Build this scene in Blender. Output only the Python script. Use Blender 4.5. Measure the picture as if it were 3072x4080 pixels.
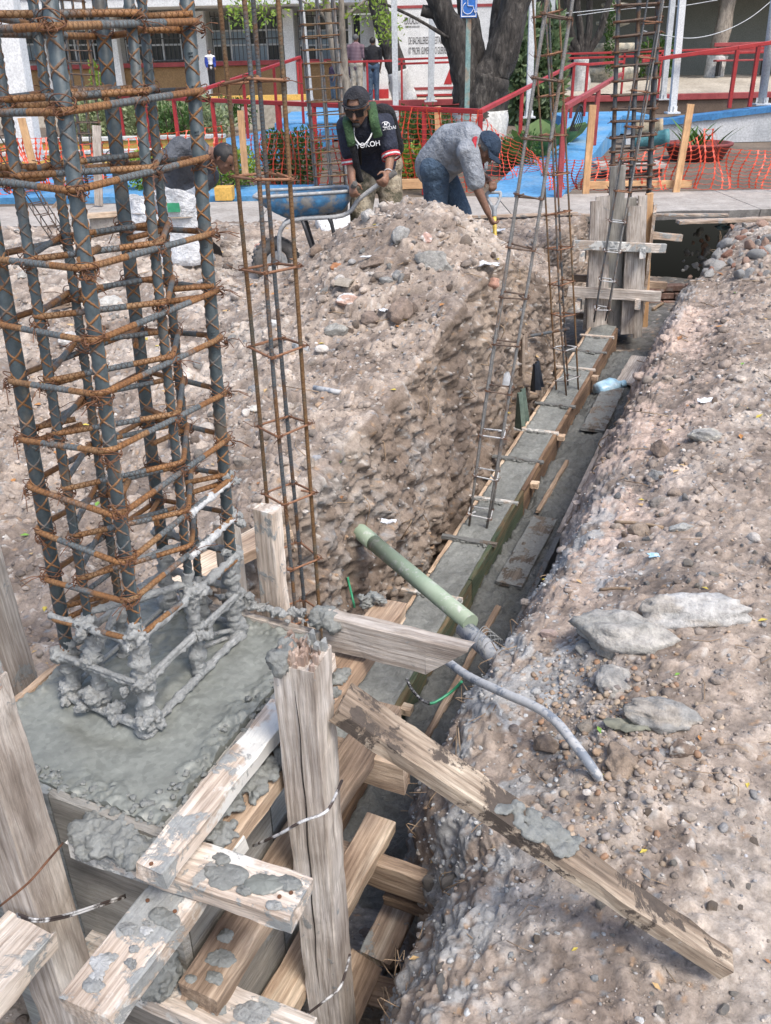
import bpy, bmesh, math, random
import numpy as np
from mathutils import Vector, Matrix
for _o in list(bpy.data.objects): bpy.data.objects.remove(_o, do_unlink=True)
SC = bpy.context.scene
COL = SC.collection
RNG = np.random.default_rng(7)
random.seed(7)
# ---------------------------------------------------------------- camera
FPX, PITCH, ROLL, CAMH = 3500.0, math.radians(27.6), math.radians(1.3), 1.65
_F = np.array([0, math.cos(PITCH), -math.sin(PITCH)])
_R0 = np.array([1.0, 0, 0]); _U0 = np.array([0, math.sin(PITCH), math.cos(PITCH)])
_R = _R0*math.cos(ROLL) - _U0*math.sin(ROLL)
_U = _U0*math.cos(ROLL) + _R0*math.sin(ROLL)
_C = np.array([0, 0, CAMH])
cd = bpy.data.cameras.new('camera'); cam = bpy.data.objects.new('camera', cd); COL.objects.link(cam)
cd.sensor_fit = 'HORIZONTAL'; cd.sensor_width = 36.0; cd.lens = FPX/3072*36.0
cd.clip_start = 0.05; cd.clip_end = 500
cam.matrix_world = Matrix(((_R[0], _U[0], -_F[0], 0), (_R[1], _U[1], -_F[1], 0), (_R[2], _U[2], -_F[2], CAMH), (0, 0, 0, 1)))
SC.camera = cam
def ray(x, y): return _F + _R*(x-1536)/FPX - _U*(y-2040)/FPX
def onZ(x, y, z=0.0):
    d = ray(x, y); return _C + d*(z-CAMH)/d[2]
def onY(x, y, Y):
    d = ray(x, y); return _C + d*Y/d[1]
def onYZ(x, Y, Z):
    # world point at distance Y and height Z that is seen in photo column x
    dy = Y; h = Z-CAMH
    a = _F*0
    # solve X: image x of (X,Y,Z)
    k = (x-1536)/FPX
    # (X*R0 + c1) = k*(X*F0 + c2)
    c1 = dy*_R[1]+h*_R[2]; c2 = dy*_F[1]+h*_F[2]
    return np.array([(k*c2-c1)/(_R[0]-k*_F[0]), Y, Z])
# ---------------------------------------------------------------- world, sun, exposure
SUN_DIR = Vector((0.32, -0.42, 0.85)).normalized()
w = bpy.data.worlds.new('World'); SC.world = w; w.use_nodes = True
nt = w.node_tree; nt.nodes.clear()
sky = nt.nodes.new('ShaderNodeTexSky'); sky.sky_type = 'NISHITA'; sky.sun_disc = False
sky.sun_elevation = math.asin(SUN_DIR.z); sky.sun_rotation = math.atan2(SUN_DIR.x, SUN_DIR.y)
sky.air_density = 1.0; sky.dust_density = 3.0; sky.ozone_density = 1.0
bg = nt.nodes.new('ShaderNodeBackground'); bg.inputs[1].default_value = 0.145
wo = nt.nodes.new('ShaderNodeOutputWorld')
nt.links.new(sky.outputs[0], bg.inputs[0]); nt.links.new(bg.outputs[0], wo.inputs[0])
sd = bpy.data.lights.new('sun', 'SUN'); sd.energy = 1.5; sd.angle = math.radians(18); sd.color = (1.0, 0.95, 0.88)
so = bpy.data.objects.new('sun', sd); COL.objects.link(so)
so.rotation_euler = SUN_DIR.to_track_quat('Z', 'Y').to_euler()
SC.view_settings.view_transform = 'Standard'; SC.view_settings.look = 'None'
SC.view_settings.exposure = 0.92; SC.view_settings.gamma = 1.0; SC.view_settings.use_curve_mapping = False
SC.render.engine = 'CYCLES'
# ---------------------------------------------------------------- helpers
def A(*v): return np.array(v, dtype=float)
def nrm(v):
    v = np.asarray(v, float); n = np.linalg.norm(v); return v/n if n > 1e-12 else v
def hash3(ix, iy, iz, seed=0):
    with np.errstate(over='ignore'):
        h = (ix.astype(np.uint32)*np.uint32(374761393) + iy.astype(np.uint32)*np.uint32(668265263) + iz.astype(np.uint32)*np.uint32(2147483647) + np.uint32(seed*974711+13))
        h = (h ^ (h >> np.uint32(13)))*np.uint32(1274126177)
        h = (h ^ (h >> np.uint32(16)))*np.uint32(2246822519)
        h = h ^ (h >> np.uint32(13))
    return h.astype(np.float64)/4294967295.0
def vnoise(P, seed=0):
    # value noise in [-1,1]; P (n,3)
    i = np.floor(P).astype(np.int64); f = P-i; f = f*f*f*(f*(f*6-15)+10)
    r = 0
    for dx in (0, 1):
        wx = f[:, 0] if dx else 1-f[:, 0]
        for dy in (0, 1):
            wy = f[:, 1] if dy else 1-f[:, 1]
            for dz in (0, 1):
                wz = f[:, 2] if dz else 1-f[:, 2]
                r = r + wx*wy*wz*hash3(i[:, 0]+dx, i[:, 1]+dy, i[:, 2]+dz, seed)
    return r*2-1
def fbm(P, sc, octv=4, gain=0.5, seed=0):
    r = np.zeros(len(P)); a = 1.0; Q = np.asarray(P, float)*sc
    for k in range(octv):
        r += a*vnoise(Q + 17.3*k, seed+k); a *= gain; Q = Q*2.03
    return r
def worley(P, sc, seed=0):
    # returns (distance to nearest feature in cell units, random id of that feature)
    Q = np.asarray(P, float)*sc; i = np.floor(Q).astype(np.int64); fr = (Q-i)
    best = np.full(len(Q), 9.0); bid = np.zeros(len(Q))
    for dx in (-1, 0, 1):
        for dy in (-1, 0, 1):
            for dz in (-1, 0, 1):
                h = hash3(i[:, 0]+dx, i[:, 1]+dy, i[:, 2]+dz, seed+1)
                fx = (h*7919.0) % 1.0; fy = (h*104729.0) % 1.0
                d = (dx+h-fr[:, 0])**2 + (dy+fx-fr[:, 1])**2 + (dz+fy-fr[:, 2])**2
                m = d < best
                best = np.where(m, d, best); bid = np.where(m, (h*31337.0) % 1.0, bid)
    return np.sqrt(best), bid
def sstep(a, b, x):
    t = np.clip((x-a)/(b-a), 0, 1); return t*t*(3-2*t)

def setp(o, label=None, cat=None, group=None, kind=None):
    if label: o['label'] = label
    if cat: o['category'] = cat
    if group: o['group'] = group
    if kind: o['kind'] = kind
    return o
def empty(name, loc, label, cat, group=None):
    o = bpy.data.objects.new(name, None); COL.objects.link(o); o.location = Vector(loc); o.empty_display_size = 0.05
    return setp(o, label, cat, group)
def mesh_from(name, V, F, mats, mi=None, smooth=False, uv=None, col=None):
    me = bpy.data.meshes.new(name)
    V = np.asarray(V, np.float32)
    if isinstance(F, np.ndarray):
        n, k = F.shape
        me.vertices.add(len(V)); me.vertices.foreach_set('co', V.ravel())
        me.loops.add(n*k); me.loops.foreach_set('vertex_index', F.astype(np.int32).ravel())
        me.polygons.add(n); me.polygons.foreach_set('loop_start', np.arange(0, n*k, k, dtype=np.int32))
        me.polygons.foreach_set('loop_total', np.full(n, k, np.int32)); me.update(calc_edges=True)
    else:
        me.from_pydata([tuple(v) for v in V.tolist()], [], F); me.update()
    if not isinstance(mats, (list, tuple)): mats = [mats]
    for m in mats: me.materials.append(m)
    if mi is not None: me.polygons.foreach_set('material_index', np.asarray(mi, np.int32))
    if smooth is True: me.polygons.foreach_set('use_smooth', np.ones(len(me.polygons), bool))
    elif smooth is not False: me.polygons.foreach_set('use_smooth', np.asarray(smooth, bool))
    if uv is not None:
        at = me.attributes.new('tuv', 'FLOAT2', 'POINT'); at.data.foreach_set('vector', np.asarray(uv, np.float32).ravel())
    if col is not None:
        at = me.attributes.new('pcol', 'FLOAT_COLOR', 'POINT')
        c4 = np.ones((len(V), 4), np.float32); c4[:, :3] = col; at.data.foreach_set('color', c4.ravel())
    return me
def link(name, me, parent=None, loc=None):
    o = bpy.data.objects.new(name, me); COL.objects.link(o)
    if parent is not None: o.parent = parent
    if loc is not None: o.location = Vector(loc)
    return o
class MB:
    # collects shapes into one mesh; faces may have any size
    def __init__(s): s.V = []; s.F = []; s.M = []; s.S = []; s.UV = []; s.n = 0
    def add(s, V, F, m=0, smooth=False, uv=None):
        V = np.asarray(V, float); b = s.n
        s.V.append(V); s.n += len(V)
        for f in F: s.F.append(tuple(int(i)+b for i in f)); s.M.append(m); s.S.append(smooth)
        s.UV.append(np.zeros((len(V), 2)) if uv is None else np.asarray(uv, float))
        return s
    def box(s, c, size, M=None, m=0, bev=0.0):
        x, y, z = [d/2 for d in size]
        if bev > 0:
            V = []; b = min(bev, x*.9, y*.9, z*.9)
            for sx in (-1, 1):
                for sy in (-1, 1):
                    for sz in (-1, 1):
                        V += [(sx*(x-b), sy*(y-b), sz*z), (sx*(x-b), sy*y, sz*(z-b)), (sx*x, sy*(y-b), sz*(z-b))]
            idx = lambda sx, sy, sz, k: ((sx > 0)*4+(sy > 0)*2+(sz > 0))*3+k
            F = []
            for sz in (-1, 1): F.append([idx(-1, -1, sz, 0), idx(1, -1, sz, 0), idx(1, 1, sz, 0), idx(-1, 1, sz, 0)][::sz])
            for sy in (-1, 1): F.append([idx(-1, sy, -1, 1), idx(-1, sy, 1, 1), idx(1, sy, 1, 1), idx(1, sy, -1, 1)][::sy])
            for sx in (-1, 1): F.append([idx(sx, -1, -1, 2), idx(sx, 1, -1, 2), idx(sx, 1, 1, 2), idx(sx, -1, 1, 2)][::sx])
            for sx in (-1, 1):
                for sy in (-1, 1):
                    F.append([idx(sx, sy, -1, 1), idx(sx, sy, 1, 1), idx(sx, sy, 1, 2), idx(sx, sy, -1, 2)])
            for sx in (-1, 1):
                for sz in (-1, 1):
                    F.append([idx(sx, -1, sz, 0), idx(sx, 1, sz, 0), idx(sx, 1, sz, 2), idx(sx, -1, sz, 2)])
            for sy in (-1, 1):
                for sz in (-1, 1):
                    F.append([idx(-1, sy, sz, 0), idx(1, sy, sz, 0), idx(1, sy, sz, 1), idx(-1, sy, sz, 1)])
            for sx in (-1, 1):
                for sy in (-1, 1):
                    for sz in (-1, 1): F.append([idx(sx, sy, sz, 0), idx(sx, sy, sz, 1), idx(sx, sy, sz, 2)])
            V = np.array(V)
        else:
            V = np.array([(a, b, c_) for a in (-x, x) for b in (-y, y) for c_ in (-z, z)])
            F = [(0, 1, 3, 2), (4, 6, 7, 5), (0, 4, 5, 1), (2, 3, 7, 6), (0, 2, 6, 4), (1, 5, 7, 3)]
        if M is not None: V = V @ np.asarray(M)[:3, :3].T
        return s.add(V+np.asarray(c), F, m)
    def tube(s, P, r, n=8, closed=False, m=0, caps=True, smooth=True, flat=1.0, up=None):
        P = np.asarray(P, float); k = len(P); r = np.broadcast_to(np.asarray(r, float), (k,))
        if closed: T = np.roll(P, -1, 0)-np.roll(P, 1, 0)
        else: T = np.gradient(P, axis=0)
        T /= np.maximum(np.linalg.norm(T, axis=1), 1e-9)[:, None]
        u = np.asarray(up, float) if up is not None else (A(0, 0, 1) if abs(T[0][2]) < .9 else A(1, 0, 0))
        a = np.linspace(0, 2*np.pi, n, endpoint=False)
        V = np.zeros((k, n, 3)); UV = np.zeros((k, n, 2)); L = 0
        for i in range(k):
            u = u - T[i]*np.dot(u, T[i]); u = nrm(u); v = np.cross(T[i], u)
            V[i] = P[i] + r[i]*(np.cos(a)[:, None]*u*flat + np.sin(a)[:, None]*v)
            if i: L += np.linalg.norm(P[i]-P[i-1])
            UV[i, :, 0] = a; UV[i, :, 1] = L
        F = []
        for i in range(k if closed else k-1):
            j = (i+1) % k
            for q in range(n):
                F.append((i*n+q, i*n+(q+1) % n, j*n+(q+1) % n, j*n+q))
        s.add(V.reshape(-1, 3), F, m, smooth, UV.reshape(-1, 2))
        if caps and not closed:
            s.F.append(tuple(s.n-k*n+q for q in range(n-1, -1, -1))); s.M.append(m); s.S.append(False)
            s.F.append(tuple(s.n-n+q for q in range(n))); s.M.append(m); s.S.append(False)
        return s
    def lathe(s, prof, n=16, c=(0, 0, 0), m=0, smooth=True, M=None):
        prof = np.asarray(prof, float); k = len(prof); a = np.linspace(0, 2*np.pi, n, endpoint=False)
        V = np.zeros((k, n, 3)); V[:, :, 0] = prof[:, 0:1]*np.cos(a); V[:, :, 1] = prof[:, 0:1]*np.sin(a); V[:, :, 2] = prof[:, 1:2]
        V = V.reshape(-1, 3)
        if M is not None: V = V @ np.asarray(M)[:3, :3].T
        F = [(i*n+q, i*n+(q+1) % n, (i+1)*n+(q+1) % n, (i+1)*n+q) for i in range(k-1) for q in range(n)]
        return s.add(V+np.asarray(c), F, m, smooth)
    def ball(s, c, r, n=8, m=0, smooth=True):
        r = np.broadcast_to(np.asarray(r, float), (3,))
        V = [(0, 0, -1)]; 
        for i in range(1, n):
            th = np.pi*i/n
            for j in range(2*n): V.append((math.sin(th)*math.cos(np.pi*j/n), math.sin(th)*math.sin(np.pi*j/n), -math.cos(th)))
        V.append((0, 0, 1)); V = np.array(V)*r+np.asarray(c); w_ = 2*n; F = []
        for j in range(w_): F.append((0, 1+(j+1) % w_, 1+j))
        for i in range(n-2):
            for j in range(w_): F.append((1+i*w_+j, 1+i*w_+(j+1) % w_, 1+(i+1)*w_+(j+1) % w_, 1+(i+1)*w_+j))
        e = len(V)-1
        for j in range(w_): F.append((1+(n-2)*w_+j, 1+(n-2)*w_+(j+1) % w_, e))
        return s.add(V, F, m, smooth)
    def verts(s): return np.concatenate(s.V) if s.V else np.zeros((0, 3))
    def build(s, name, mats, parent=None, origin=None, col=None, world=None):
        V = s.verts()
        if origin is not None: V = V-np.asarray(origin)
        me = mesh_from(name, V, s.F, mats, s.M, s.S, np.concatenate(s.UV), col)
        o = link(name, me, parent)
        if parent is None and origin is not None: o.location = Vector(origin)
        return o
def thing(mb, name, mats, label, cat, group=None, origin=None):
    if origin is None:
        V = mb.verts(); origin = A((V[:, 0].min()+V[:, 0].max())/2, (V[:, 1].min()+V[:, 1].max())/2, V[:, 2].min())
    return setp(mb.build(name, mats, None, origin), label, cat, group)
def frame(p, q, up=(0, 0, 1)):
    # rotation matrix with x along p->q and z near up
    x = nrm(np.asarray(q)-np.asarray(p)); u = np.asarray(up, float); y = np.cross(u, x)
    if np.linalg.norm(y) < 1e-4: y = np.cross(A(0, 1, 0), x)
    y = nrm(y); z = np.cross(x, y)
    return np.stack([x, y, z], 1)
_bn = [0]
def board_mesh(L, W, T, seed=0, nx=None, rough=0.0015, taper=0.0, ends=(0, 0), chip=0.0):
    # a sawn board along +x from 0..L: bevelled, slightly uneven edges, width W (y), thickness T (z)
    rs = np.random.default_rng(seed+100)
    nx = nx or max(4, int(L/0.05)); b = min(0.003, T*.2)
    prof = [(-W/2+b, -T/2), (W/2-b, -T/2), (W/2, -T/2+b), (W/2, T/2-b), (W/2-b, T/2), (-W/2+b, T/2), (-W/2, T/2-b), (-W/2, -T/2+b)]
    prof = np.array(prof); V = np.zeros((nx+1, 8, 3)); xs = np.linspace(0, L, nx+1)
    wob = np.cumsum(rs.normal(0, rough*.35, nx+1)); wob -= np.linspace(wob[0], wob[-1], nx+1)
    for i, x in enumerate(xs):
        sc = 1.0-taper*(x/L)
        V[i, :, 0] = x + (rs.normal(0, rough*2, 8) if i in (0, nx) else 0)
        if i == 0: V[i, :, 0] += ends[0]*prof[:, 0]/W*2
        if i == nx: V[i, :, 0] += ends[1]*prof[:, 0]/W*2
        V[i, :, 1] = prof[:, 0]*sc + rs.normal(0, rough, 8)+wob[i]
        V[i, :, 2] = prof[:, 1] + rs.normal(0, rough*.6, 8)
        if chip and rs.random() < chip:
            q = rs.integers(2, 6); V[i, q, 1] *= .93; V[i, q, 2] *= .86
    F = [(i*8+q, i*8+(q+1) % 8, (i+1)*8+(q+1) % 8, (i+1)*8+q) for i in range(nx) for q in range(8)]
    F += [tuple(range(7, -1, -1)), tuple(nx*8+q for q in range(8))]
    return V.reshape(-1, 3), F
def board(name, p, q, W, T, mat, label=None, cat='board', group=None, parent=None, up=(0, 0, 1), seed=None, **k):
    # board from p to q (centre line); p is the origin. Local x runs along the grain.
    _bn[0] += 1; seed = _bn[0] if seed is None else seed
    p = np.asarray(p, float); q = np.asarray(q, float); L = np.linalg.norm(q-p)
    V, F = board_mesh(L, W, T, seed, **k)
    me = mesh_from(name, V, F, mat)
    o = bpy.data.objects.new(name, me); COL.objects.link(o)
    Rm = frame(p, q, up); M4 = np.eye(4); M4[:3, :3] = Rm; M4[:3, 3] = p
    if parent is not None:
        o.parent = parent; M4[:3, 3] = p-np.array(parent.location)
    o.matrix_basis = Matrix(M4.tolist())
    if parent is None: setp(o, label, cat, group)
    elif label: o['label'] = label
    return o
def lumps(mb, pts, r, seed=0, m=0, flat=.5):
    rs = np.random.default_rng(seed)
    for p in pts:
        ico_add(mb, p, r*rs.uniform(.6, 1.4)*A(1, rs.uniform(.7, 1.2), flat), rs, m, 1, .4)
_t = (1+5**.5)/2
ICO_V = np.array([nrm(v) for v in [(-1, _t, 0), (1, _t, 0), (-1, -_t, 0), (1, -_t, 0), (0, -1, _t), (0, 1, _t), (0, -1, -_t), (0, 1, -_t), (_t, 0, -1), (_t, 0, 1), (-_t, 0, -1), (-_t, 0, 1)]])
ICO_F = np.array([(0, 11, 5), (0, 5, 1), (0, 1, 7), (0, 7, 10), (0, 10, 11), (1, 5, 9), (5, 11, 4), (11, 10, 2), (10, 7, 6), (7, 1, 8), (3, 9, 4), (3, 4, 2), (3, 2, 6), (3, 6, 8), (3, 8, 9), (4, 9, 5), (2, 4, 11), (6, 2, 10), (8, 6, 7), (9, 8, 1)])
def subdiv(V, F):
    V = [tuple(v) for v in V]; d = {}; G = []
    def mid(a, b):
        k = (min(a, b), max(a, b))
        if k not in d:
            V.append(tuple(nrm((np.array(V[a])+np.array(V[b]))/2))); d[k] = len(V)-1
        return d[k]
    for a, b, c in F:
        x, y, z = mid(a, b), mid(b, c), mid(c, a); G += [(a, x, z), (b, y, x), (c, z, y), (x, y, z)]
    return np.array(V), np.array(G)
ICO1 = subdiv(ICO_V, ICO_F); ICO2 = subdiv(*ICO1); ICO3 = subdiv(*ICO2)
def ico_add(mb, c, r, rs, m=0, lvl=1, amp=.18):
    V, F = (ICO1, ICO2, ICO3)[lvl-1]
    n = fbm(V+rs.uniform(0, 50, 3), 1.9, 3, .65, int(rs.integers(0, 99)))
    mb.add(V*(1+amp*n)[:, None]*r+np.asarray(c), F, m, True)
def text_mesh(name, body, size, M4, mat, parent=None, extr=0.001, align='CENTER', sx=1.0, origin=None):
    cu = bpy.data.curves.new(name, 'FONT'); cu.body = body; cu.size = size; cu.align_x = align; cu.align_y = 'CENTER'; cu.extrude = extr
    o = bpy.data.objects.new(name, cu); COL.objects.link(o)
    bpy.context.view_layer.update()
    me = bpy.data.meshes.new_from_object(o.evaluated_get(bpy.context.evaluated_depsgraph_get()))
    bpy.data.objects.remove(o, do_unlink=True)
    me.materials.clear(); me.materials.append(mat)
    me.transform(Matrix.Diagonal((sx, 1, 1, 1)))
    t = link(name, me, parent); M4 = np.array(M4, float)
    if parent is not None: M4[:3, 3] -= np.array(parent.location)
    t.matrix_basis = Matrix(M4.tolist())
    return t
def evaluated(o, name):
    # bake an object's modifiers into a plain mesh
    dg = bpy.context.evaluated_depsgraph_get(); bpy.context.view_layer.update()
    me = bpy.data.meshes.new_from_object(o.evaluated_get(dg)); me.name = name
    return me
def cap(mb, p, q, r0, r1, n=14, flat=1.0, up=None, e=4):
    # closed tapered capsule
    p, q = np.asarray(p, float), np.asarray(q, float); d = nrm(q-p); P_ = []; R_ = []
    for a in np.linspace(-math.pi/2, 0, e+1)[:-1]: P_.append(p+d*r0*math.sin(a)); R_.append(max(r0*math.cos(a), r0*.04))
    for f in np.linspace(0, 1, 5): P_.append(p+(q-p)*f); R_.append(r0+(r1-r0)*f)
    for a in np.linspace(0, math.pi/2, e+1)[1:]: P_.append(q+d*r1*math.sin(a)); R_.append(max(r1*math.cos(a), r1*.04))
    mb.tube(P_, R_, n, flat=flat, up=up)
def remesh(mb, name, mat, vox, parent, smooth=6, rough=0.0, rsc=60):
    V = mb.verts()-np.array(parent.location); me = mesh_from(name+'_src', V, mb.F, mat); o = bpy.data.objects.new(name+'_src', me); COL.objects.link(o)
    m = o.modifiers.new('r', 'REMESH'); m.mode = 'VOXEL'; m.voxel_size = vox; m.use_smooth_shade = True
    s = o.modifiers.new('s', 'SMOOTH'); s.factor = .5; s.iterations = smooth
    me2 = evaluated(o, name); bpy.data.objects.remove(o, do_unlink=True); me2.materials.clear(); me2.materials.append(mat)
    if rough:
        n = len(me2.vertices); co = np.zeros(n*3, np.float32); me2.vertices.foreach_get('co', co); no = np.zeros(n*3, np.float32); me2.vertices.foreach_get('normal', no); co = co.reshape(-1, 3)
        co = co+no.reshape(-1, 3)*(rough*(fbm(co, rsc, 3, .6, 5)+.6*fbm(co, rsc*.35, 2, .6, 8)))[:, None].astype(np.float32); me2.vertices.foreach_set('co', co.astype(np.float32).ravel()); me2.update()
    return link(name, me2, parent)
# ---------------------------------------------------------------- procedural materials
def lin(h):
    c = [int(h[i:i+2], 16)/255 for i in (0, 2, 4)]
    return tuple((x/12.92 if x <= .04045 else ((x+.055)/1.055)**2.4) for x in c)
class NT:
    def __init__(s, name):
        s.m = bpy.data.materials.new(name); s.m.use_nodes = True; s.t = s.m.node_tree; s.t.nodes.clear()
        s.out = s.n('OutputMaterial'); s.b = s.n('BsdfPrincipled'); s.l(s.b.outputs[0], s.out.inputs[0])
    def n(s, k, **kw):
        x = s.t.nodes.new('ShaderNode'+k)
        for a, v in kw.items(): setattr(x, a, v)
        return x
    def l(s, a, b): s.t.links.new(a, b)
    def coord(s, scale=(1, 1, 1), kind='Object'):
        tc = s.n('TexCoord'); mp = s.n('Mapping'); mp.inputs['Scale'].default_value = scale
        s.l(tc.outputs[kind], mp.inputs['Vector']); 
        oi = s.n('ObjectInfo'); ml = s.n('Math', operation='MULTIPLY'); ml.inputs[1].default_value = 37.0
        s.l(oi.outputs['Random'], ml.inputs[0]); 
        va = s.n('VectorMath', operation='ADD'); s.l(mp.outputs[0], va.inputs[0]); s.l(ml.outputs[0], va.inputs[1])
        return va.outputs[0]
    def noise(s, vec, scale, detail=6, rough=.6, dist=0.0):
        x = s.n('TexNoise'); x.inputs['Scale'].default_value = scale; x.inputs['Detail'].default_value = detail
        x.inputs['Roughness'].default_value = rough; x.inputs['Distortion'].default_value = dist; s.l(vec, x.inputs['Vector']); return x.outputs['Fac']
    def ramp(s, fac, stops):
        r = s.n('ValToRGB'); e = r.color_ramp.elements
        while len(e) > 1: e.remove(e[-1])
        e[0].position = stops[0][0]; e[0].color = (*stops[0][1], 1)
        for p, c in stops[1:]:
            q = e.new(p); q.color = (*c, 1)
        s.l(fac, r.inputs[0]); return r.outputs[0]
    def mix(s, a, b, fac, blend='MIX'):
        x = s.n('MixRGB', blend_type=blend)
        for i, v in ((1, a), (2, b), (0, fac)):
            if isinstance(v, (int, float)): x.inputs[i].default_value = v
            elif isinstance(v, tuple): x.inputs[i].default_value = (*v, 1)
            else: s.l(v, x.inputs[i])
        return x.outputs[0]
    def mrange(s, v, a, b, c=0.0, d=1.0):
        x = s.n('MapRange'); s.l(v, x.inputs[0])
        for i, q in enumerate((a, b, c, d)): x.inputs[1+i].default_value = q
        return x.outputs[0]
    def bump(s, h, strength=.3, dist=.01, prev=None):
        x = s.n('Bump'); x.inputs['Strength'].default_value = strength; x.inputs['Distance'].default_value = dist
        s.l(h, x.inputs['Height'])
        if prev is not None: s.l(prev, x.inputs['Normal'])
        return x.outputs[0]
    def fin(s, col=None, rough=.8, normal=None, metal=0.0, spec=None):
        if col is not None:
            if isinstance(col, tuple): s.b.inputs['Base Color'].default_value = (*col, 1)
            else: s.l(col, s.b.inputs['Base Color'])
        if isinstance(rough, (int, float)): s.b.inputs['Roughness'].default_value = rough
        else: s.l(rough, s.b.inputs['Roughness'])
        if normal is not None: s.l(normal, s.b.inputs['Normal'])
        s.b.inputs['Metallic'].default_value = metal
        if spec is not None: s.b.inputs['Specular IOR Level'].default_value = spec
        return s.m
def generic(name, c1, c2, scale=6, rough=.8, bump=.25, bscale=60, bdist=.004, stretch=(1, 1, 1), metal=0.0, c3=None, vary=.12, spec=None, thr=(.3, .7)):
    t = NT(name); v = t.coord(stretch); n = t.noise(v, scale)
    st = [(thr[0], c1), (thr[1], c2)]
    if c3: st = [(thr[0], c1), (.5, c2), (thr[1], c3)]
    c = t.ramp(n, st)
    n2 = t.noise(v, bscale, 5, .65)
    c = t.mix(c, t.ramp(n2, [(.25, (.62, .62, .62)), (.75, (1.25, 1.25, 1.25))]), 1.0, 'MULTIPLY')
    if vary:
        oi = t.n('ObjectInfo'); hv = t.n('HueSaturation'); t.l(c, hv.inputs['Color']); t.l(t.mrange(oi.outputs['Random'], 0, 1, 1-vary, 1+vary), hv.inputs['Value']); c = hv.outputs[0]
    return t.fin(c, rough, t.bump(n2, bump, bdist) if bump else None, metal, spec)
def wood(name, dark, mid, light, splash=0.0, grain=1.0, rough=.8, vary=.15, splashcol=(.33, .34, .33), white=0.0):
    t = NT(name); v = t.coord((1.0, 14, 14)); v2 = t.coord((.6, 3.2, 3.2)); v3 = t.coord((1, 1, 1))
    g = t.noise(v, 5.0, 8, .62, .8); big = t.noise(v2, 3.0, 5, .6, .6)
    fine = t.noise(t.coord((2.2, 60, 60)), 4.0, 6, .7, .3)
    c = t.ramp(big, [(.34, dark), (.50, mid), (.66, light)])
    c = t.mix(c, t.ramp(g, [(.3, (.66, .62, .58)), (.5, (1.04, 1.03, 1.02)), (.7, (1.25, 1.25, 1.24))]), grain, 'MULTIPLY')
    c = t.mix(c, t.ramp(fine, [(.3, (.66, .64, .62)), (.55, (1.14, 1.14, 1.14))]), .8, 'MULTIPLY')
    st = t.noise(v3, 5.0, 5, .6); c = t.mix(c, t.ramp(st, [(.3, (.66, .62, .59)), (.55, (1.08, 1.08, 1.08))]), .7, 'MULTIPLY')
    oi = t.n('ObjectInfo'); hv = t.n('HueSaturation'); t.l(c, hv.inputs['Color']); hv.inputs['Saturation'].default_value = .82; t.l(t.mrange(oi.outputs['Random'], 0, 1, 1-vary, 1+vary), hv.inputs['Value']); c = hv.outputs[0]
    wv = t.n('TexWave', bands_direction='Y'); wv.inputs['Scale'].default_value = 2.2; wv.inputs['Distortion'].default_value = 9; wv.inputs['Detail'].default_value = 3; t.l(t.coord((1.1, 9, 9)), wv.inputs['Vector'])
    c = t.mix(c, t.ramp(wv.outputs['Fac'], [(.15, (.72, .68, .64)), (.6, (1.04, 1.04, 1.04))]), .55*grain, 'MULTIPLY')
    h = t.mix(g, fine, .6); nb = t.bump(h, .9, .006); ro = rough
    if white > 0:
        wn = t.noise(v3, 3.2, 6, .7); mk = t.mrange(wn, .62-white*.3, .66-white*.3); c = t.mix(c, (.66, .65, .61), mk)
    if splash > 0:
        sp = t.noise(v3, 9.0, 7, .72, .4); mk = t.mrange(sp, .70-splash*.35, .735-splash*.35)
        gr = t.noise(v3, 60, 4, .7)
        c = t.mix(c, t.ramp(gr, [(.3, tuple(x*.72 for x in splashcol)), (.7, tuple(x*1.15 for x in splashcol))]), mk)
        nb = t.bump(t.mix(mk, gr, .25), .5, .006, nb)
    return t.fin(c, ro, nb)
def foliage(name, c1, c2, c3, rough=.55):
    t = NT(name); at = t.n('Attribute', attribute_name='pcol'); tc = t.coord((1, 1, 1)); n = t.noise(tc, 3.0, 3)
    c = t.ramp(n, [(.3, c1), (.5, c2), (.72, c3)])
    c = t.mix(c, at.outputs['Color'], 1.0, 'MULTIPLY')
    t.b.inputs['Transmission Weight'].default_value = 0.0
    tr = t.n('BsdfTranslucent'); t.l(c, tr.inputs[0]); mx = t.n('MixShader'); mx.inputs[0].default_value = .3
    t.fin(c, rough); t.l(t.b.outputs[0], mx.inputs[1]); t.l(tr.outputs[0], mx.inputs[2]); t.l(mx.outputs[0], t.out.inputs[0])
    return t.m
def concrete(name, c1, c2, rough=.75, bump=.5, wet=False, bscale=26, bdist=.02):
    t = NT(name); v = t.coord(); n = t.noise(v, 3.0, 7, .6); n2 = t.noise(v, bscale, 8, .7, .3); n3 = t.noise(v, 120, 4, .7)
    c = t.ramp(n, [(.3, c1), (.7, c2)])
    c = t.mix(c, t.ramp(n2, [(.3, (.7, .7, .7)), (.7, (1.2, 1.2, 1.2))]), .8, 'MULTIPLY')
    vo = t.n('TexVoronoi'); vo.inputs['Scale'].default_value = 85; t.l(v, vo.inputs['Vector']); ag = t.mrange(vo.outputs['Distance'], .15, .55, 1, 0)
    bw = t.n('RGBToBW'); t.l(vo.outputs['Color'], bw.inputs[0]); c = t.mix(c, t.ramp(bw.outputs[0], [(.2, (.82, .82, .82)), (.8, (1.18, 1.18, 1.18))]), .6, 'MULTIPLY')
    b = t.bump(n2, bump, bdist); b = t.bump(n3, bump*.5, .003, b); b = t.bump(ag, bump*.35, .004, b)
    return t.fin(c, t.mrange(n, .3, .7, rough-.2, rough+.1) if wet else rough, b)
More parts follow.
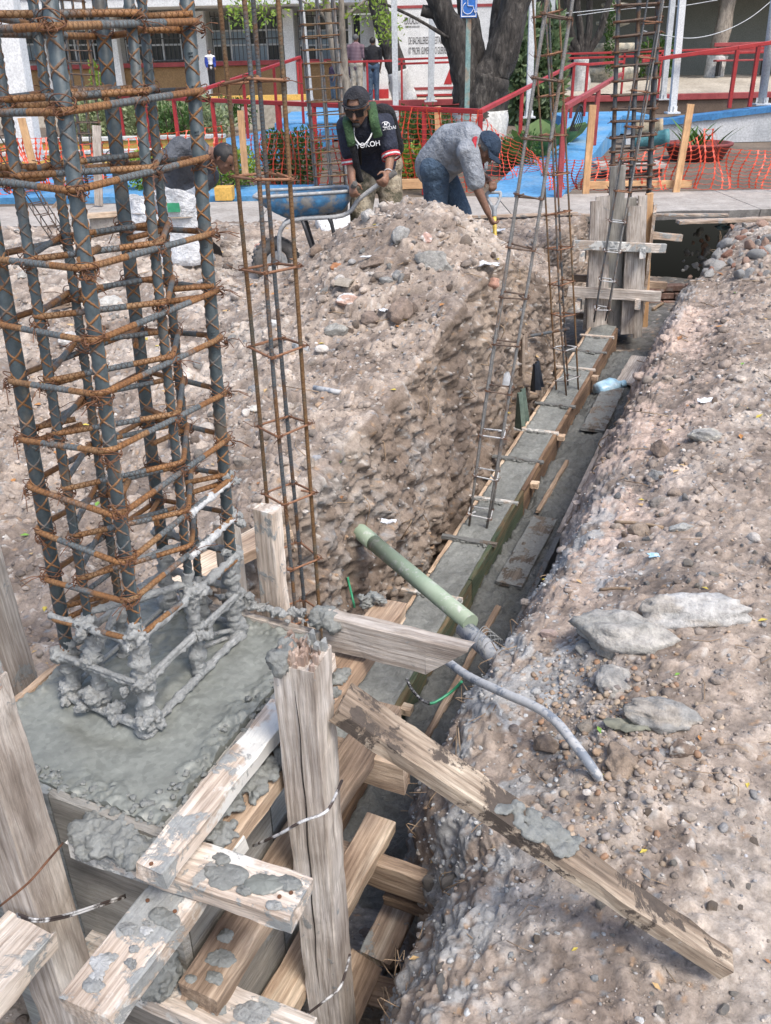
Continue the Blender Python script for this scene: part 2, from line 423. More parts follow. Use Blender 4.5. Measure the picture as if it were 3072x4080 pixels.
def tiny_attr(name, rough=.85, bump=.3, bs=90, bd=.004, fine=.35):
    # colour comes from the object's own per-vertex stone colour
    t = NT(name); at = t.n('Attribute', attribute_name='pcol'); v = t.coord(); n = t.noise(v, bs, 6, .7)
    c = t.mix(at.outputs['Color'], t.ramp(n, [(.25, (1-fine,)*3), (.75, (1+fine,)*3)]), 1.0, 'MULTIPLY')
    return t.fin(c, rough, t.bump(n, bump, bd))
def rebar_mat(name, steel1, steel2, rust1, rust2, pitch=.012, amount=.5, rough=.6):
    t = NT(name); v = t.coord(); tv = t.n('Attribute', attribute_name='tuv'); sx = t.n('SeparateXYZ'); t.l(tv.outputs['Vector'], sx.inputs[0])
    # crossed ribs along the bar: |sin| ridges of (along/pitch +- around)
    def wave(sign):
        m1 = t.n('Math', operation='MULTIPLY_ADD'); t.l(sx.outputs[1], m1.inputs[0]); m1.inputs[1].default_value = math.pi/pitch
        m0 = t.n('Math', operation='MULTIPLY'); t.l(sx.outputs[0], m0.inputs[0]); m0.inputs[1].default_value = sign
        t.l(m0.outputs[0], m1.inputs[2]); s = t.n('Math', operation='SINE'); t.l(m1.outputs[0], s.inputs[0])
        a = t.n('Math', operation='ABSOLUTE'); t.l(s.outputs[0], a.inputs[0]); return t.mrange(a.outputs[0], .32, .05)
    mx = t.n('Math', operation='MAXIMUM'); t.l(wave(1), mx.inputs[0]); t.l(wave(-1), mx.inputs[1]); rib = mx.outputs[0]
    n = t.noise(v, 9, 6, .65); n2 = t.noise(v, 70, 5, .7)
    st = t.ramp(n2, [(.3, steel1), (.7, steel2)]); ru = t.ramp(n2, [(.3, rust1), (.7, rust2)])
    mk = t.mrange(n, .62-amount*.3, .74-amount*.3)
    mk2 = t.n('Math', operation='MULTIPLY_ADD'); t.l(rib, mk2.inputs[0]); mk2.inputs[1].default_value = .55*min(1, amount*1.6); t.l(mk, mk2.inputs[2]); mk2.use_clamp = True
    c = t.mix(st, ru, mk2.outputs[0])
    b = t.bump(rib, .8, .003); b = t.bump(n2, .3, .002, b)
    return t.fin(c, rough, b, 0.0)
K = {}
K['weather'] = wood('weathered_grey_wood', lin('978b80'), lin('b8aea3'), lin('cfc8bf'), .25)
K['weather2'] = wood('weathered_tan_wood', lin('7d6853'), lin('a18b76'), lin('bfb09d'), .42)
K['strut'] = wood('dark_weathered_plank', lin('41362d'), lin('85735f'), lin('b5a690'), .55, splashcol=(.085, .066, .052), white=.04)
K['pale'] = wood('pale_mortared_wood', lin('a08e7c'), lin('bfb0a0'), lin('d6ccc0'), .5, white=.3)
K['fresh'] = wood('orange_fresh_wood', lin('9a7c60'), lin('bb9f80'), lin('d2bfa4'), .12)
K['stake'] = wood('yellow_pine', lin('b07f45'), lin('c08e50'), lin('cfa164'), .0, .5)
K['brownwood'] = wood('brown_pine', lin('6e5a49'), lin('90785f'), lin('b39c82'), .12)
K['wetwood'] = wood('wet_mortared_board', lin('4a4138'), lin('5d544a'), lin('76695c'), .75, splashcol=(.17, .175, .17))
K['formgreen'] = wood('green_stained_form', lin('2c3a2b'), lin('40503a'), lin('6a5636'), .2, splashcol=(.16, .17, .16))
K['formbrown'] = wood('brown_form_board', lin('54402e'), lin('755940'), lin('947552'), .15, splashcol=(.2, .21, .2))
K['ply'] = wood('grey_form_panel', lin('706e68'), lin('8b8880'), lin('a19d94'), .2, .5)
K['greyply'] = wood('blue_grey_plywood', lin('6f7577'), lin('868b8b'), lin('9aa09d'), .15, .5)
K['splinter'] = wood('torn_orange_wood', lin('7d6455'), lin('a58b7a'), lin('d0bfb0'), .45)
K['wet'] = concrete('wet_concrete', (.17, .178, .168), (.26, .27, .255), .6, .6, True)
K['wetdark'] = concrete('dark_wet_mortar', (.10, .105, .10), (.19, .195, .185), .5, .9, True, 30, .03)
K['crack'] = None
K['wetflat'] = concrete('fresh_troweled_concrete', (.165, .176, .158), (.235, .247, .225), .5, .12, True, 18, .006)
K['mortar'] = concrete('drying_mortar', (.30, .31, .305), (.46, .47, .46), .9, .9, False, 45, .02)
K['mortarwhite'] = concrete('pale_dried_mortar', (.42, .43, .43), (.62, .63, .63), .95, .8, False, 60, .01)
K['slab'] = concrete('dusty_pavement_concrete', (.29, .265, .235), (.43, .40, .365), .9, .5, False, 14, .01)
K['steel'] = None
t = NT('blue_grey_rebar'); v = t.coord(); n = t.noise(v, 7, 6, .65); n2 = t.noise(v, 80, 5, .7)
c = t.mix(t.ramp(n2, [(.3, (.040, .056, .064)), (.7, (.085, .110, .120))]), t.ramp(n2, [(.3, (.16, .10, .05)), (.7, (.24, .16, .085))]), t.mrange(n, .55, .74, 0, .7))
K['steel'] = t.fin(c, .5, t.bump(n2, .25, .002))
t = NT('rusty_rib'); v = t.coord(); n = t.noise(v, 12, 6, .65); n2 = t.noise(v, 90, 5, .7)
c = t.mix(t.ramp(n2, [(.3, (.14, .062, .024)), (.7, (.29, .145, .055))]), t.ramp(n2, [(.3, (.05, .06, .065)), (.7, (.12, .13, .13))]), t.mrange(n, .46, .60))
K['rib'] = t.fin(c, .75, t.bump(n2, .3, .002))
K['tie'] = rebar_mat('tie_bar_steel', (.075, .092, .10), (.16, .18, .185), (.17, .075, .028), (.33, .165, .06), .011, .34)
K['tierust'] = rebar_mat('tie_bar_rust', (.19, .105, .05), (.33, .19, .085), (.15, .065, .025), (.32, .155, .055), .011, .7)
K['wire'] = generic('rusty_tie_wire', (.085, .035, .018), (.21, .095, .045), 30, .7, .2, 120)
K['thinbar'] = rebar_mat('thin_blue_bar', (.055, .07, .082), (.12, .14, .15), (.12, .055, .022), (.24, .13, .055), .010, .5)
K['thinbrown'] = rebar_mat('thin_brown_bar', (.07, .07, .055), (.14, .13, .10), (.13, .06, .022), (.24, .14, .06), .010, .75)
K['thinpale'] = rebar_mat('thin_dusty_bar', (.16, .16, .155), (.30, .30, .29), (.15, .10, .07), (.26, .19, .14), .010, .35)
K['farbar'] = rebar_mat('far_dark_bar', (.05, .06, .07), (.11, .125, .135), (.10, .055, .03), (.17, .10, .055), .012, .4)
K['smooth'] = generic('smooth_rusted_bar', (.12, .05, .025), (.27, .13, .065), 20, .65, .2, 90, c3=(.20, .10, .06))
K['smoothdk'] = generic('dark_rusted_bar', (.07, .05, .04), (.17, .11, .075), 20, .65, .2, 90)
K['dirt'] = None
# ---------------------------------------------------------------- ground with the trench (swept cross sections)
TO = A(0.19, 3.66); TD = nrm(A(.408, .913)); TN = A(TD[1], -TD[0])
def st2w(s, t, z=0.0):
    return A(TO[0]+s*TD[0]+t*TN[0], TO[1]+s*TD[1]+t*TN[1], z)
def w2st(x, y):
    dx, dy = x-TO[0], y-TO[1]; return dx*TD[0]+dy*TD[1], dx*TN[0]+dy*TN[1]
def zbeam(s): return -.85+.068*np.asarray(s)
def interp(s, k): 
    k = np.array(k); return np.interp(s, k[:, 0], k[:, 1])
TL = [(-3, -.52), (-2.3, -.48), (-1.7, -.42), (-1.2, -.34), (-.7, -.31), (0, -.3), (2, -.29), (3.9, -.33), (4.3, -.55), (4.8, -.72), (7.3, -.75)]
TBL = [(-3, -.40), (-1.7, -.32), (-1.2, -.25), (-.7, -.22), (0, -.19), (2, -.17), (3.9, -.22), (4.3, -.46), (4.8, -.62), (7.3, -.62)]
TBR = [(-3, .82), (-2.3, .78), (-1.9, .72), (-1.5, .48), (-1.2, .46), (-.8, .52), (2, .53), (3.9, .52), (4.4, .52), (5, .64), (7.3, .66)]
TR = [(-3, 1.04), (-2.4, 1.0), (-1.94, .98), (-1.74, .83), (-1.36, .77), (-1, .82), (0, .87), (2, .79), (3.4, .75), (4.3, .76), (5, .84), (6, .9), (7.3, .95)]
ZF = [(-3, -.62), (-2.2, -.68), (-1.9, -.85), (-1.4, -1.12), (0, -1.10), (4.4, -.80), (7.3, -.75)]
def hbank(x, y):
    s, t = w2st(x, y)
    m = .70*np.exp(-((x-.36)/np.where(x < .36, 1.0, .66))**2)*np.exp(-((y-6.25)/np.where(y < 6.25, 1.35, .55))**2)
    m += .10*np.exp(-((x+.3)/1.2)**2-((y-5.2)/1.4)**2) + .07*np.exp(-((x+.2)/.8)**2-((y-3.9)/.8)**2)
    m += .12*np.exp(-((x+2.2)/1.0)**2-((y-7.5)/1.2)**2)
    left = t < 0
    r = .03*np.exp(-((x-1.1)/.5)**2-((y-2.2)/.6)**2) + .10*np.exp(-((x-3.2)/.8)**2-((y-8.0)/1.0)**2) - .11*np.exp(-((t-.85)/.22)**2)
    h = np.where(left, m, r+.012*np.sin(x*3.1+y*2.3))
    # dug away under and behind the pavement edge
    return np.where(y > 10.15, h*np.exp(-np.maximum(y-10.15, 0)*6) - .2*sstep(10.2, 10.4, y), h*sstep(10.5, 9.3, y))
NS = 730
e = np.linspace(0, 1, NS); SV = -3.15 + (7.4+3.15)*(np.exp(e*2.35)-1)/(math.exp(2.35)-1)
nl, nwl, nf, nwr, nr = 330, 110, 60, 100, 220
rows = []
uL = np.linspace(0, 1, nl, endpoint=False); uR = np.linspace(0, 1, nr+1)[1:]
wl = np.linspace(0, 1, nwl, endpoint=False); wr = np.linspace(0, 1, nwr, endpoint=False); wf = np.linspace(0, 1, nf, endpoint=False)
NT_ = nl+nwl+nf+nwr+nr
PT = np.zeros((NS, NT_, 3)); KIND = np.zeros((NS, NT_)); SS = np.repeat(SV[:, None], NT_, 1); TT = np.zeros((NS, NT_))
for i, s in enumerate(SV):
    tl, tbl, tbr, tr, zf = interp(s, TL), interp(s, TBL), interp(s, TBR), interp(s, TR), interp(s, ZF)
    ext = max(1.4, 1.21*(s+3.42)-1.32+tl)+1.3
    tL = tl - ext*((np.exp((1-uL)*1.6)-1)/(math.exp(1.6)-1))
    p = st2w(s, 0); X = p[0]+tL*TN[0]; Y = p[1]+tL*TN[1]; zL = hbank(X, Y)
    zrim = hbank(p[0]+(tl-.001)*TN[0], p[1]+(tl-.001)*TN[1])
    rimr = hbank(p[0]+tr*TN[0], p[1]+tr*TN[1])
    tw = tl+(tbl-tl)*(wl**.8); zw = zrim+(zf-zrim)*(wl**1.15)
    tf = tbl+(tbr-tbl)*wf; zff = zf+0*wf
    ww = wr; tw2 = tbr+(tr-tbr)*(ww**1.6); zw2 = zf+(rimr-zf)*np.sin(ww*np.pi/2)**.9
    tR = tr+(3.4)*((np.exp(uR*1.7)-1)/(math.exp(1.7)-1)); X2 = p[0]+tR*TN[0]; Y2 = p[1]+tR*TN[1]; zR = hbank(X2, Y2)
    tt = np.concatenate([tL, tw, tf, tw2, tR]); zz = np.concatenate([zL, zw, zff, zw2, zR])
    PT[i, :, 0] = p[0]+tt*TN[0]; PT[i, :, 1] = p[1]+tt*TN[1]; PT[i, :, 2] = zz; TT[i] = tt
    KIND[i, nl:nl+nwl] = 1; KIND[i, nl+nwl:nl+nwl+nf] = 2; KIND[i, nl+nwl+nf:nl+nwl+nf+nwr] = 3; KIND[i, nl+nwl+nf+nwr:] = 4
gu = np.gradient(PT, axis=1); gv = np.gradient(PT, axis=0); NRM = np.cross(gu, gv); NRM /= np.maximum(np.linalg.norm(NRM, axis=2), 1e-9)[..., None]
NRM *= np.sign(NRM[:, :1, 2:3])
# soften the normals near rims
for _ in range(6): NRM[:, 1:-1] = (NRM[:, :-2]+2*NRM[:, 1:-1]+NRM[:, 2:])/4
P = PT.reshape(-1, 3); N = NRM.reshape(-1, 3); Kd = KIND.ravel(); Sf = SS.ravel(); Tf = TT.ravel()
isw = ((Kd == 1) | (Kd == 3)).astype(float); isf = (Kd == 2).astype(float)
lw = (Kd == 1)
calm = sstep(1.2, 1.8, np.where(Kd == 4, Tf, 0)+0.25*fbm(P, 1.3, 2, .5, 3))       # trodden path on the right
far = np.clip(np.hypot(P[:, 0], P[:, 1])/4, .6, 2.0)
D = fbm(P, 2.1, 3, .5, 11)*np.where(isw > 0, .05, np.where(Kd == 4, .018, .028))
# wall: hackly broken face, with vertical streaks in the far left part
stv = np.stack([Sf*7, Tf*3, P[:, 2]*2.2], 1)
D += isw*.012*fbm(stv, 1.2, 4, .6, 31)
Pw = P+.035*np.stack([fbm(P, 6, 2, .5, 201), fbm(P, 6, 2, .5, 202), fbm(P, 6, 2, .5, 203)], 1)
d1, i1 = worley(Pw, 8.0, 41); D += (1-calm*.85)*(1-isf)*(sstep(.78, .35, d1)*np.where(i1 > .55, .034*i1, .006)*np.where(isw > 0, .2, np.where(Kd == 4, .5, 1.0)) + isw*(i1-.5)*.018)
D += isw*(.030*(.45-np.abs(fbm(P*A(1, 1, 1.5), 5.5, 5, .58, 241)))+.009*fbm(P*A(1, 1, 1.4), 34, 4, .65, 235)+.018*fbm(P*A(1, 1, 1.6), 11, 4, .62, 231)-.012*np.abs(fbm(P*A(1, 1, 2.2), 7, 3, .6, 233)))
d2, i2 = worley(Pw+3.3, 21.0, 51); D += (1-calm*.6)*np.where(isw > 0, .3, 1.0)*sstep(.75, .3, d2)*np.where(i2 > .5, .024*i2, .002)
d3, i3 = worley(P+7.7, 52.0, 61); D += sstep(.7, .25, d3)*np.where(i3 > .45, .011*i3, .001)
D += isw*(i2-.5)*.008+fbm(P, 60, 2, .6, 71)*.0025
D *= np.where(Kd == 2, .6, np.where(Kd == 3, .55, np.where(Kd == 4, .85-.4*np.exp(-((Tf-.85)/.18)**2), 1.0)))
D = np.where((Sf > 6.2), D*.6, D)
P2 = P + N*D[:, None]
P2[:, 2] = np.where(P[:, 1] > 10.25, np.minimum(P2[:, 2], -.115), P2[:, 2])
# earth colours (dry tan, brown loam, pink clay at the right rim, mortar splashes)
def mixc(c, d, f): return c*(1-f[:, None])+np.asarray(d)*f[:, None]
big = fbm(P, .9, 4, .55, 81)*.5+.5; med = fbm(P, 5, 3, .6, 91)*.5+.5
col = np.tile(A(.325, .272, .228), (len(P), 1))
col = mixc(col, (.425, .375, .325), sstep(.45, .85, big))
col = mixc(col, (.190, .153, .127), sstep(.62, .30, med)*.75)
left = Tf < .2
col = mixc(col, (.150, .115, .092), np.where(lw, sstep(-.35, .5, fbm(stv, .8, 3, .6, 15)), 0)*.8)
col = mixc(col, (.37, .30, .235), np.where(lw & (Sf > 1.5), sstep(.0, .6, fbm(stv, .7, 2, .6, 17)), 0)*.9)
rimp = np.where(Kd >= 3, np.exp(-((Tf-.82)/.24)**2)*sstep(-1.2, .0, Sf)*sstep(4.2, 3.0, Sf), 0)*sstep(.25, .6, med)
col = mixc(col, (.46, .36, .30), np.clip(rimp*1.2, 0, .9))
gm = fbm(P, 3.2, 4, .6, 101)*.5+.5
gm2 = fbm(P, 14, 4, .65, 111)*.5+.5; gm = .5*gm+.5*gm2
grey = np.where(Kd == 3, sstep(.9, -.3, Sf)*sstep(.40, .58, gm), 0)
grey = np.maximum(grey, np.where(Kd == 4, np.exp(-((Tf-.85)/.22)**2)*sstep(-.1, -.6, Sf)*sstep(.48, .60, gm), 0))
grey = np.maximum(grey, np.where(lw & (Sf < .6), sstep(.56, .66, gm)*.7, 0))
grey = np.maximum(grey, np.where(Kd == 3, sstep(2.4, 3.6, Sf)*sstep(.45, .62, gm)*.7, 0))
col = mixc(col, (.36, .37, .37), grey*.85)
path = np.where(Kd == 4, calm, 0)
col = mixc(col, (.365, .320, .275), path*.7)
floorw = np.where(Kd == 2, sstep(-2.0, -1.5, Sf), 0)
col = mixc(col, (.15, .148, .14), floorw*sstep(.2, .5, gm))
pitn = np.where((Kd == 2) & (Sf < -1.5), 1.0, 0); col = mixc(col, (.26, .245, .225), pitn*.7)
tone = np.where(isw > 0, (.90+.20*i2)*(.92+.16*i3), (.77+.46*i2)*(.85+.30*i3)); pebw = (i3 > .93)*(d3 < .42)
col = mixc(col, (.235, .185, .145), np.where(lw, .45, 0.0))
col = col*tone[:, None]*np.where(isw > 0, 1.0, .90+.2*i1)[:, None]
col = mixc(col, (.52, .49, .45), pebw*.8); pebo = ((i3 < .05)*(d3 < .42)).astype(float); col = mixc(col, (.40, .27, .17), pebo*.7)
pebg = ((i3 > .05)*(i3 < .10)*(d3 < .45)).astype(float); col = mixc(col, (.24, .25, .26), pebg*.8)
idx = np.arange(NS*NT_).reshape(NS, NT_)
Fq = np.stack([idx[:-1, :-1], idx[:-1, 1:], idx[1:, 1:], idx[1:, :-1]], -1).reshape(-1, 4)
tt_ = NT('excavated_earth'); at = tt_.n('Attribute', attribute_name='pcol'); v = tt_.coord(); n1 = tt_.noise(v, 90, 8, .75); n2 = tt_.noise(v, 22, 6, .7)
c = tt_.mix(at.outputs['Color'], tt_.ramp(n1, [(.25, (.62, .6, .58)), (.5, (1, 1, 1)), (.78, (1.4, 1.4, 1.42))]), 1.0, 'MULTIPLY')
c = tt_.mix(c, tt_.ramp(n2, [(.3, (.8, .78, .76)), (.7, (1.12, 1.12, 1.12))]), 1.0, 'MULTIPLY')
K['dirt'] = tt_.fin(c, .95, tt_.bump(n2, .5, .012, tt_.bump(n1, .7, .006)), 0, .2)
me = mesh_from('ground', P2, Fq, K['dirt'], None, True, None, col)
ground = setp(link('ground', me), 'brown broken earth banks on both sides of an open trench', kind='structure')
TERR = P2.reshape(NS, NT_, 3)
def gz(x, y):
    # ground height under a point on the banks (nearest terrain sample)
    s, t = w2st(x, y); i = int(np.clip(np.searchsorted(SV, s), 0, NS-1)); j = int(np.argmin(np.abs(TT[i]-t)))
    return float(TERR[i, j, 2])
def gp(px, py, z0=0.0):
    # where the photo ray through a pixel meets the ground
    d = ray(px, py); best = None
    for k in np.linspace(.9, 14, 1300):
        q = _C+d*k/d[1]
        if q[2] < 0.7 and q[2] <= gz(q[0], q[1]): return q
    return onZ(px, py, z0)
def bank_normal(p):
    return A(0, 0, 1)
# far ground beyond the pavement, to the horizon
mb = MB(); n_ = 24
gx = np.linspace(-60, 60, n_); gy = np.concatenate([[10.6], np.linspace(11.78, 160, n_)])
V = [(x, y, -.05) for y in gy for x in gx]; Fg = [(j*n_+i, j*n_+i+1, (j+1)*n_+i+1, (j+1)*n_+i) for j in range(len(gy)-1) for i in range(n_-1)]
mb.add(V, Fg); K['soil'] = generic('garden_soil', (.10, .075, .055), (.22, .17, .125), 1.2, .95, .6, 18, .02)
setp(mb.build('garden_ground', K['soil']), kind='structure')
mb = MB(); mb.add([(-60, -40, -1.6), (60, -40, -1.6), (60, 12, -1.6), (-60, 12, -1.6)], [(0, 1, 2, 3)])
setp(mb.build('lower_ground', K['soil']), kind='structure')
# pavement slab along the far side of the excavation: separate cast panels
pv = setp(bpy.data.objects.new('pavement', None), kind='structure'); COL.objects.link(pv)
xs = [-9.0, -6.2, -3.6, -1.35, 1.5, 4.3, 7.2, 10]
for i in range(len(xs)-1):
    mb = MB(); x0, x1 = xs[i]+.006, xs[i+1]-.006; n_ = 40; rs = np.random.default_rng(i)
    X = np.linspace(x0, x1, n_); edge = 10.28+.05*fbm(np.stack([X*2, X*0, X*0], 1), 1, 3, .6, 5)+(-.25 if i == 2 else 0)
    top = [(x, y, .0+.006*math.sin(x*2)) for x, y in zip(X, edge)]; V = top+[(x, 11.80, .004) for x in X]+[(x, y+.04, -.10) for x, y in zip(X, edge)]+[(x, 11.80, -.10) for x in X]
    Fp = []
    for q in range(n_-1):
        Fp += [(q, q+1, n_+q+1, n_+q), (2*n_+q, 2*n_+q+1, q+1, q), (n_+q, n_+q+1, 3*n_+q+1, 3*n_+q)]
    Fp += [(0, n_, 3*n_, 2*n_), (n_-1, 2*n_+n_-1, 3*n_+n_-1, n_+n_-1)]
    mb.add(V, Fp); mb.build('paving_slab', K['slab'], pv)
# ---------------------------------------------------------------- trench beam, forms and boards
def sb(name, a, b, W, T, mat, label=None, parent=None, cat='board', group=None, up=(0, 0, 1), **k):
    return board(name, st2w(*a), st2w(*b), W, T, mat, label, cat, group, parent, up, **k)
def s_at(py, zfun, t=0.0, lo=-2, hi=6):
    # position along the trench whose point (t, zfun(s)) is seen at photo row py
    for _ in range(40):
        m = (lo+hi)/2; v = st2w(m, t, float(zfun(m)))-_C
        y = 2040-FPX*np.dot(v, _U)/np.dot(v, _F)
        if y > py: lo = m
        else: hi = m
    return (lo+hi)/2
def rough_block(s0, s1, t0, t1, ztop, h, ns, ntt, amp, seed, edge=.01):
    # cast strip: uneven top sheet with sides down h
    S = np.linspace(s0, s1, ns); T = np.linspace(t0, t1, ntt); G = np.array([[st2w(s, t, float(ztop(s))) for t in T] for s in S])
    q = G.reshape(-1, 3); n = fbm(q, 9, 4, .6, seed)*amp + np.maximum(0, fbm(q, 32, 3, .6, seed+5))*amp*.8
    G[..., 2] += n.reshape(ns, ntt)
    G[0, :, :2] += (fbm(G[0], 20, 2, .6, 3)*edge)[:, None]; G[-1, :, :2] += (fbm(G[-1], 20, 2, .6, 4)*edge)[:, None]
    top = G.reshape(-1, 3); mb = MB(); F = [(i*ntt+j, i*ntt+j+1, (i+1)*ntt+j+1, (i+1)*ntt+j) for i in range(ns-1) for j in range(ntt-1)]
    ring = [i*ntt for i in range(ns)]+[(ns-1)*ntt+j for j in range(1, ntt)]+[i*ntt+ntt-1 for i in range(ns-2, -1, -1)]+[j for j in range(ntt-2, 0, -1)]
    low = top[ring].copy(); low[:, 2] -= h; nb_ = len(top); m = len(ring)
    mb.add(np.concatenate([top, low]), F+[(ring[k], ring[(k+1) % m], nb_+(k+1) % m, nb_+k) for k in range(m)], 0, True)
    return mb
# concrete tie beam
mb = rough_block(-1.82, 4.42, -.10, .10, zbeam, .24, 420, 16, .009, 5)
thing(mb, 'concrete_tie_beam', K['wet'], 'freshly cast grey concrete beam running along the bottom of the trench', 'beam')
SPY = [1344, 1405, 1473, 1618, 1723, 1837, 2000, 2160, 2380]
forms = empty('beam_formwork', st2w(0, 0, -1.1), 'green and brown edge boards with cross strips holding the long trench beam', 'formwork')
sec = [(-1.8, -.75, 'formbrown'), (-.74, .35, 'formgreen'), (.36, 1.35, 'formgreen'), (1.36, 2.5, 'formbrown'), (2.51, 4.38, 'formbrown')]
for a, b, m in sec:
    sb('side_board', (a, .115, zbeam(a)-.11), (b, .115, zbeam(b)-.11), .235, .024, K[m], None, forms, up=(*TN, 0))
    sb('side_board', (a, -.115, zbeam(a)-.115), (b, -.115, zbeam(b)-.115), .225, .022, K['fresh'], None, forms, up=(*TN, 0))
for i, py in enumerate(SPY):
    s = s_at(py, zbeam); z = zbeam(s)+.008
    sb('cross_strip', (s-.006, -.15-.02*(i % 3), z), (s+.010, .135+.012*(i % 2), z), .034, .018, K['wetwood' if i % 2 else 'pale'], None, forms)
    pts = [st2w(s+random.uniform(-.03, .03), random.uniform(-.1, .1), zbeam(s)+.006) for _ in range(22)]
    mm = MB(); lumps(mm, pts, .009, i, 0, .5); mm.build('mortar_ridge', K['wet'], forms, np.array(forms.location))
for i, s in enumerate((-.62, -.2, 1.5, 2.2, 3.3)):
    sb('edge_cleat', (s, .128, zbeam(s)-.03), (s+.002, .175, zbeam(s)-.03), .05, .035, K['fresh'], None, forms)
# wet blinding strip right of the beam
zst_ = lambda s: zbeam(s)-.15
mb = rough_block(-1.75, 4.25, .128, .50, zst_, .08, 330, 24, .03, 15)
thing(mb, 'blinding_strip', K['wetdark'], 'rough wet mortar strip on the trench floor right of the beam', 'concrete')
bl = [('flat_board', (.55, .27, -.125), (1.28, .285, -.120), .15, .02, 'wetwood', 'dark wet plank lying flat in the trench beside the green form'),
      ('edge_board', (-.55, .415, -.13), (1.05, .425, -.10), .12, .03, 'wetwood', 'long dark board on edge along the foot of the right bank'),
      ('edge_board', (1.1, .41, -.12), (2.5, .42, -.10), .11, .03, 'weather', 'grey board on edge along the right bank beside the blue bottle'),
      ('flat_board', (2.55, .30, -.115), (3.35, .30, -.115), .17, .02, 'wetwood', 'wide mortar-crusted plank flat in the trench beyond the blue bottle'),
      ('flat_board', (3.45, .36, -.11), (4.05, .38, -.11), .14, .02, 'weather', 'short grey plank flat in the trench before the far form'),
      ('thin_lath', (-.75, .255, -.125), (.35, .275, -.125), .03, .02, 'brownwood', 'thin brown lath lying along the mortar strip near the green pipe'),
      ('thin_lath', (1.35, .22, -.125), (2.05, .235, -.125), .028, .02, 'brownwood', 'thin reddish lath lying along the mortar strip in mid trench'),
      ('short_plank', (-1.55, .42, -.2), (-1.05, .43, -.2), .09, .03, 'wetwood', 'black wet board end deep in the trench behind the near post')]
for nme, a, b, W, T, m, lab in bl:
    e_ = nme == 'edge_board'
    sb(nme, (a[0], a[1], zbeam(a[0])+a[2]+(0 if not e_ else -.02)), (b[0], b[1], zbeam(b[0])+b[2]+(0 if not e_ else -.02)), W, T, K[m], lab, up=(*TN, 0) if e_ else (0, 0, 1), chip=.2)
# ------------------------------------------------ near pedestal and its formwork
S0, S1, T0, T1, ZC = -2.50, -1.855, -.085, .425, .36
ped = empty('concrete_pedestal', st2w((S0+S1)/2, (T0+T1)/2, -.85), 'fresh smooth grey concrete pedestal filling the near wooden form', 'pedestal')
ns, ntt = 150, 130
S = np.linspace(S0, S1, ns); T = np.linspace(T0, T1, ntt)
G = np.array([[st2w(s, t, ZC) for t in T] for s in S]); q = G.reshape(-1, 3)
edge = np.minimum(np.minimum(np.repeat(S-S0, ntt), np.repeat(S1-S, ntt)), np.minimum(np.tile(T-T0, ns), np.tile(T1-T, ns)))
rg = sstep(.085, .01, edge+.03*fbm(q, 9, 3, .6, 2))
inn = np.exp(-((np.repeat(S, ntt)+2.06)/.22)**2-((np.tile(T, ns)-.13)/.17)**2)
dz = .004*fbm(q, 3.0, 2, .5, 21)+.0007*fbm(q, 30, 3, .6, 22) + rg*(.010*fbm(q, 28, 4, .65, 23)+.008) + inn*(.012*fbm(q, 16, 3, .6, 24)+.006)
dz += -.012*np.exp(-((np.repeat(S, ntt)+2.33)/.03)**2)*sstep(.0, .1, np.tile(T, ns))*sstep(.36, .2, np.tile(T, ns))
q = q.copy(); q[:, 2] += dz
F = [(i*ntt+j, i*ntt+j+1, (i+1)*ntt+j+1, (i+1)*ntt+j) for i in range(ns-1) for j in range(ntt-1)]
mb = MB(); mb.add(q, F, 0, True)
ring = [i*ntt for i in range(ns)]+[(ns-1)*ntt+j for j in range(1, ntt)]+[i*ntt+ntt-1 for i in range(ns-2, -1, -1)]+[j for j in range(ntt-2, 0, -1)]
low = q[ring].copy(); low[:, 2] = -.80; m = len(ring)
mb.add(np.concatenate([q[ring], low]), [(k, (k+1) % m, m+(k+1) % m, m+k) for k in range(m)], 0)
mb.build('pedestal_top', K['wetflat'], ped, np.array(ped.location))
def crumbs(n, fs, r, seed, zf=ZC, flat=.6):
    rs = np.random.default_rng(seed); mm = MB()
    for _ in range(n):
        s, t = fs(rs); lumps(mm, [st2w(s, t, zf+rs.uniform(-.003, .006))], r*rs.uniform(.4, 1.5), int(rs.integers(0, 999)), 0, flat)
    return mm
mm = crumbs(150, lambda r: (S0+r.uniform(-.01, .04), r.uniform(T0, T1)), .006, 1)
crumb2 = crumbs(150, lambda r: (r.uniform(S0, S1), T1+r.uniform(-.05, .02)), .0055, 2)
mm.build('mortar_crumbs', K['wet'], ped, np.array(ped.location)); crumb2.build('mortar_crumbs', K['wet'], ped, np.array(ped.location))
frm = empty('column_formwork', st2w(-2.18, .16, -.85), 'weathered timber form of panels, posts and crossing walers around the near pedestal', 'formwork')
FL = np.array(frm.location)
def fpanel(a, b, z0, z1, th, mat, nrmv):
    return board('panel', st2w(*a, (z0+z1)/2), st2w(*b, (z0+z1)/2), z1-z0, th, K[mat], None, 'board', None, frm, nrmv, nx=12)
fpanel((S0-.012, T0-.03), (S0-.012, .17), -.85, ZC+.004, .02, 'greyply', (*TD, 0)); fpanel((S0-.012, .175), (S0-.012, T1+.024), -.85, ZC+.004, .02, 'ply', (*TD, 0))
fpanel((S0, T1+.013), (-2.17, T1+.013), -.85, ZC-.002, .022, 'ply', (*TN, 0)); fpanel((-2.165, T1+.013), (S1, T1+.013), -.85, ZC-.002, .022, 'greyply', (*TN, 0))
fpanel((S0, T0-.012), (S1, T0-.012), -.85, ZC+.012, .02, 'fresh', (*TN, 0)); fpanel((S1+.012, T0), (S1+.012, T1), -.85, ZC+.014, .02, 'weather', (*TD, 0))
def wal(a, b, W, T, mat, name='waler', lab=None, **k): return sb(name, a, b, W, T, K[mat], lab, frm, **k)
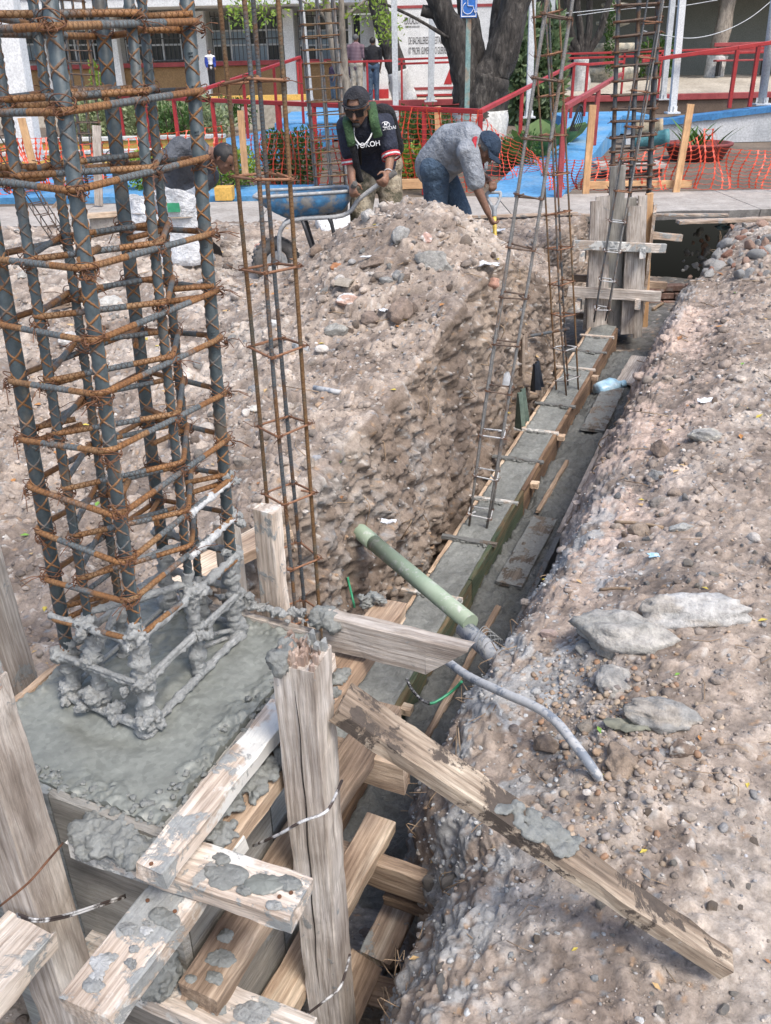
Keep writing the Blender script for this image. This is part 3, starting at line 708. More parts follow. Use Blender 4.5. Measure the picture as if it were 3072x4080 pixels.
wal((-2.61, .487, ZC+.012), (-1.93, .487, ZC+.012), .062, .04, 'pale', lab='whitewashed rail on top of the right panel, its end sticking out', chip=.3)
wal((-2.535, .264, .308), (-2.515, .735, .308), .095, .042, 'pale', lab='front waler smeared with wet mortar', chip=.3)
wal((-2.805, .49, .262), (-2.40, .492, .262), .105, .045, 'pale', lab='big pale plank end pointing at the viewer', chip=.2)
wal((-2.46, .497, .285), (-1.555, .50, .285), .088, .045, 'fresh', chip=.2)
wal((-2.58, .515, .0), (-1.645, .515, .0), .095, .045, 'brownwood', chip=.3)
wal((-2.50, .515, -.39), (-1.70, .515, -.39), .09, .045, 'fresh')
wal((-2.56, .20, -.045), (-2.555, .74, -.045), .095, .045, 'pale', chip=.3); wal((-2.56, .0, -.42), (-2.555, .70, -.42), .09, .045, 'weather2')
wal((-1.823, .44, .375), (-1.823, .765, .375), .10, .042, 'weather', lab='long grey back waler ending in a sawn point', up=(*TD, 0), ends=(0, -.055))
wal((-1.815, -.2, -.05), (-1.815, .645, -.05), .10, .045, 'brownwood', up=(*TD, 0)); wal((-1.815, -.2, -.45), (-1.815, .78, -.45), .10, .045, 'brownwood', up=(*TD, 0))
wal((-2.88, -.155, -.2), (-2.30, -.155, -.2), .105, .05, 'pale', chip=.2)
wal((-3.02, .245, .20), (-2.685, .245, .20), .115, .05, 'pale', lab='pale plank end low at the left corner', chip=.3)
wal((-2.52, -.15, .20), (-1.80, -.15, .20), .09, .045, 'weather')
# posts
def post(name, s, t, zb, zt, W, T, mat, rot=0.0, lean=(0, 0), splint=0.0, seed=1, lab=None):
    p = st2w(s, t, zb); q = p+A(lean[0], lean[1], zt-zb)
    u = A(TD[0]*math.cos(rot)-TD[1]*math.sin(rot), TD[0]*math.sin(rot)+TD[1]*math.cos(rot), 0)
    o = board(name, p, q, W, T, K[mat], lab, 'board', None, frm, u, nx=30, rough=.0012, seed=seed)
    if splint:
        Rm = frame(p, q, u); rs = np.random.default_rng(seed); mm = MB()
        for k in range(46):
            y = rs.uniform(-W*.46, W*.46); z = rs.uniform(-T*.46, T*.46); h = splint*rs.uniform(.2, 1.0)*(1.0-abs(y)/W*.6)
            w_ = rs.uniform(.004, .011); d_ = rs.uniform(.004, .010)
            base = np.array([[-.02, y-w_, z-d_], [-.02, y+w_, z-d_], [-.02, y+w_, z+d_], [-.02, y-w_, z+d_]])
            tipx = h; tip = np.array([[tipx*.8, y-w_*.6, z-d_*.6], [tipx*.7, y+w_*.6, z-d_*.6], [tipx, y+w_*.3, z+d_*.4], [tipx*.9, y-w_*.3, z+d_*.4]])
            V = np.concatenate([base, tip]); V[:, 1] = np.clip(V[:, 1], -W*.49, W*.49); V[:, 2] = np.clip(V[:, 2], -T*.49, T*.49)
            mm.add(q+V @ Rm.T, [(0, 1, 5, 4), (1, 2, 6, 5), (2, 3, 7, 6), (3, 0, 4, 7), (4, 5, 6, 7)])
        so_ = mm.build('splinters', K['splinter'], o); so_.matrix_parent_inverse = Matrix.Identity(4)
        Mi = o.matrix_basis.inverted(); 
        me_ = so_.data; me_.transform(Mi @ Matrix.Translation(-Vector(FL)))
    return o
post('post', -2.215, .605, -.72, .612, .090, .088, 'weather', .10, (-.008, .0), .05, 3, 'stout grey post with a long crack and a torn splintered top')
post('post', -2.622, .213, -.75, .73, .092, .088, 'weather', .05, (-.02, .0), .08, 4, 'brown-stained post at the left edge with a torn top')
post('post', -1.79, .262, -.6, .665, .062, .042, 'pale', -.1, (.01, .0), 0, 5); post('post', -1.785, .145, -.6, .60, .06, .04, 'weather', 0, (0, 0), 0, 6)
post('post', -2.17, -.255, -.6, .70, .16, .04, 'weather', math.pi/2+.3, (-.05, .02), 0, 7); post('post', -2.40, -.19, -.6, .62, .09, .045, 'ply', math.pi/2+.25, (-.04, .0), 0, 8)
# long drying crack down the front of the big post and a few nail heads
K['crack'] = generic('deep_wood_crack', (.02, .016, .013), (.05, .04, .034), 20, .95, 0, 40)
pc0 = st2w(-2.215, .605, 0); u_ = A(TD[0]*math.cos(.10)-TD[1]*math.sin(.10), TD[0]*math.sin(.10)+TD[1]*math.cos(.10), 0); v_ = A(u_[1], -u_[0], 0)
mb = MB(); zs = np.linspace(.56, -.35, 40); V = []
for k, z in enumerate(zs):
    w2 = .0017*math.sin(min(1, k/39*1.02)*math.pi)**.5+.0002; c_ = pc0+A(-.008*(z+.72)/1.33, 0, 0)-u_*.0465+v_*(-.004+.006*math.sin(z*3.1)+.0015*math.sin(z*31)); c_ = A(c_[0], c_[1], z); V += [c_-v_*w2, c_+v_*w2]
mb.add(V, [(2*k, 2*k+1, 2*k+3, 2*k+2) for k in range(39)]); mb.build('crack', K['crack'], frm, FL)
for k, (s_, t_, z_) in enumerate([(-2.53, .70, .3295), (-2.515, .715, .3295), (-2.60, .46, .2852), (-2.60, .52, .2852), (-2.55, .70, -.0218), (-2.60, .487, ZC+.0328)]):
    mb = MB(); mb.tube([st2w(s_, t_, z_), st2w(s_, t_, z_+.002)], .004, 8); mb.build('nail_head', K['wire'], frm, FL)
# mortar heaps on the form
def heap(fs, n, r, seed, mat='wet', parent=frm, name='mortar_heap', flat=.7, mb_=None):
    rs = np.random.default_rng(seed); mm = mb_ or MB()
    for _ in range(n):
        p = fs(rs); ico_add(mm, p, r*rs.uniform(.5, 1.5)*A(rs.uniform(.8, 1.4), rs.uniform(.8, 1.4), flat), rs, 0, 2, .3)
    return remesh(mm, name, K[mat], .0042, parent, 2, .0045, 110)
heap(lambda r: st2w(-2.545+r.uniform(-.035, .03), r.uniform(.27, .46), .335+r.uniform(0, .018)), 110, .013, 31)
heap(lambda r: st2w(r.uniform(-2.46, -1.9), .50+r.uniform(-.035, .035), .312+r.uniform(0, .012)), 170, .010, 32)
heap(lambda r: st2w(-1.84+r.uniform(-.015, .03), r.uniform(.0, .42), .40+r.uniform(-.01, .012)), 80, .008, 33, 'mortar')
heap(lambda r: st2w(-2.24+r.uniform(-.03, .02), .585+r.uniform(-.03, .0), .615+r.uniform(-.012, .02)), 40, .011, 34)
heap(lambda r: st2w(-1.83+r.uniform(-.02, .02), .44+r.uniform(-.02, .05), .41+r.uniform(-.01, .01)), 20, .016, 35)
def splat(c, r, seed, mat='wet', up=A(0, 0, 1), th=.006, name='mortar_splat', parent=frm):
    rs = np.random.default_rng(seed); n = 44; a = np.linspace(0, 2*np.pi, n, endpoint=False)
    rr = r*(1+.28*fbm(np.stack([np.cos(a), np.sin(a), a*0], 1)+seed, 1.25, 3, .55, seed))
    u = nrm(np.cross(up, A(.3, .9, .1))); v = np.cross(up, u); mm = MB(); V = []
    for k, h in ((1.0, 0.0), (.95, th*.35), (.8, th*.7), (.0001, th)):
        for x, y in zip(np.cos(a)*rr*k, np.sin(a)*rr*k*.72): V.append(np.asarray(c)+u*x+v*y+up*(h+.001*rs.normal()*(k > .1)))
    F = [(i*n+j, i*n+(j+1) % n, (i+1)*n+(j+1) % n, (i+1)*n+j) for i in range(3) for j in range(n)]
    mm.add(V, F, 0, True); return mm.build(name, K[mat], parent, np.array(parent.location))
zt = .3305
for i, (s, t, r, m) in enumerate([(-2.53, .585, .042, 'wet'), (-2.515, .66, .034, 'wetflat'), (-2.50, .70, .022, 'wet'), (-2.545, .635, .016, 'wet'), (-2.50, .56, .02, 'wet'), (-2.55, .70, .014, 'mortar')]):
    splat(st2w(s, t, zt), r, 40+i, m)
zt = .2855
for i, (s, t, r, m) in enumerate([(-2.62, .515, .030, 'wet'), (-2.66, .463, .019, 'mortar'), (-2.652, .495, .012, 'mortarwhite'), (-2.72, .47, .014, 'mortar'), (-2.735, .462, .02, 'mortarwhite'), (-2.755, .475, .013, 'mortarwhite'), (-2.77, .478, .02, 'mortar'), (-2.69, .50, .010, 'mortar'), (-2.715, .512, .012, 'mortar'), (-2.64, .488, .008, 'mortar')]):
    splat(st2w(s, t, zt), r, 60+i, m, th=.004)
zt = -.022
for i, (s, t, r) in enumerate([(-2.55, .47, .03), (-2.57, .55, .02), (-2.55, .62, .035), (-2.58, .50, .014), (-2.56, .68, .02), (-2.54, .42, .02)]): splat(st2w(s, t, zt), r, 80+i, 'wet' if i % 2 else 'mortar')
zt = .0235
for i, (s, t, r) in enumerate([(-2.50, .52, .03), (-2.45, .50, .02), (-2.54, .53, .018), (-2.56, .49, .014)]): splat(st2w(s, t, zt), r, 90+i)
heap(lambda r: st2w(-2.565+r.uniform(-.02, .02), .40+r.uniform(-.03, .03), -.022+r.uniform(0, .05)), 16, .03, 97)
# strut and loose timbers
p0 = st2w(-2.17, .655, .475); p1 = onZ(2890, 3845, .035)
board('strut', p0, p1, .088, .042, K['strut'], 'long mottled diagonal plank propping the splintered post against the right bank', 'plank', None, None, (0, 0, 1), chip=.35, taper=.45, rough=.0022)
pl = gp(1010, 2190); 
board('plank', onZ(690, 2330, .03), onZ(1125, 2105, .07), .13, .04, K['fresh'], 'orange plank lying on the left bank behind the near form', 'plank', None, None, chip=.2)
heap_s = None
board('plank', st2w(-1.95, .60, -.66), st2w(-1.50, .60, -.62), .10, .03, K['weather2'], 'short pale plank flat in the pit below the splintered post', 'plank')
board('plank', st2w(-2.35, .60, -.60), st2w(-1.98, .585, -.62), .10, .02, K['brownwood'], 'reddish-brown stained board leaning low beside the splintered post', 'plank', None, None, (.3, -.3, .9))
board('plank', st2w(-2.03, .63, -.665), st2w(-2.03, .90, -.60), .09, .02, K['brownwood'], 'wet brown board lying across the bottom of the near pit', 'plank')
board('plank', st2w(-1.80, .58, -.55), st2w(-1.82, .84, -.52), .07, .03, K['brownwood'], 'broken dark board under the lowest waler in the near pit', 'plank')
board('peg', st2w(-1.62, .74, -.4), st2w(-1.58, .80, -.18), .02, .008, K['pale'], 'thin pale splinter of wood leaning in the near pit', 'splinter')
# ------------------------------------------------ far column form
fb = onZ(2465, 1325, -.62); fs, ft = w2st(fb[0], fb[1])
ff = empty('far_column_formwork', (fb[0], fb[1], -.62), 'upright grey board form around the far rebar column at the end of the trench', 'formwork')
def fpx(px0, y0, y1, W, T, mat, dY=0.0, name='upright_board'):
    Y = fb[1]+dY
    z0 = onY(px0[0], y0, Y)[2]; z1 = onY(px0[1], y1, Y)[2]
    a = onYZ(px0[0], Y, z0); b = onYZ(px0[1], Y, z1)
    return board(name, a, b, W, T, K[mat], None, 'board', None, ff, (0, 1, 0))
fpx((2352, 2372), 1345, 800, .075, .03, 'weather', -.02); fpx((2394, 2400), 1320, 782, .115, .03, 'weather', .0)
fpx((2440, 2462), 1310, 662, .13, .028, 'ply', .05); fpx((2497, 2530), 1330, 822, .115, .03, 'weather', -.03); fpx((2540, 2560), 1342, 780, .075, .03, 'weather', -.01)
fpx((2565, 2588), 1300, 770, .06, .04, 'stake', .12); fpx((2470, 2490), 1300, 790, .20, .02, 'ply', .09)
for k_, (xx, m_) in enumerate(((2345, 'weather'), (2580, 'weather2'))):
    Y = fb[1]+.28
    board('side_panel', onYZ(xx, fb[1]+.04, -.1), onYZ(xx+6, fb[1]+.52, -.1), 1.0, .025, K[m_], None, 'board', None, ff, (1, 0, 0))
board('back_panel', onYZ(2350, fb[1]+.54, -.1), onYZ(2580, fb[1]+.54, -.1), 1.0, .025, K['weather'], None, 'board', None, ff, (0, 1, 0))
def fwal(xa, ya, xb, yb, W, T, mat, dY, name='waler', up=(0, -1, 0)):
    a = onY(xa, ya, fb[1]+dY); b = onY(xb, yb, fb[1]+dY); return board(name, a, b, W, T, K[mat], None, 'board', None, ff, up)
fwal(2285, 975, 2652, 990, .075, .04, 'pale', -.08); fwal(2262, 1160, 2630, 1182, .09, .04, 'weather', -.08)
fwal(2285, 1107, 2340, 1110, .06, .04, 'brownwood', .30); fwal(2575, 1133, 2655, 1138, .06, .04, 'brownwood', .3); fwal(2590, 937, 2715, 948, .06, .05, 'weather2', .3); fwal(2290, 1255, 2345, 1262, .06, .04, 'weather', .3)
for xa, ya in ((2318, 1022), (2560, 1010), (2300, 1225), (2540, 1215)):
    a = onY(xa+8, ya-15, fb[1]+.25); b = onY(xa, ya, fb[1]-.16); board('waler_end', a, b, .085, .045, K['pale'], None, 'board', None, ff, (1, 0, 0))
# brick footing seen behind the far form
mb = MB()
bw = empty('brick_footing', (onYZ(2650, 9.3, -.6)[0], 9.35, -.78), 'old red brick footing wall in the shaded pit right of the far form', 'wall')
for r_ in range(3):
    for c_ in range(5):
        o_ = onYZ(2600, 9.3, -.7); mb = MB(); mb.box((o_[0]+c_*.235+(r_ % 2)*.11+random.uniform(-.01, .01), 9.34+random.uniform(-.02, .02), -.78+r_*.078), (.22, .11, .062), None, 0, .006)
        mb.build('brick', K.setdefault('brick', generic('old_brick', (.13, .075, .06), (.22, .13, .10), 14, .9, .5, 60, .004, c3=(.30, .26, .23), vary=.35)), bw, np.array(bw.location))
# ------------------------------------------------ pipes and wires
t_ = NT('green_dusty_pipe'); v = t_.coord((1, 1, 1)); n = t_.noise(v, 16, 7, .75); g = t_.noise(v, 5, 5, .6)
K['gpipe'] = t_.fin(t_.mix(t_.ramp(g, [(.3, (.22, .29, .205)), (.7, (.33, .40, .30))]), (.46, .47, .44), t_.mrange(n, .54, .62)), .6, t_.bump(n, .2, .002))
t_ = NT('grey_mottled_conduit'); v = t_.coord((1, 1, 1)); n = t_.noise(v, 26, 6, .7); g = t_.noise(v, 60, 5, .6)
K['conduit'] = t_.fin(t_.mix((.20, .225, .26), t_.ramp(g, [(.3, (.38, .39, .40)), (.7, (.48, .48, .47))]), t_.mrange(n, .44, .50)), .6, t_.bump(n, .15, .001))
a = onZ(1395, 2085, -.30); b = onZ(1950, 2545, -.30); d = nrm(b-a)
gp_ = empty('green_pipe', a, 'pale green plastic pipe spanning the trench, dusted with mortar', 'pipe')
mb = MB(); mb.tube([a-d*.12, a+d*.22], .0385, 20); mb.tube([a+d*.22, b-d*.12], .036, 20); mb.build('pipe_body', K['gpipe'], gp_, a)
mb = MB(); mb.tube([b-d*.17+A(0, -.02, -.035), b+d*.16+A(0, -.02, -.05)], .036, 18); mb.build('pipe_coupling', K['conduit'], gp_, a)
mb = MB()
for k in range(5):
    c = b-d*.05+d*.02*k; u = nrm(np.cross(d, A(0, 0, 1))); v2 = np.cross(u, d); an = np.linspace(0, 2*np.pi, 20, endpoint=False)
    mb.tube([c+A(0, -.01, -.02)+(.042*math.cos(x))*u+(.048*math.sin(x))*v2+d*.01*math.sin(x*2+k) for x in an], .0016, 5, True)
mb.build('binding_wire', K['mortar'], gp_, a)
def curve3(pts, n=12):
    # Catmull-Rom through points
    P_ = [np.asarray(p, float) for p in pts]; P_ = [2*P_[0]-P_[1]]+P_+[2*P_[-1]-P_[-2]]; out = []
    for i in range(1, len(P_)-2):
        for u in np.linspace(0, 1, n, endpoint=False):
            a_, b_, c_, d_ = P_[i-1:i+3]
            out.append(.5*((2*b_)+(-a_+c_)*u+(2*a_-5*b_+4*c_-d_)*u*u+(-a_+3*b_-3*c_+d_)*u**3))
    out.append(P_[-2]); return np.array(out)
cpts = [onZ(1750, 2610, -.14), onZ(1860, 2690, -.06), onZ(2000, 2758, .0), onZ(2130, 2815, .03), onZ(2215, 2875, .04), onZ(2285, 2960, .035), onZ(2345, 3040, .02), onZ(2400, 3120, -.03)]
mb = MB(); mb.tube(curve3(cpts, 10), .0135, 14); thing(mb, 'grey_conduit', K['conduit'], 'bent grey conduit with flaking coating entering the right bank', 'pipe')
K['gwire'] = generic('green_cable', (.03, .24, .12), (.06, .36, .19), 8, .4, 0, 40); K['bwire'] = generic('striped_cable', (.015, .015, .018), (.3, .3, .3), 120, .5, 0, 40, thr=(.5, .56))
mb = MB(); mb.tube(curve3([onZ(1275, 1975, -.02), onZ(1305, 2030, -.12), onZ(1340, 2110, -.3), onZ(1365, 2200, -.42), onZ(1385, 2300, -.5), onZ(1405, 2385, -.55), onZ(1412, 2420, -.6)], 8), .0055, 8)
thing(mb, 'green_cable', K['gwire'], 'thin green cable hanging down the left trench wall behind the small cage', 'cable')
mb = MB(); mb.tube(curve3([onZ(1840, 2715, -.35), onZ(1800, 2755, -.40), onZ(1740, 2795, -.42), onZ(1712, 2804, -.42)], 8), .0055, 8, m=0); mb.tube(curve3([onZ(1712, 2804, -.42), onZ(1675, 2785, -.42), onZ(1640, 2745, -.40), onZ(1620, 2705, -.38)], 8), .006, 8, m=1)
thing(mb, 'cable_loop', [K['gwire'], K['bwire']], 'green and striped cable looping under the pointed waler', 'cable')
for i, (pts, lab) in enumerate([([(0, 3600, .50), (90, 3530, .52), (170, 3440, .55), (245, 3370, .56)], 'thin wire slung around the post at the left edge'), ]):
    pass
def wirepath(name, pts, r, lab, mat='wire', cat='wire', strands=1):
    mb = MB()
    for k in range(strands):
        mb.tube(curve3([atd(*q)+A(0, 0, .006*k) for q in pts], 6), r, 6)
    return thing(mb, name, K[mat], lab, cat)
def atd(x, y, z): return _C+ray(x, y)*z
K['whitewire'] = generic('mortared_wire', (.05, .035, .03), (.55, .55, .54), 30, .8, 0, 40, thr=(.45, .55))
wirepath('tie_wire', [(70, 3650, 1.52), (150, 3672, 1.50), (260, 3655, 1.56), (400, 3610, 1.64), (500, 3575, 1.70)], .0022, 'pair of mortar-flecked wires wrapping the left edge post to the front panel', 'whitewire', 'wire', 2)
wirepath('tie_wire', [(0, 3610, 1.5), (110, 3520, 1.48), (190, 3430, 1.50), (250, 3360, 1.58)], .0022, 'dark wire rising across the face of the left edge post', 'wire')
wirepath('tie_wire', [(1010, 3370, 1.80), (1110, 3325, 1.70), (1200, 3275, 1.665), (1290, 3240, 1.66), (1325, 3195, 1.67), (1362, 3110, 1.73)], .003, 'whitened wire stretched across the splintered post at mid height', 'whitewire')
wirepath('tie_wire', [(1205, 4055, 1.98), (1290, 3990, 1.955), (1350, 3940, 1.965), (1375, 3880, 2.0), (1395, 3800, 2.02)], .003, 'whitened wire around the splintered post near the picture bottom', 'whitewire')
# short grey pipe stub on the left bank and rebar offcut in the wall
q = gp(1330, 1572); mb = MB(); mb.tube([q+A(-.10, .05, .02), q+A(.055, -.02, .012)], .013, 12); thing(mb, 'pipe_stub', K['conduit'], 'short grey pipe stub lying on the left bank behind the small cage', 'pipe')
a = onZ(2075, 1345, -.15); b = onZ(2265, 1310, -.2)
mb = MB(); mb.tube([a, b], .012, 8); thing(mb, 'bar_stub', K['thinbar'], 'dark bar sticking out of the left trench wall toward the upright cage', 'rebar')
# ---------------------------------------------------------------- reinforcing cages
def ribbed_bar(L, r, p, h, rw, rh, name, mats, halves=(0, math.pi)):
    mb = MB(); mb.tube([(0, 0, 0), (0, 0, L*.5), (0, 0, L)], r, 16)
    for a0 in (0, math.pi):   # two lengthwise ribs
        c = A(math.cos(a0), math.sin(a0), 0); u = A(-math.sin(a0), math.cos(a0), 0)
        V = [c*r*.96+u*rw*.55, c*(r+rh), c*r*.96-u*rw*.55]; V = [v+A(0, 0, z) for z in (0, L) for v in V]
        mb.add(V, [(0, 1, 4, 3), (1, 2, 5, 4)], 0)
    n = 6; V = []; F = []
    for k in range(int(L/p)):
        for a0 in halves:
            for sg in (1, -1):
                b = len(V)
                for i in range(n+1):
                    u = i/n; a = a0+u*math.pi; z = (k+.5)*p+sg*h*(u-.5)*1.0; c = A(math.cos(a), math.sin(a), 0)
                    V += [c*r*.97+A(0, 0, z-rw/2), c*(r+rh)+A(0, 0, z-rw*.12), c*(r+rh)+A(0, 0, z+rw*.12), c*r*.97+A(0, 0, z+rw/2)]
                for i in range(n):
                    for q in range(3): F.append((b+i*4+q, b+(i+1)*4+q, b+(i+1)*4+q+1, b+i*4+q+1))
    mb.add(V, F, 1)
    return mesh_from(name, mb.verts(), mb.F, mats, mb.M, mb.S, np.concatenate(mb.UV))
def round_poly(pts, rad, n=6):
    # closed polygon with rounded corners; returns points and per-point corner flag
    pts = [np.asarray(p, float) for p in pts]; out = []; fl = []
    for i, p in enumerate(pts):
        a = pts[i-1]; b = pts[(i+1) % len(pts)]; u = nrm(a-p); v = nrm(b-p); ang = math.acos(np.clip(u@v, -1, 1)); d = rad/math.tan(ang/2)
        d = min(d, .45*np.linalg.norm(a-p), .45*np.linalg.norm(b-p))
        for k in range(n+1):
            w_ = k/n; q = (1-w_)**2*(p+u*d)+2*w_*(1-w_)*p+w_**2*(p+v*d); out.append(q); fl.append(1)
        nx = b+nrm(p-b)*d
        for w_ in (.25, .5, .75): out.append(out[-1]*0+(p+v*d)*(1-w_)+(b-v*d)*w_); fl.append(.4 if w_ != .5 else 0)
    return np.array(out), np.array(fl)
def tie_mb(mb, pts, fl, r, tails=None, n=8):
    b = len(mb.F); mb.tube(pts, r, n, True)
    k = len(pts)
    for i in range(k):
        m = 1 if (fl[i] > .3 and fl[(i+1) % k] > .3) else 0
        for q in range(n): mb.M[b+i*n+q] = m
    if tails:
        for a, c in tails: mb.tube([a, (a+c)/2, c], r, n, m=1)
def knot_mesh(name, r, big=1.0, seed=0):
    # wire bound around an upright bar of radius r at the origin: slanted loops, a twist and loose ends at +x
    rs = np.random.default_rng(seed); mb = MB(); wr = .0010*big
    for k in range(4):
        a = np.linspace(0, 2*np.pi, 18, endpoint=False); rr = r+.004+.002*rs.random(); ph = rs.uniform(-.3, .3); hh = (.006+.003*k)*(1 if k % 2 else -1)
        P_ = np.stack([rr*np.cos(a)*1.25+.004, rr*np.sin(a)*1.15, hh*np.cos(a+ph)+.0025*(k-1.5)], 1); mb.tube(P_, wr, 5, True)
    c = A(r+.013, 0, 0)
    for k in range(3):
        a = np.linspace(0, 1.7*np.pi, 12); R_ = .0055+.002*rs.random(); P_ = np.stack([c[0]+.004*np.sin(a*2+k), R_*np.cos(a)+.002*k, R_*np.sin(a)-.006*k], 1); mb.tube(P_, wr, 5)
    for k in range(2):
        d = nrm(A(rs.uniform(.2, 1), rs.uniform(-1, 1), rs.uniform(-1, .4))); L = rs.uniform(.02, .055); P_ = [c, c+d*L*.5+A(0, 0, .004), c+d*L]; mb.tube(P_, wr*.9, 5)
    return mesh_from(name, mb.verts(), mb.F, [K['wire']], mb.M, mb.S, np.concatenate(mb.UV))
# ------------------------------------------------ near column cage
LEAN = A(.025, .045, 1.0)
cA, cD, cH, cE = A(-.7014, 1.608, 0), A(-.5117, 1.505, 0), A(-.365, 1.830, 0), A(-.5544, 1.938, 0)
ZR = .885
cg = empty('rebar_column_cage', st2w(-2.07, .135, .30), 'heavy blue-grey rebar column cage with rusty ties rising from the near pedestal', 'rebar cage')
CL = np.array(cg.location)
def at_z(c, z): return A(c[0]+LEAN[0]*(z-ZR), c[1]+LEAN[1]*(z-ZR), z)
mids = {'B': cA*.62+cD*.38, 'F': cD*.47+cH*.53, 'G': cH*.5+cE*.5, 'C': cE*.5+cA*.5}
RB, RM, RT = .0127, .0092, .0062
big_me = ribbed_bar(2.15, RB, .044, .034, .0072, .0019, 'main_bar', [K['steel'], K['rib']])
mid_me = ribbed_bar(2.15, RM, .033, .026, .0055, .0015, 'main_bar', [K['steel'], K['rib']])
barrot = Matrix(((1, 0, LEAN[0], 0), (0, 1, 0, 0), (0, 0, 1, 0), (0, 0, 0, 1)))
bars = {}
for nm, c in list({'A': cA, 'D': cD, 'H': cH, 'E': cE}.items())+list(mids.items()):
    o = bpy.data.objects.new('main_bar', big_me if nm in 'ADHE' else mid_me); COL.objects.link(o); o.parent = cg
    view = math.atan2(-c[1], -c[0])
    o.matrix_basis = Matrix.Translation(Vector(at_z(c, .12)-CL)) @ Vector(LEAN).to_track_quat('Z', 'Y').to_matrix().to_4x4() @ Matrix.Rotation(-math.atan2(0, 1), 4, 'Z') @ Matrix.Rotation(view-math.pi/2+{'A': .3, 'D': -.15, 'H': .05, 'E': .5}.get(nm, random.uniform(-.5, .5)), 4, 'Z')
    bars[nm] = o
levels = [1.935, 1.82, 1.70, 1.585, 1.462, 1.331, 1.219, 1.109, .998, .885, .784, .690, .59, .485, .375]
kn_b = [knot_mesh('tie_wire', RB, 1.0, k) for k in range(4)]; kn_m = [knot_mesh('tie_wire', RM, .9, 10+k) for k in range(3)]
def offset_poly(cs, off):
    cen = sum(cs)/len(cs); return [c+nrm(c-cen)*off for c in cs]
for li, z in enumerate(levels):
    rs = np.random.default_rng(li); tz = rs.uniform(-.012, .012, 4)
    cs = [at_z(c, z)+A(0, 0, tz[i]) for i, c in enumerate((cA, cD, cH, cE))]
    P_, fl = round_poly(offset_poly(cs, (RB+RT)*1.35), .026)
    mb = MB(); cen = sum(cs)/4; h = li % 4
    ca = cs[h]; d1 = nrm(cs[(h+1) % 4]-ca); d2 = nrm(cs[h-1]-ca); dv = nrm(cen-ca)
    tails = [(ca-d2*.0+d1*(-.012)+A(0, 0, RT*2.0), ca+dv*.085+d1*.012+A(0, 0, RT*2.2)), (ca+d2*(-.012)+A(0, 0, -RT*2.0), ca+dv*.095+d2*.012-A(0, 0, RT*1.0))]
    coated = z < .60
    tie_mb(mb, P_, fl, RT, tails); mb.build('square_tie', [K['tie'], K['tierust']] if z > .55 else [K['mortar'], K['mortar']], cg, CL)
    if z < .6: continue
    ms = [at_z(mids[k], z)+A(0, 0, .0145+rs.uniform(-.006, .006)) for k in 'BFGC']
    P_, fl = round_poly(offset_poly(ms, (RM+RT)*1.15), .02); mb = MB(); h = (li+1) % 4; ca = ms[h]; dv = nrm(sum(ms)/4-ca); dd = nrm(ms[(h+1) % 4]-ca)
    tie_mb(mb, P_, fl, RT*.95, [(ca-dd*.01-A(0, 0, RT*2), ca+dv*.07+dd*.03-A(0, 0, RT*2.2))])
    mb.build('diamond_tie', [K['tie'], K['tierust']] if z > .55 else [K['mortar'], K['mortar']], cg, CL)
    if z > .60:
        for nm, c in (('A', cA), ('D', cD), ('H', cH), ('E', cE)):
            o = bpy.data.objects.new('tie_wire', kn_b[int(rs.integers(0, 4))]); COL.objects.link(o); o.parent = cg; out = c-cen; 
            o.matrix_basis = Matrix.Translation(Vector(at_z(c, z)-CL)) @ Matrix.Rotation(math.atan2(out[1], out[0])+rs.uniform(-.7, .7), 4, 'Z')
        for nm in 'BFGC':
            o = bpy.data.objects.new('tie_wire', kn_m[int(rs.integers(0, 3))]); COL.objects.link(o); o.parent = cg; out = mids[nm]-cen
            o.matrix_basis = Matrix.Translation(Vector(at_z(mids[nm], z+.006)-CL)) @ Matrix.Rotation(math.atan2(out[1], out[0])+rs.uniform(-.7, .7), 4, 'Z')
# mortar crust on the foot of the cage
def crust(path, r, amp, seed, n=12):
    P_ = np.asarray(path, float); k = len(P_); mm = MB(); mm.tube(P_, r, n, caps=True)
    V = mm.V[0]; ax = np.repeat(P_, n, 0); d = V-ax; f = 1+amp*np.maximum(-.35, .75*fbm(V, 75, 3, .65, seed)+.55*fbm(V, 28, 2, .6, seed+3)); mm.V[0] = ax+d*f[:, None]; return mm
def seg(a, b, k): return np.linspace(a, b, k)
tops = {'A': .52, 'D': .66, 'H': .60, 'E': .56, 'B': .56, 'F': .64, 'G': .50, 'C': .5}
for i, (nm, zt) in enumerate(tops.items()):
    c = {'A': cA, 'D': cD, 'H': cH, 'E': cE, **mids}[nm]; r = (RB if nm in 'ADHE' else RM)+.0055
    crust(seg(at_z(c, .34), at_z(c, zt), 60), np.concatenate([np.linspace(r*1.15, r, 48), np.linspace(r, r*.75, 12)]), .6, 200+i).build('mortar_crust', K['mortar'], cg, CL)
def ringpart(a, b, z, dz=0): return seg(at_z(a, z)+A(0, 0, dz), at_z(b, z)+A(0, 0, dz), 40)
cen0 = (cA+cD+cH+cE)/4
def outp(c, k=1.0): return c+nrm(c-cen0)*.022*k
rp = [(cA, cD, .59), (cD, cH, .59), (cA, cD, .485), (cD, cH, .485), (cD*.5+cH*.5, cH, .69), (cH, cE, .59), (cD, cH, .375), (cA, cD, .375), (cH, cE, .485), (cA, cE, .485), (mids['F'], cH, .784)]
for i, (a, b, z) in enumerate(rp):
    crust(ringpart(outp(a), outp(b), z), .0072 if z > .6 else .0085, .7, 300+i, 10).build('mortar_crust', K['mortarwhite'] if z > .6 else K['mortar'], cg, CL)
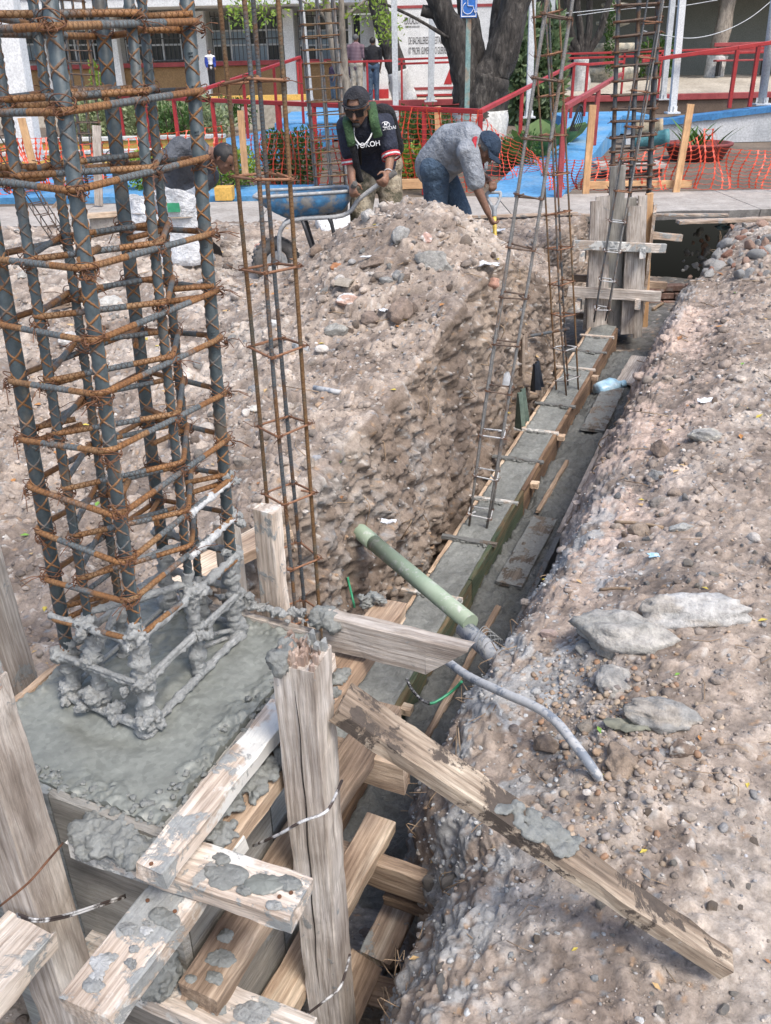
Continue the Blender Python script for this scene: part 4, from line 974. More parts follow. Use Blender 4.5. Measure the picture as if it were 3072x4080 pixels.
for i, (a, b, z) in enumerate([(mids['B'], mids['F'], .60), (mids['F'], mids['G'], .49), (mids['G'], mids['C'], .59), (mids['B'], mids['C'], .485), (mids['F'], mids['G'], .47), (mids['F'], mids['C'], .43)][:4]):
    crust(ringpart(a, b, z, .012), .0085, .6, 330+i, 10).build('mortar_crust', K['mortar'], cg, CL)
rs = np.random.default_rng(5)
for i, (c, z, n, r) in enumerate([(cD, .60, 26, .022), (cA, .485, 22, .022), (mids['B'], .50, 26, .022), (cD, .485, 30, .024), (cH, .69, 14, .018), (cH, .59, 18, .02), (mids['F'], .59, 18, .02), (mids['F'], .485, 18, .02), (cH, .79, 14, .018), (mids['B'], .40, 24, .022), (cD, .385, 30, .022), (cA, .39, 22, .022), (cE, .59, 14, .02), (cH, .485, 16, .02), (mids['B'], .59, 18, .02), (cA*.4+cD*.6, .385, 24, .02)]):
    mm = MB(); p = at_z(outp(c, .6), z)
    for _ in range(n//2): ico_add(mm, p+rs.normal(0, .5, 3)*A(.022, .022, .020), rs.uniform(.4, 1.0)*r*A(1, 1, .9)*.62, rs, 0, 2, .4)
    ico_add(mm, p, r*.8, rs, 0, 2, .4); remesh(mm, 'mortar_clump', K['mortar'], .0032, cg, 1, .005, 130)
# embossed letters along the right corner bar
for k, (ch, z) in enumerate(zip('HRHYEHHIH', (1.655, 1.60, 1.52, 1.465, 1.31, 1.245, 1.13, 1.09, .97))):
    p = at_z(cH, z); d = nrm(A(-p[0], -p[1], 0)); 
    x_ = A(0, 0, 1.0); z_ = d; y_ = np.cross(z_, x_); M4 = np.eye(4); M4[:3, 0] = x_; M4[:3, 1] = y_; M4[:3, 2] = z_; M4[:3, 3] = p+d*(RB+.0006)
    text_mesh('embossed_letter', ch, .012, M4, K['steel'], cg, .0012)
# ------------------------------------------------ light four-bar cages
def castillo(name, base, top, w_, d_, rb, rt, spacing, rot, mats, label, z_first=.12, group=None, jit=.01, coat=0.0, wires=True, nbar=8, extra=0):
    base = np.asarray(base, float); top = np.asarray(top, float); ax = nrm(top-base); L = np.linalg.norm(top-base)
    t = empty(name, base, label, 'rebar cage', group)
    u = A(math.cos(rot), math.sin(rot), 0); u = nrm(u-ax*(u@ax)); v = np.cross(ax, u); rs = np.random.default_rng(int(abs(base[0]*1000)) % 9999)
    cs = [(sx*w_/2, sy*d_/2) for sx, sy in ((-1, -1), (1, -1), (1, 1), (-1, 1))]
    allb = list(cs)
    if extra: allb += [(0, -d_/2), (0, d_/2), (-w_/2, 0), (w_/2, 0)][:extra]
    for i, (a, b) in enumerate(allb):
        mb = MB(); o0 = u*a+v*b; wob = rs.normal(0, jit*.4, (5, 2)); P_ = [base+o0+ax*L*f+u*wob[k][0]+v*wob[k][1] for k, f in enumerate((0, .25, .5, .75, 1))]
        mb.tube(curve3(P_, 3), rb, nbar); mb.build('main_bar', K[mats[i % 2]], t, base)
    z = z_first; k = 0
    while z < L:
        tl = rs.normal(0, jit*.6, 4); pts = [base+ax*(z+tl[i])+u*a*(1+2.4*rb/w_)+v*b*(1+2.4*rb/d_) for i, (a, b) in enumerate(cs)]
        P_, fl = round_poly(pts, rt*2.2, 3); mb = MB(); mb.tube(P_, rt, 6, True)
        c0 = pts[k % 4]; mb.tube([c0, c0+nrm(base+ax*z-c0)*w_*.45+ax*.01], rt, 6)
        so_ = mb.build('stirrup', K[mats[2]] if (coat == 0 or z > coat) else K['mortarwhite'], t, base)
        if wires:
            for c in pts:
                mm = MB()
                q = nrm(base+ax*z-c); cc = c+q*(rb+rt)*.7
                for j in range(2):
                    an = np.linspace(0, 2*np.pi, 9, endpoint=False); R_ = (rb+rt)*1.25
                    mm.tube([cc+R_*(math.cos(x)*u+math.sin(x)*v)+ax*(.006*(1 if j else -1)*math.sin(x)+.004*j) for x in an], rt*.32, 4, True)
                e_ = nrm(rs.normal(0, 1, 3)); mm.tube([c, c-q*.012, c-q*.012+e_*.035], rt*.3, 4)
                mm.build('tie_wire', K['wire'], so_, base)
        z += spacing*(1+rs.normal(0, .03)); k += 1
    return t
p = onY(1188, 2333, 2.66); castillo('light_rebar_cage', (p[0], 2.66, -.95), (p[0]-.015, 2.66, 2.45), .112, .112, .0066, .0042, .25, math.radians(40), ('thinbar', 'thinbrown', 'smooth'), 'slim upright four-bar cage with rusty square ties beside the heavy cage', .06)
s3 = s_at(2085, zbeam); b3 = onZ(1905, 2085, zbeam(s3)); t3 = onY(2228, 0, b3[1]+.05); t3 = t3+(t3-b3)*.12
castillo('light_rebar_cage', b3+A(0, 0, -.03), t3, .115, .10, .0068, .0045, .25, math.radians(-12), ('thinpale', 'thinpale', 'smoothdk'), 'slim dusty cage leaning right from the middle of the trench beam', .10, coat=.62)
s4 = s_at(1555, zbeam); b4 = onZ(2262, 1555, zbeam(s4)); t4 = onY(2176, 0, b4[1]+.1); t4 = t4+(t4-b4)*.1
castillo('light_rebar_cage', b4+A(0, 0, -.03), t4, .115, .11, .0068, .0045, .24, math.radians(30), ('thinbar', 'thinbrown', 'smooth'), 'slim cage leaning left that crosses behind the dusty leaning cage', .12, coat=.5)
b5 = onY(2392, 1272, fb[1]-.20); t5 = onY(2612, 0, fb[1]-.14); t5 = t5+(t5-b5)*.08
castillo('light_rebar_cage', b5+A(0, 0, -.02), t5, .11, .10, .007, .005, .24, math.radians(-10), ('farbar', 'thinpale', 'smooth'), 'slim cage leaning against the front of the far board form', .12, coat=.9)
pf = onYZ(2490, fb[1]+.30, -.6); pt = onY(2545, 0, fb[1]+.42)
far_top = pf+(pt-pf)*1.12
castillo('rebar_column_cage', (pf[0], pf[1], -.6), far_top, .31, .27, .017, .009, .108, math.radians(-14), ('farbar', 'farbar', 'smoothdk'), 'heavy dark rebar column cage standing inside the far board form', .5, extra=4)
pc = onZ(1322, 772); ptp = onY(1262, 0, pc[1]); castillo('rebar_column_cage', (pc[0], pc[1], 0.0), ptp+(ptp-pc)*.15, .40, .30, .016, .008, .145, math.radians(8), ('farbar', 'thinpale', 'thinbrown'), 'grey column cage with many ties standing on the pavement behind the wheelbarrow', .1, extra=4)
pc = onZ(385, 735); ptp = onY(296, 60, pc[1]); castillo('rebar_column_cage', (pc[0], pc[1], 0.0), ptp+(ptp-pc)*.2, .28, .24, .012, .007, .15, math.radians(12), ('farbar', 'thinbrown', 'smoothdk'), 'far column cage seen through the near cage on the left', .1, extra=4)
castillo('light_rebar_cage', gp(235, 950)+A(0, 0, .02), onY(-40, 520, 8.2), .13, .11, .006, .005, .2, 0.3, ('thinpale', 'farbar', 'smoothdk'), 'thin cage leaning at a slant at the far left behind the near cage', .1, wires=False)
# ---------------------------------------------------------------- school yard behind the dig
K['red'] = generic('red_enamel', (.30, .018, .022), (.44, .035, .035), 4, .45, .1, 50, .001)
K['red2'] = generic('dusty_red_enamel', (.24, .03, .035), (.36, .07, .07), 5, .6, .1, 50, .001)
K['bluepaint'] = generic('blue_floor_paint', (.06, .23, .46), (.095, .31, .57), 2.0, .8, .4, 22, .006, c3=(.22, .36, .50))
K['bluedark'] = generic('deep_blue_paint', (.03, .15, .36), (.06, .24, .50), 4, .6, .3, 25, .006)
K['whitepaint'] = generic('white_paint', (.62, .63, .63), (.76, .77, .77), 4, .6, .08, 40, .001, vary=.04)
K['greypaint'] = generic('grey_white_paint', (.42, .44, .45), (.56, .58, .59), 4, .6, .08, 40, .001, vary=.04)
K['stucco'] = generic('stained_pale_stucco', (.36, .38, .40), (.52, .54, .56), 1.8, .9, .3, 30, .004, c3=(.60, .61, .62))
K['cream'] = generic('cream_facade', (.50, .49, .45), (.60, .59, .55), 1.2, .85, .1, 30, .002)
K['tan'] = generic('tan_dado', (.27, .165, .075), (.34, .215, .105), 1.6, .85, .15, 30, .002)
K['brown'] = generic('brown_plinth', (.085, .06, .045), (.15, .11, .085), 2, .9, .3, 30, .004)
K['yellow'] = generic('ochre_kerb_paint', (.52, .30, .06), (.64, .40, .10), 3, .75, .2, 30, .003)
K['darkwall'] = generic('grey_green_wall', (.20, .215, .20), (.26, .275, .255), 1.0, .9, .15, 30, .002)
K['sand'] = generic('pale_yard_sand', (.34, .30, .24), (.50, .45, .37), 1.1, .95, .5, 14, .02)
K['glass'] = generic('dark_window_glass', (.02, .025, .03), (.06, .075, .085), 1.4, .12, 0, 40, vary=.3)
K['glassb'] = generic('blue_frosted_glass', (.16, .22, .27), (.28, .35, .40), 1.4, .3, 0, 40, vary=.2)
K['iron'] = generic('dark_iron', (.02, .02, .022), (.05, .05, .055), 8, .5, 0, 40)
K['net'] = generic('orange_plastic_net', (.58, .05, .018), (.70, .10, .045), 5, .45, 0, 40)
K['bark'] = None
t_ = NT('dark_fissured_bark'); v = t_.coord((1, 1, .28)); n = t_.noise(v, 16, 8, .7, .8); g = t_.noise(v, 4, 5, .6)
K['bark'] = t_.fin(t_.mix(t_.ramp(n, [(.35, (.022, .020, .019)), (.55, (.075, .066, .060)), (.72, (.19, .175, .16))]), t_.ramp(g, [(.3, (.6, .6, .6)), (.7, (1.2, 1.2, 1.15))]), 1.0, 'MULTIPLY'), .95, t_.bump(n, 1.0, .05))
t_ = NT('pale_bark'); v = t_.coord((1, 1, .4)); n = t_.noise(v, 12, 7, .7, .5)
K['palebark'] = t_.fin(t_.ramp(n, [(.35, (.13, .11, .09)), (.6, (.33, .29, .24)), (.75, (.44, .40, .35))]), .9, t_.bump(n, .6, .02))
K['limewash'] = generic('limewashed_bark', (.42, .42, .40), (.66, .66, .64), 9, .95, .8, 22, .02)
K['leafdark'] = foliage('hedge_leaf', (.035, .085, .022), (.06, .13, .03), (.10, .19, .04))
K['leaflime'] = foliage('lime_leaf', (.12, .22, .035), (.24, .36, .055), (.38, .48, .08))
K['leafpale'] = foliage('variegated_leaf', (.20, .27, .13), (.36, .42, .25), (.50, .54, .38))
K['leaftree'] = foliage('tree_leaf', (.05, .11, .03), (.10, .18, .05), (.17, .26, .08))
K['leafoleander'] = foliage('oleander_leaf', (.08, .14, .07), (.16, .23, .12), (.28, .36, .22))
def pbox(name, mat, x0, x1, y0, y1, z0, z1, parent=None, bev=0.0):
    mb = MB(); mb.box(((x0+x1)/2, (y0+y1)/2, (z0+z1)/2), (x1-x0, y1-y0, z1-z0), None, 0, bev)
    o = mb.build(name, K[mat], parent, np.array(parent.location) if parent else A((x0+x1)/2, (y0+y1)/2, z0)); return o
def X(px, Y, Z): return onYZ(px, Y, Z)[0]
def Zat(px, py, Y): return onY(px, py, Y)[2]
# terrace: raised yard level with brown plinth and red edge beam
TZ, TY = .40, 27.3
o = pbox('terrace', 'sand', -14, 16, TY+.12, 60, -.2, TZ-.01); setp(o, kind='structure')
pl = empty('terrace_edge', (2, TY, -.05), 'brown plinth wall with dark red beam along the raised yard behind the trees', 'wall')
pbox('plinth', 'brown', -4.0, 16, TY-.05, TY+.115, -.04, TZ-.10, pl); pbox('edge_beam', 'red2', -4.0, 16, TY-.12, TY+.118, TZ-.098, TZ+.06, pl, .01)
# sandy slope on the right between plinth beam and dark wall
mb = MB(); n_ = 30; xs = np.linspace(3, 16, n_); ys = np.linspace(TY+.3, 33.6, 16)
V = np.array([(x, y, TZ+.02+.33*sstep(TY, 31, y)) for y in ys for x in xs]); V[:, 2] += .05*fbm(V, .8, 3, .6, 7)
mb.add(V, [(j*n_+i, j*n_+i+1, (j+1)*n_+i+1, (j+1)*n_+i) for j in range(15) for i in range(n_-1)], 0, True); setp(mb.build('sandy_slope', K['sand']), kind='structure')
# ---------------- classroom building (left)
FY = 30.5
bl = empty('classroom_building', (X(700, FY, .5), FY, .35), 'long pale classroom block with barred windows and tan dado behind the ramp', 'building')
xa, xb = X(-700, FY, 1), X(1415, FY, 1)
zy = lambda y, px=700: Zat(px, y, FY)
pbox('wall', 'cream', xa, xb, FY+.12, FY+.4, -.1, 4.2, bl); pbox('dado', 'tan', xa, xb, FY+.02, FY+.118, -.1, zy(268), bl)
pbox('sill', 'red2', xa, xb, FY-.12, FY+.117, zy(266), zy(248), bl); pbox('roof_fascia', 'whitepaint', xa-.5, xb+.9, FY-1.9, FY+.9, zy(38), zy(38)+.5, bl)
pbox('roof_trim', 'red', xa-.5, xb+.9, FY-1.95, FY-1.905, Zat(700, 36, FY-1.9)+.33, Zat(700, 36, FY-1.9)+.62, bl)
for a, b in ((-450, -415), (-120, -85), (182, 212), (452, 492), (800, 838), (1142, 1182)):
    pbox('column', 'whitepaint', X(a, FY-.4, 1), X(b, FY-.4, 1), FY-.5, FY-.13, -.1, Zat(700, 36, FY-1.9)-.002, bl)
def window(a, b, nx_, bright):
    x0, x1 = X(a, FY, 2), X(b, FY, 2); z0, z1 = zy(246, (a+b)/2)+.02, zy(62, (a+b)/2)
    wv = MB(); wv.box(((x0+x1)/2, FY+.10, (z0+z1)/2), (x1-x0, .03, z1-z0)); wo_ = wv.build('window', K['iron'], bl, np.array(bl.location))
    dx = (x1-x0)/nx_
    for i in range(nx_):
        for j, (f0, f1) in enumerate(((0, .36), (.36, .68), (.68, 1))):
            m = MB(); m.box((x0+dx*(i+.5), FY+.078, z0+(z1-z0)*(f0+f1)/2), (dx-.07, .008, (z1-z0)*(f1-f0)-.06)); m.build('pane', K['glassb' if (bright and (i+j) % 3 and j < 2) else 'glass'], wo_, np.array(bl.location))
    fr = MB()
    for i in range(nx_+1): fr.box((x0+dx*i, FY+.06, (z0+z1)/2), (.05, .05, z1-z0))
    for f in (0, .36, .68, 1): fr.box(((x0+x1)/2, FY+.061, z0+(z1-z0)*f), (x1-x0, .045, .05))
    fr.build('window_frame', K['greypaint'], wo_, np.array(bl.location))
    gr = MB(); k = int((x1-x0)/.13)
    for i in range(k+1): gr.box((x0+(x1-x0)*i/k, FY-.02, (z0+z1)/2+.05), (.018, .018, z1-z0+.15))
    for f in (0, .5, 1): gr.box(((x0+x1)/2, FY-.024, z0+(z1-z0)*f), (x1-x0, .02, .03))
    gr.build('grille', K['iron'], wo_, np.array(bl.location))
for a, b, n_, br in ((-400, -130, 3, 0), (-75, 175, 3, 1), (222, 445, 3, 0), (500, 795, 4, 0), (848, 1136, 4, 1), (1192, 1392, 3, 1)): window(a, b, n_, br)
# entrance bay: open door, white pillar
pbox('door_leaf', 'greypaint', X(1440, FY, 1), X(1494, FY, 1), FY-.02, FY+.02, .36, zy(75), bl); pbox('door_reveal', 'iron', X(1405, FY, 1), X(1440, FY, 1), FY+.2, FY+.25, .36, zy(75), bl)
pbox('pillar', 'whitepaint', X(1500, FY, 1), X(1568, FY, 1), FY-.35, FY+.05, .30, 4.2, bl); pbox('pillar_base', 'red', X(1470, FY, .5), X(1548, FY, .5), FY-.45, FY-.355, .36, zy(372), bl)
pbox('door_frame', 'whitepaint', X(1394, FY, 1), X(1408, FY, 1), FY-.1, FY+.1, .36, 4.2, bl); pbox('door_number', 'bluedark', X(1505, FY, 1), X(1533, FY, 1), FY-.37, FY-.352, zy(115, 1500), zy(90, 1500), bl)
pbox('lintel', 'cream', X(1408, FY, 1), X(1500, FY, 1), FY+.05, FY+.15, zy(70), 4.2, bl)
# ---------------- white hall wall with lettering
WY = 30.2
wh = empty('lettered_wall', (X(1700, WY, .5), WY, .42), 'white hall wall with dark lettering and a red triangle behind the big tree', 'wall')
zw = lambda y: Zat(1700, y, WY)
wx0, wx1 = X(1570, WY, 1), X(2050, WY, 1)
pbox('wall', 'whitepaint', wx0, wx1, WY, WY+.3, .3, 4.0, wh); pbox('base_band', 'red', wx0, wx1, WY-.03, WY-.002, zw(383), zw(375), wh); pbox('pale_band', 'red2', wx0, wx1, WY-.02, WY-.003, zw(358), zw(347), wh)
pbox('top_band', 'red2', wx0, wx1, WY-.02, WY-.004, zw(32), zw(20), wh); pbox('undercroft', 'brown', wx0, wx1, WY-.01, WY-.0035, .3, zw(384), wh)
mb = MB(); t0, t1, t2 = onY(1768, 336, WY-.012), onY(1800, 336, WY-.012), onY(1800, 253, WY-.012)
mb.add([t0, t1, t2, t0+A(0, .01, 0), t1+A(0, .01, 0), t2+A(0, .01, 0)], [(0, 1, 2), (5, 4, 3), (0, 3, 4, 1), (1, 4, 5, 2), (2, 5, 3, 0)]); mb.build('red_triangle', K['red'], wh, np.array(wh.location))
K['ink'] = generic('dark_brown_lettering', (.05, .045, .045), (.09, .08, .08), 4, .8, 0, 40)
def walltext(s, px0, px1, py, h, mat='ink', Yp=None, par=wh):
    Y = (WY-.006) if Yp is None else Yp; a = onY(px0, py, Y); b = onY(px1, py, Y); M4 = np.eye(4); M4[:3, 0] = (1, 0, 0); M4[:3, 1] = (0, 0, 1); M4[:3, 2] = (0, -1, 0); M4[:3, 3] = (a+b)/2
    o = text_mesh('lettering', s, h, M4, K[mat], par, .002); wdt = max(v.co.x for v in o.data.vertices)-min(v.co.x for v in o.data.vertices)
    o.data.transform(Matrix.Diagonal(((b[0]-a[0])/wdt, 1, 1, 1))); return o
def ph(px): return px*27/FPX*1.05
walltext('EDUCACI\u00d3N', 1612, 1674, 84, ph(34)); walltext('DE BACHILLERES DEL ESTADO DE TAM', 1628, 1812, 162, ph(34)); walltext('07 "PROFR. GUMERSINDO GUERRERO GAR', 1628, 1815, 203, ph(34)); walltext('SECRETAR\u00cdA DE EDUCACI\u00d3N', 1615, 1672, 107, ph(9))
# ---------------- dark wall with verandah roof on the right
DY = 34.0
dk = empty('dark_hall', (X(2600, DY, 1), DY, .5), 'shaded grey-green hall wall with an ochre base strip at the right back', 'building')
dx0, dx1 = X(2045, DY, 1), X(4300, DY, 1)
pbox('wall', 'darkwall', dx0, dx1, DY, DY+.4, .3, 4.6, dk); pbox('base_strip', 'yellow', dx0, dx1, DY-.35, DY-.003, .3, Zat(2700, 303, DY), dk)
pbox('verandah_roof', 'greypaint', dx0-.4, dx1, DY-3.6, DY+.4, 3.55, 3.7, dk); pbox('roof_beam', 'darkwall', dx0-.4, dx1, DY-3.55, DY-3.4, 3.30, 3.549, dk)
for px in (2150, 2430, 2860): pbox('panel_joint', 'iron', X(px, DY, 1), X(px, DY, 1)+.05, DY-.02, DY-.004, Zat(2700, 303, DY)+.002, 3.5, dk)
# ---------------- ramps
def sheet(name, pts, th, mat, label=None, cat=None, kind=None):
    mb = MB(); P_ = [np.asarray(p, float) for p in pts]; n = len(P_); low = [p-A(0, 0, th) for p in P_]
    mb.add(P_+low, [tuple(range(n)), tuple(range(2*n-1, n-1, -1))]+[(i, n+i, n+(i+1) % n, (i+1) % n) for i in range(n)])
    o = thing(mb, name, K[mat], label, cat)
    if kind: o['kind'] = kind
    return o
ra = onZ(1925, 783, .012); rb_ = onZ(2238, 783, .012)
rc = A(X(2480, 20.5, .36), 20.5, .36); rd = A(X(2262, 20.5, .36), 20.5, .36)
rampR = sheet('blue_ramp', [ra, rb_, rc, rd], .35, 'bluepaint', None, None, 'structure')
pbox('landing', 'bluepaint', rd[0]-.1, rc[0]+.6, 20.52, 22.0, .0, .355); bpy.data.objects['landing']['kind'] = 'structure'
la = onY(560, 640, 13.5); 
rampL = sheet('blue_ramp', [A(-5.6, 14.2, .012), A(-3.2, 13.2, .012), A(-.9, 19.0, .34), A(-1.7, 20.6, .34)], .3, 'bluepaint', None, None, 'structure')
sheet('blue_ramp', [A(-6.6, 12.6, .03), A(-.6, 11.95, .03), A(-.6, 12.9, .05), A(-6.6, 13.4, .05)], .08, 'bluepaint', None, None, 'structure')
pbox('blue_landing', 'bluepaint', -2.2, -.2, 20.65, TY-.14, .0, .345); bpy.data.objects['blue_landing']['kind'] = 'structure'
kx = [(-7.5, -2.3, 15.2, .30, 'ochre kerb of the lower planter left of the ramp'), (-7.8, -2.6, 16.2, .42, 'ochre kerb of the upper planter left of the ramp')]
for x0, x1, y, z, lab in kx:
    e_ = empty('planter_kerb', ((x0+x1)/2, y, 0), lab, 'kerb'); pbox('kerb_face', 'yellow', x0, x1, y, y+.2, -.02, z, e_); pbox('kerb_cap', 'cream', x0, x1, y-.03, y+.25, z+.001, z+.05, e_)
pbox('long_kerb', 'yellow', X(300, 25.5, .3), X(1240, 25.5, .3), 25.5, 25.8, Zat(800, 408, 25.5), Zat(800, 386, 25.5)); setp(bpy.data.objects['long_kerb'], 'long ochre kerb below the tan dado of the classroom block', 'kerb')
o = pbox('kerb_stone', 'yellow', *sorted((X(862, 12.05, .1), X(930, 12.05, .1))), 11.9, 12.15, .003, .16); setp(o, 'short ochre painted kerb block behind the stooping worker', 'kerb')
# right ramp wall
RY = 18.5
rw = empty('ramp_wall', (X(2850, RY, 0), RY, -.04), 'pale stained ramp wall with a chipped blue top at the right', 'wall')
x0, x1 = X(2500, RY, .3), X(3500, RY, .5); za, zb_ = Zat(2500, 492, RY), Zat(3072, 424, RY); zc_ = za+(zb_-za)*(x1-x0)/(X(3072, RY, .5)-x0)
mb = MB(); mb.add([(x0, RY, -.04), (x1, RY, -.04), (x1, RY, zc_-.1), (x0, RY, za-.1), (x0, RY+.2, -.04), (x1, RY+.2, -.04), (x1, RY+.2, zc_-.1), (x0, RY+.2, za-.1)], [(0, 1, 2, 3), (7, 6, 5, 4), (0, 4, 5, 1), (1, 5, 6, 2), (3, 2, 6, 7), (4, 0, 3, 7)]); mb.build('wall_face', K['stucco'], rw, np.array(rw.location))
mb = MB(); n_ = 60; xs = np.linspace(x0, x1, n_); zt_ = np.interp(xs, [x0, x1], [za, zc_]); lo = zt_-.10-.025*np.maximum(0, fbm(np.stack([xs*4, xs*0, xs*0], 1), 1, 3, .7, 3))
V = [(x, RY-.05, z) for x, z in zip(xs, lo)]+[(x, RY-.05, z) for x, z in zip(xs, zt_)]+[(x, RY+.3, z+.005) for x, z in zip(xs, zt_)]
mb.add(V, [(i, i+1, n_+i+1, n_+i) for i in range(n_-1)]+[(n_+i, n_+i+1, 2*n_+i+1, 2*n_+i) for i in range(n_-1)]); mb.build('blue_coping', K['bluedark'], rw, np.array(rw.location))
# ---------------- railings
def rail(name, label, tops, posts, mat='red', w_=.055, cat='railing', low=None):
    # tops: list of polylines of world points; posts: (top point, base z)
    b0 = tops[0][0]; e_ = empty(name, (b0[0], b0[1], posts[0][1] if posts else 0), label, cat); L0 = np.array(e_.location)
    for pl_ in tops:
        for a, b in zip(pl_[:-1], pl_[1:]):
            mb = MB(); d = b-a; Rm = frame(a, b); mb.box((a+b)/2, (np.linalg.norm(d)+w_*.3, w_, w_), Rm, 0, .006); mb.build('top_rail', K[mat], e_, L0)
    for t_, zb in posts:
        mb = MB(); mb.box((t_[0], t_[1], (t_[2]-w_/2+zb)/2), (w_, w_, t_[2]-w_/2-zb), None, 0, .005); mb.build('rail_post', K[mat], e_, L0)
    return e_
P1 = onZ(1905, 783, .0); P1t = A(P1[0], P1[1], Zat(1890, 445, P1[1])); PL = onY(470, 384, 16.6)
def on_line(a, b, px):
    lo, hi = 0., 1.
    for _ in range(30):
        m = (lo+hi)/2; q = a+(b-a)*m; v = q-_C; x = 1536+FPX*(v@_R)/(v@_F)
        if (x > px) == ((a-_C)@_R/((a-_C)@_F) > (b-_C)@_R/((b-_C)@_F)): lo = m
        else: hi = m
    return a+(b-a)*lo
PLL = PL+(PL-P1t)*.35
rail('red_railing', 'bright red railing along the pavement hung with orange net', [[P1t, PLL]], [(P1t, 0)]+[(on_line(P1t, PL, px), -.04) for px in (1690, 1440, 1250, 1110, 845, 691, 578)]+[(PL, -.04)], 'red', .06)
a, b, c = onY(690, 396, 15.6), onY(1195, 228, 20.5), onY(1480, 241, 25.8)
rail('red_railing', 'red ramp handrail climbing from the variegated hedge to the landing', [[a, b]], [(b, .34), (onY(1090, 262, 19.5), .25), (onY(968, 303, 18.2), .15)])
zr = lambda px, py, Y=26.2: onY(px, py, Y)
rail('red_railing', 'red railing in front of the standing group at the doorway', [[zr(1180, 252), zr(1566, 242)]], [(zr(1185, 252), TZ-.1), (zr(1462, 245), TZ-.1)])
rail('red_railing', 'red double railing across the lettered wall and the yard behind', [[zr(1570, 237, 27.25), zr(3060, 190, 27.25)], [zr(1570, 252, 27.25)-A(0, 0, .02), zr(3060, 207, 27.25)]], [(zr(px, 237-(px-1570)*.0315, 27.25), TZ+.05) for px in (1600, 1860, 2160, 2490, 2640)])
d1, d2, d3, d4 = P1t, onY(2288, 254, 20.2), onY(2342, 257, 20.6), onY(2480, 246, 23.5)
rail('red_railing', 'red handrail on the left side of the blue ramp', [[d1, d2, d3, d4]], [(on_line(d1, d2, 2080), .1), (d2, .34), (d3, .34)])
e1, e2 = onY(2251, 428, rb_[1]), onY(2475, 296, 19.6)
rail('red_railing', 'dusty red handrail on the right side of the blue ramp with cable on its end', [[e1, e2]], [(e1, 0.0), (on_line(e1, e2, 2385), .25)], 'red2', .065)
g1, g2, g3 = onY(2560, 243, RY+.1), onY(2940, 190, RY+.1), onY(3500, 105, RY+.1)
rail('red_railing', 'red railing on top of the pale ramp wall at the right', [[g1, g2, g3]], [(g2, Zat(2940, 430, RY+.1)), (onY(3025, 172, RY+.1), Zat(3025, 425, RY+.1))], 'red', .07)
mb = MB()
for k in range(6):
    q = e1+A(.12, -.02, 0); an = np.linspace(0, 2*np.pi, 16, endpoint=False)
    mb.tube([q+A(.05*math.cos(x)+.01*k, .04*math.sin(x), -.12+.16*math.cos(x+.3*k)*.9) for x in an], .006, 5, True)
thing(mb, 'cable_coil', K['iron'], 'coil of dark cable hung over the end of the dusty red handrail', 'cable')
# ---------------- poles
def pole(px0, py0, px1, py1, Y, w_, mat, lab, round_=False, top=3.6, plate=True):
    a = onY(px1, py1, Y); b = onY(px0, py0, Y); d = (b-a)/(b[2]-a[2]); b = a+d*(top-a[2]); e_ = empty('steel_pole', a, lab, 'pole')
    mb = MB(); mb.tube([a, b], w_/2*(1 if round_ else 1.414), 14 if round_ else 4, smooth=round_, up=A(1, 1, 0)); mb.build('shaft', K[mat], e_, a)
    if plate:
        mb = MB(); mb.box(a+A(0, 0, .015), (w_*2.1, w_*2.1, .03)); mb.box(a+A(0, 0, .07), (w_*1.5, .01, .12)); mb.box(a+A(0, 0, .07), (.01, w_*1.5, .12)); mb.build('base_plate', K[mat], e_, a)
    return e_
pole(1571, 60, 1579, 560, 14.6, .085, 'greypaint', 'square white steel pole rising behind the orange net at centre')
pole(1722, 60, 1716, 405, 26.6, .16, 'greypaint', 'grey steel pole in front of the lettered wall'); pole(2122, 0, 2106, 470, 19.0, .115, 'whitepaint', 'white square pole left of the crossing slim cages')
pole(2718, 0, 2678, 452, RY+.3, .12, 'whitepaint', 'white square pole with base plate on the blue coping'); pole(2680, 0, 2640, 398, 25.0, .13, 'greypaint', 'grey square pole just behind the white one on the coping')
pole(3072, 123, 3034, 418, RY+.4, .16, 'greypaint', 'round grey pole at the right edge of the picture', True); pole(2200, 0, 2196, 300, 24.5, .13, 'greypaint', 'grey pole seen between the two crossing slim cages')
pole(24, 0, 128, 640, 12.6, .25, 'whitepaint', 'thick white pillar at the far left edge', False, 3.6, False); pole(1200, 0, 1246, 470, 15.8, .075, 'whitepaint', 'thin white pole seen through the pavement column cage')
# ---------------- wheelchair sign
sg = empty('wheelchair_sign', onY(1861, 600, 14.2), 'blue wheelchair sign on a rusty teal post in front of the big tree', 'sign'); SL = np.array(sg.location)
a = onY(1861, 600, 14.2); b = onY(1864, 20, 14.2); mb = MB(); mb.box((a+b)/2, (.07, .05, np.linalg.norm(b-a)), frame(A(0, 0, 0), A(1, 0, 0)), 0); 
K['tealrust'] = generic('rusty_teal_paint', (.12, .22, .22), (.20, .31, .29), 5, .7, .3, 40, .002, c3=(.32, .17, .09)); mb.build('post', K['tealrust'], sg, SL)
K['signblue'] = generic('sign_blue', (.02, .11, .40), (.03, .15, .48), 3, .4, 0, 40); K['signwhite'] = generic('sign_white', (.72, .74, .76), (.8, .8, .8), 3, .5, 0, 40)
c0, c1 = onY(1834, 72, 14.15), onY(1900, 72, 14.15); sw = c1[0]-c0[0]; sz0 = c0[2]; sh = sw*1.33; scx = (c0[0]+c1[0])/2
mb = MB(); mb.box((scx, 14.15, sz0+sh/2), (sw, .012, sh), None, 0, .004); mb.build('sign_plate', K['signblue'], sg, SL)
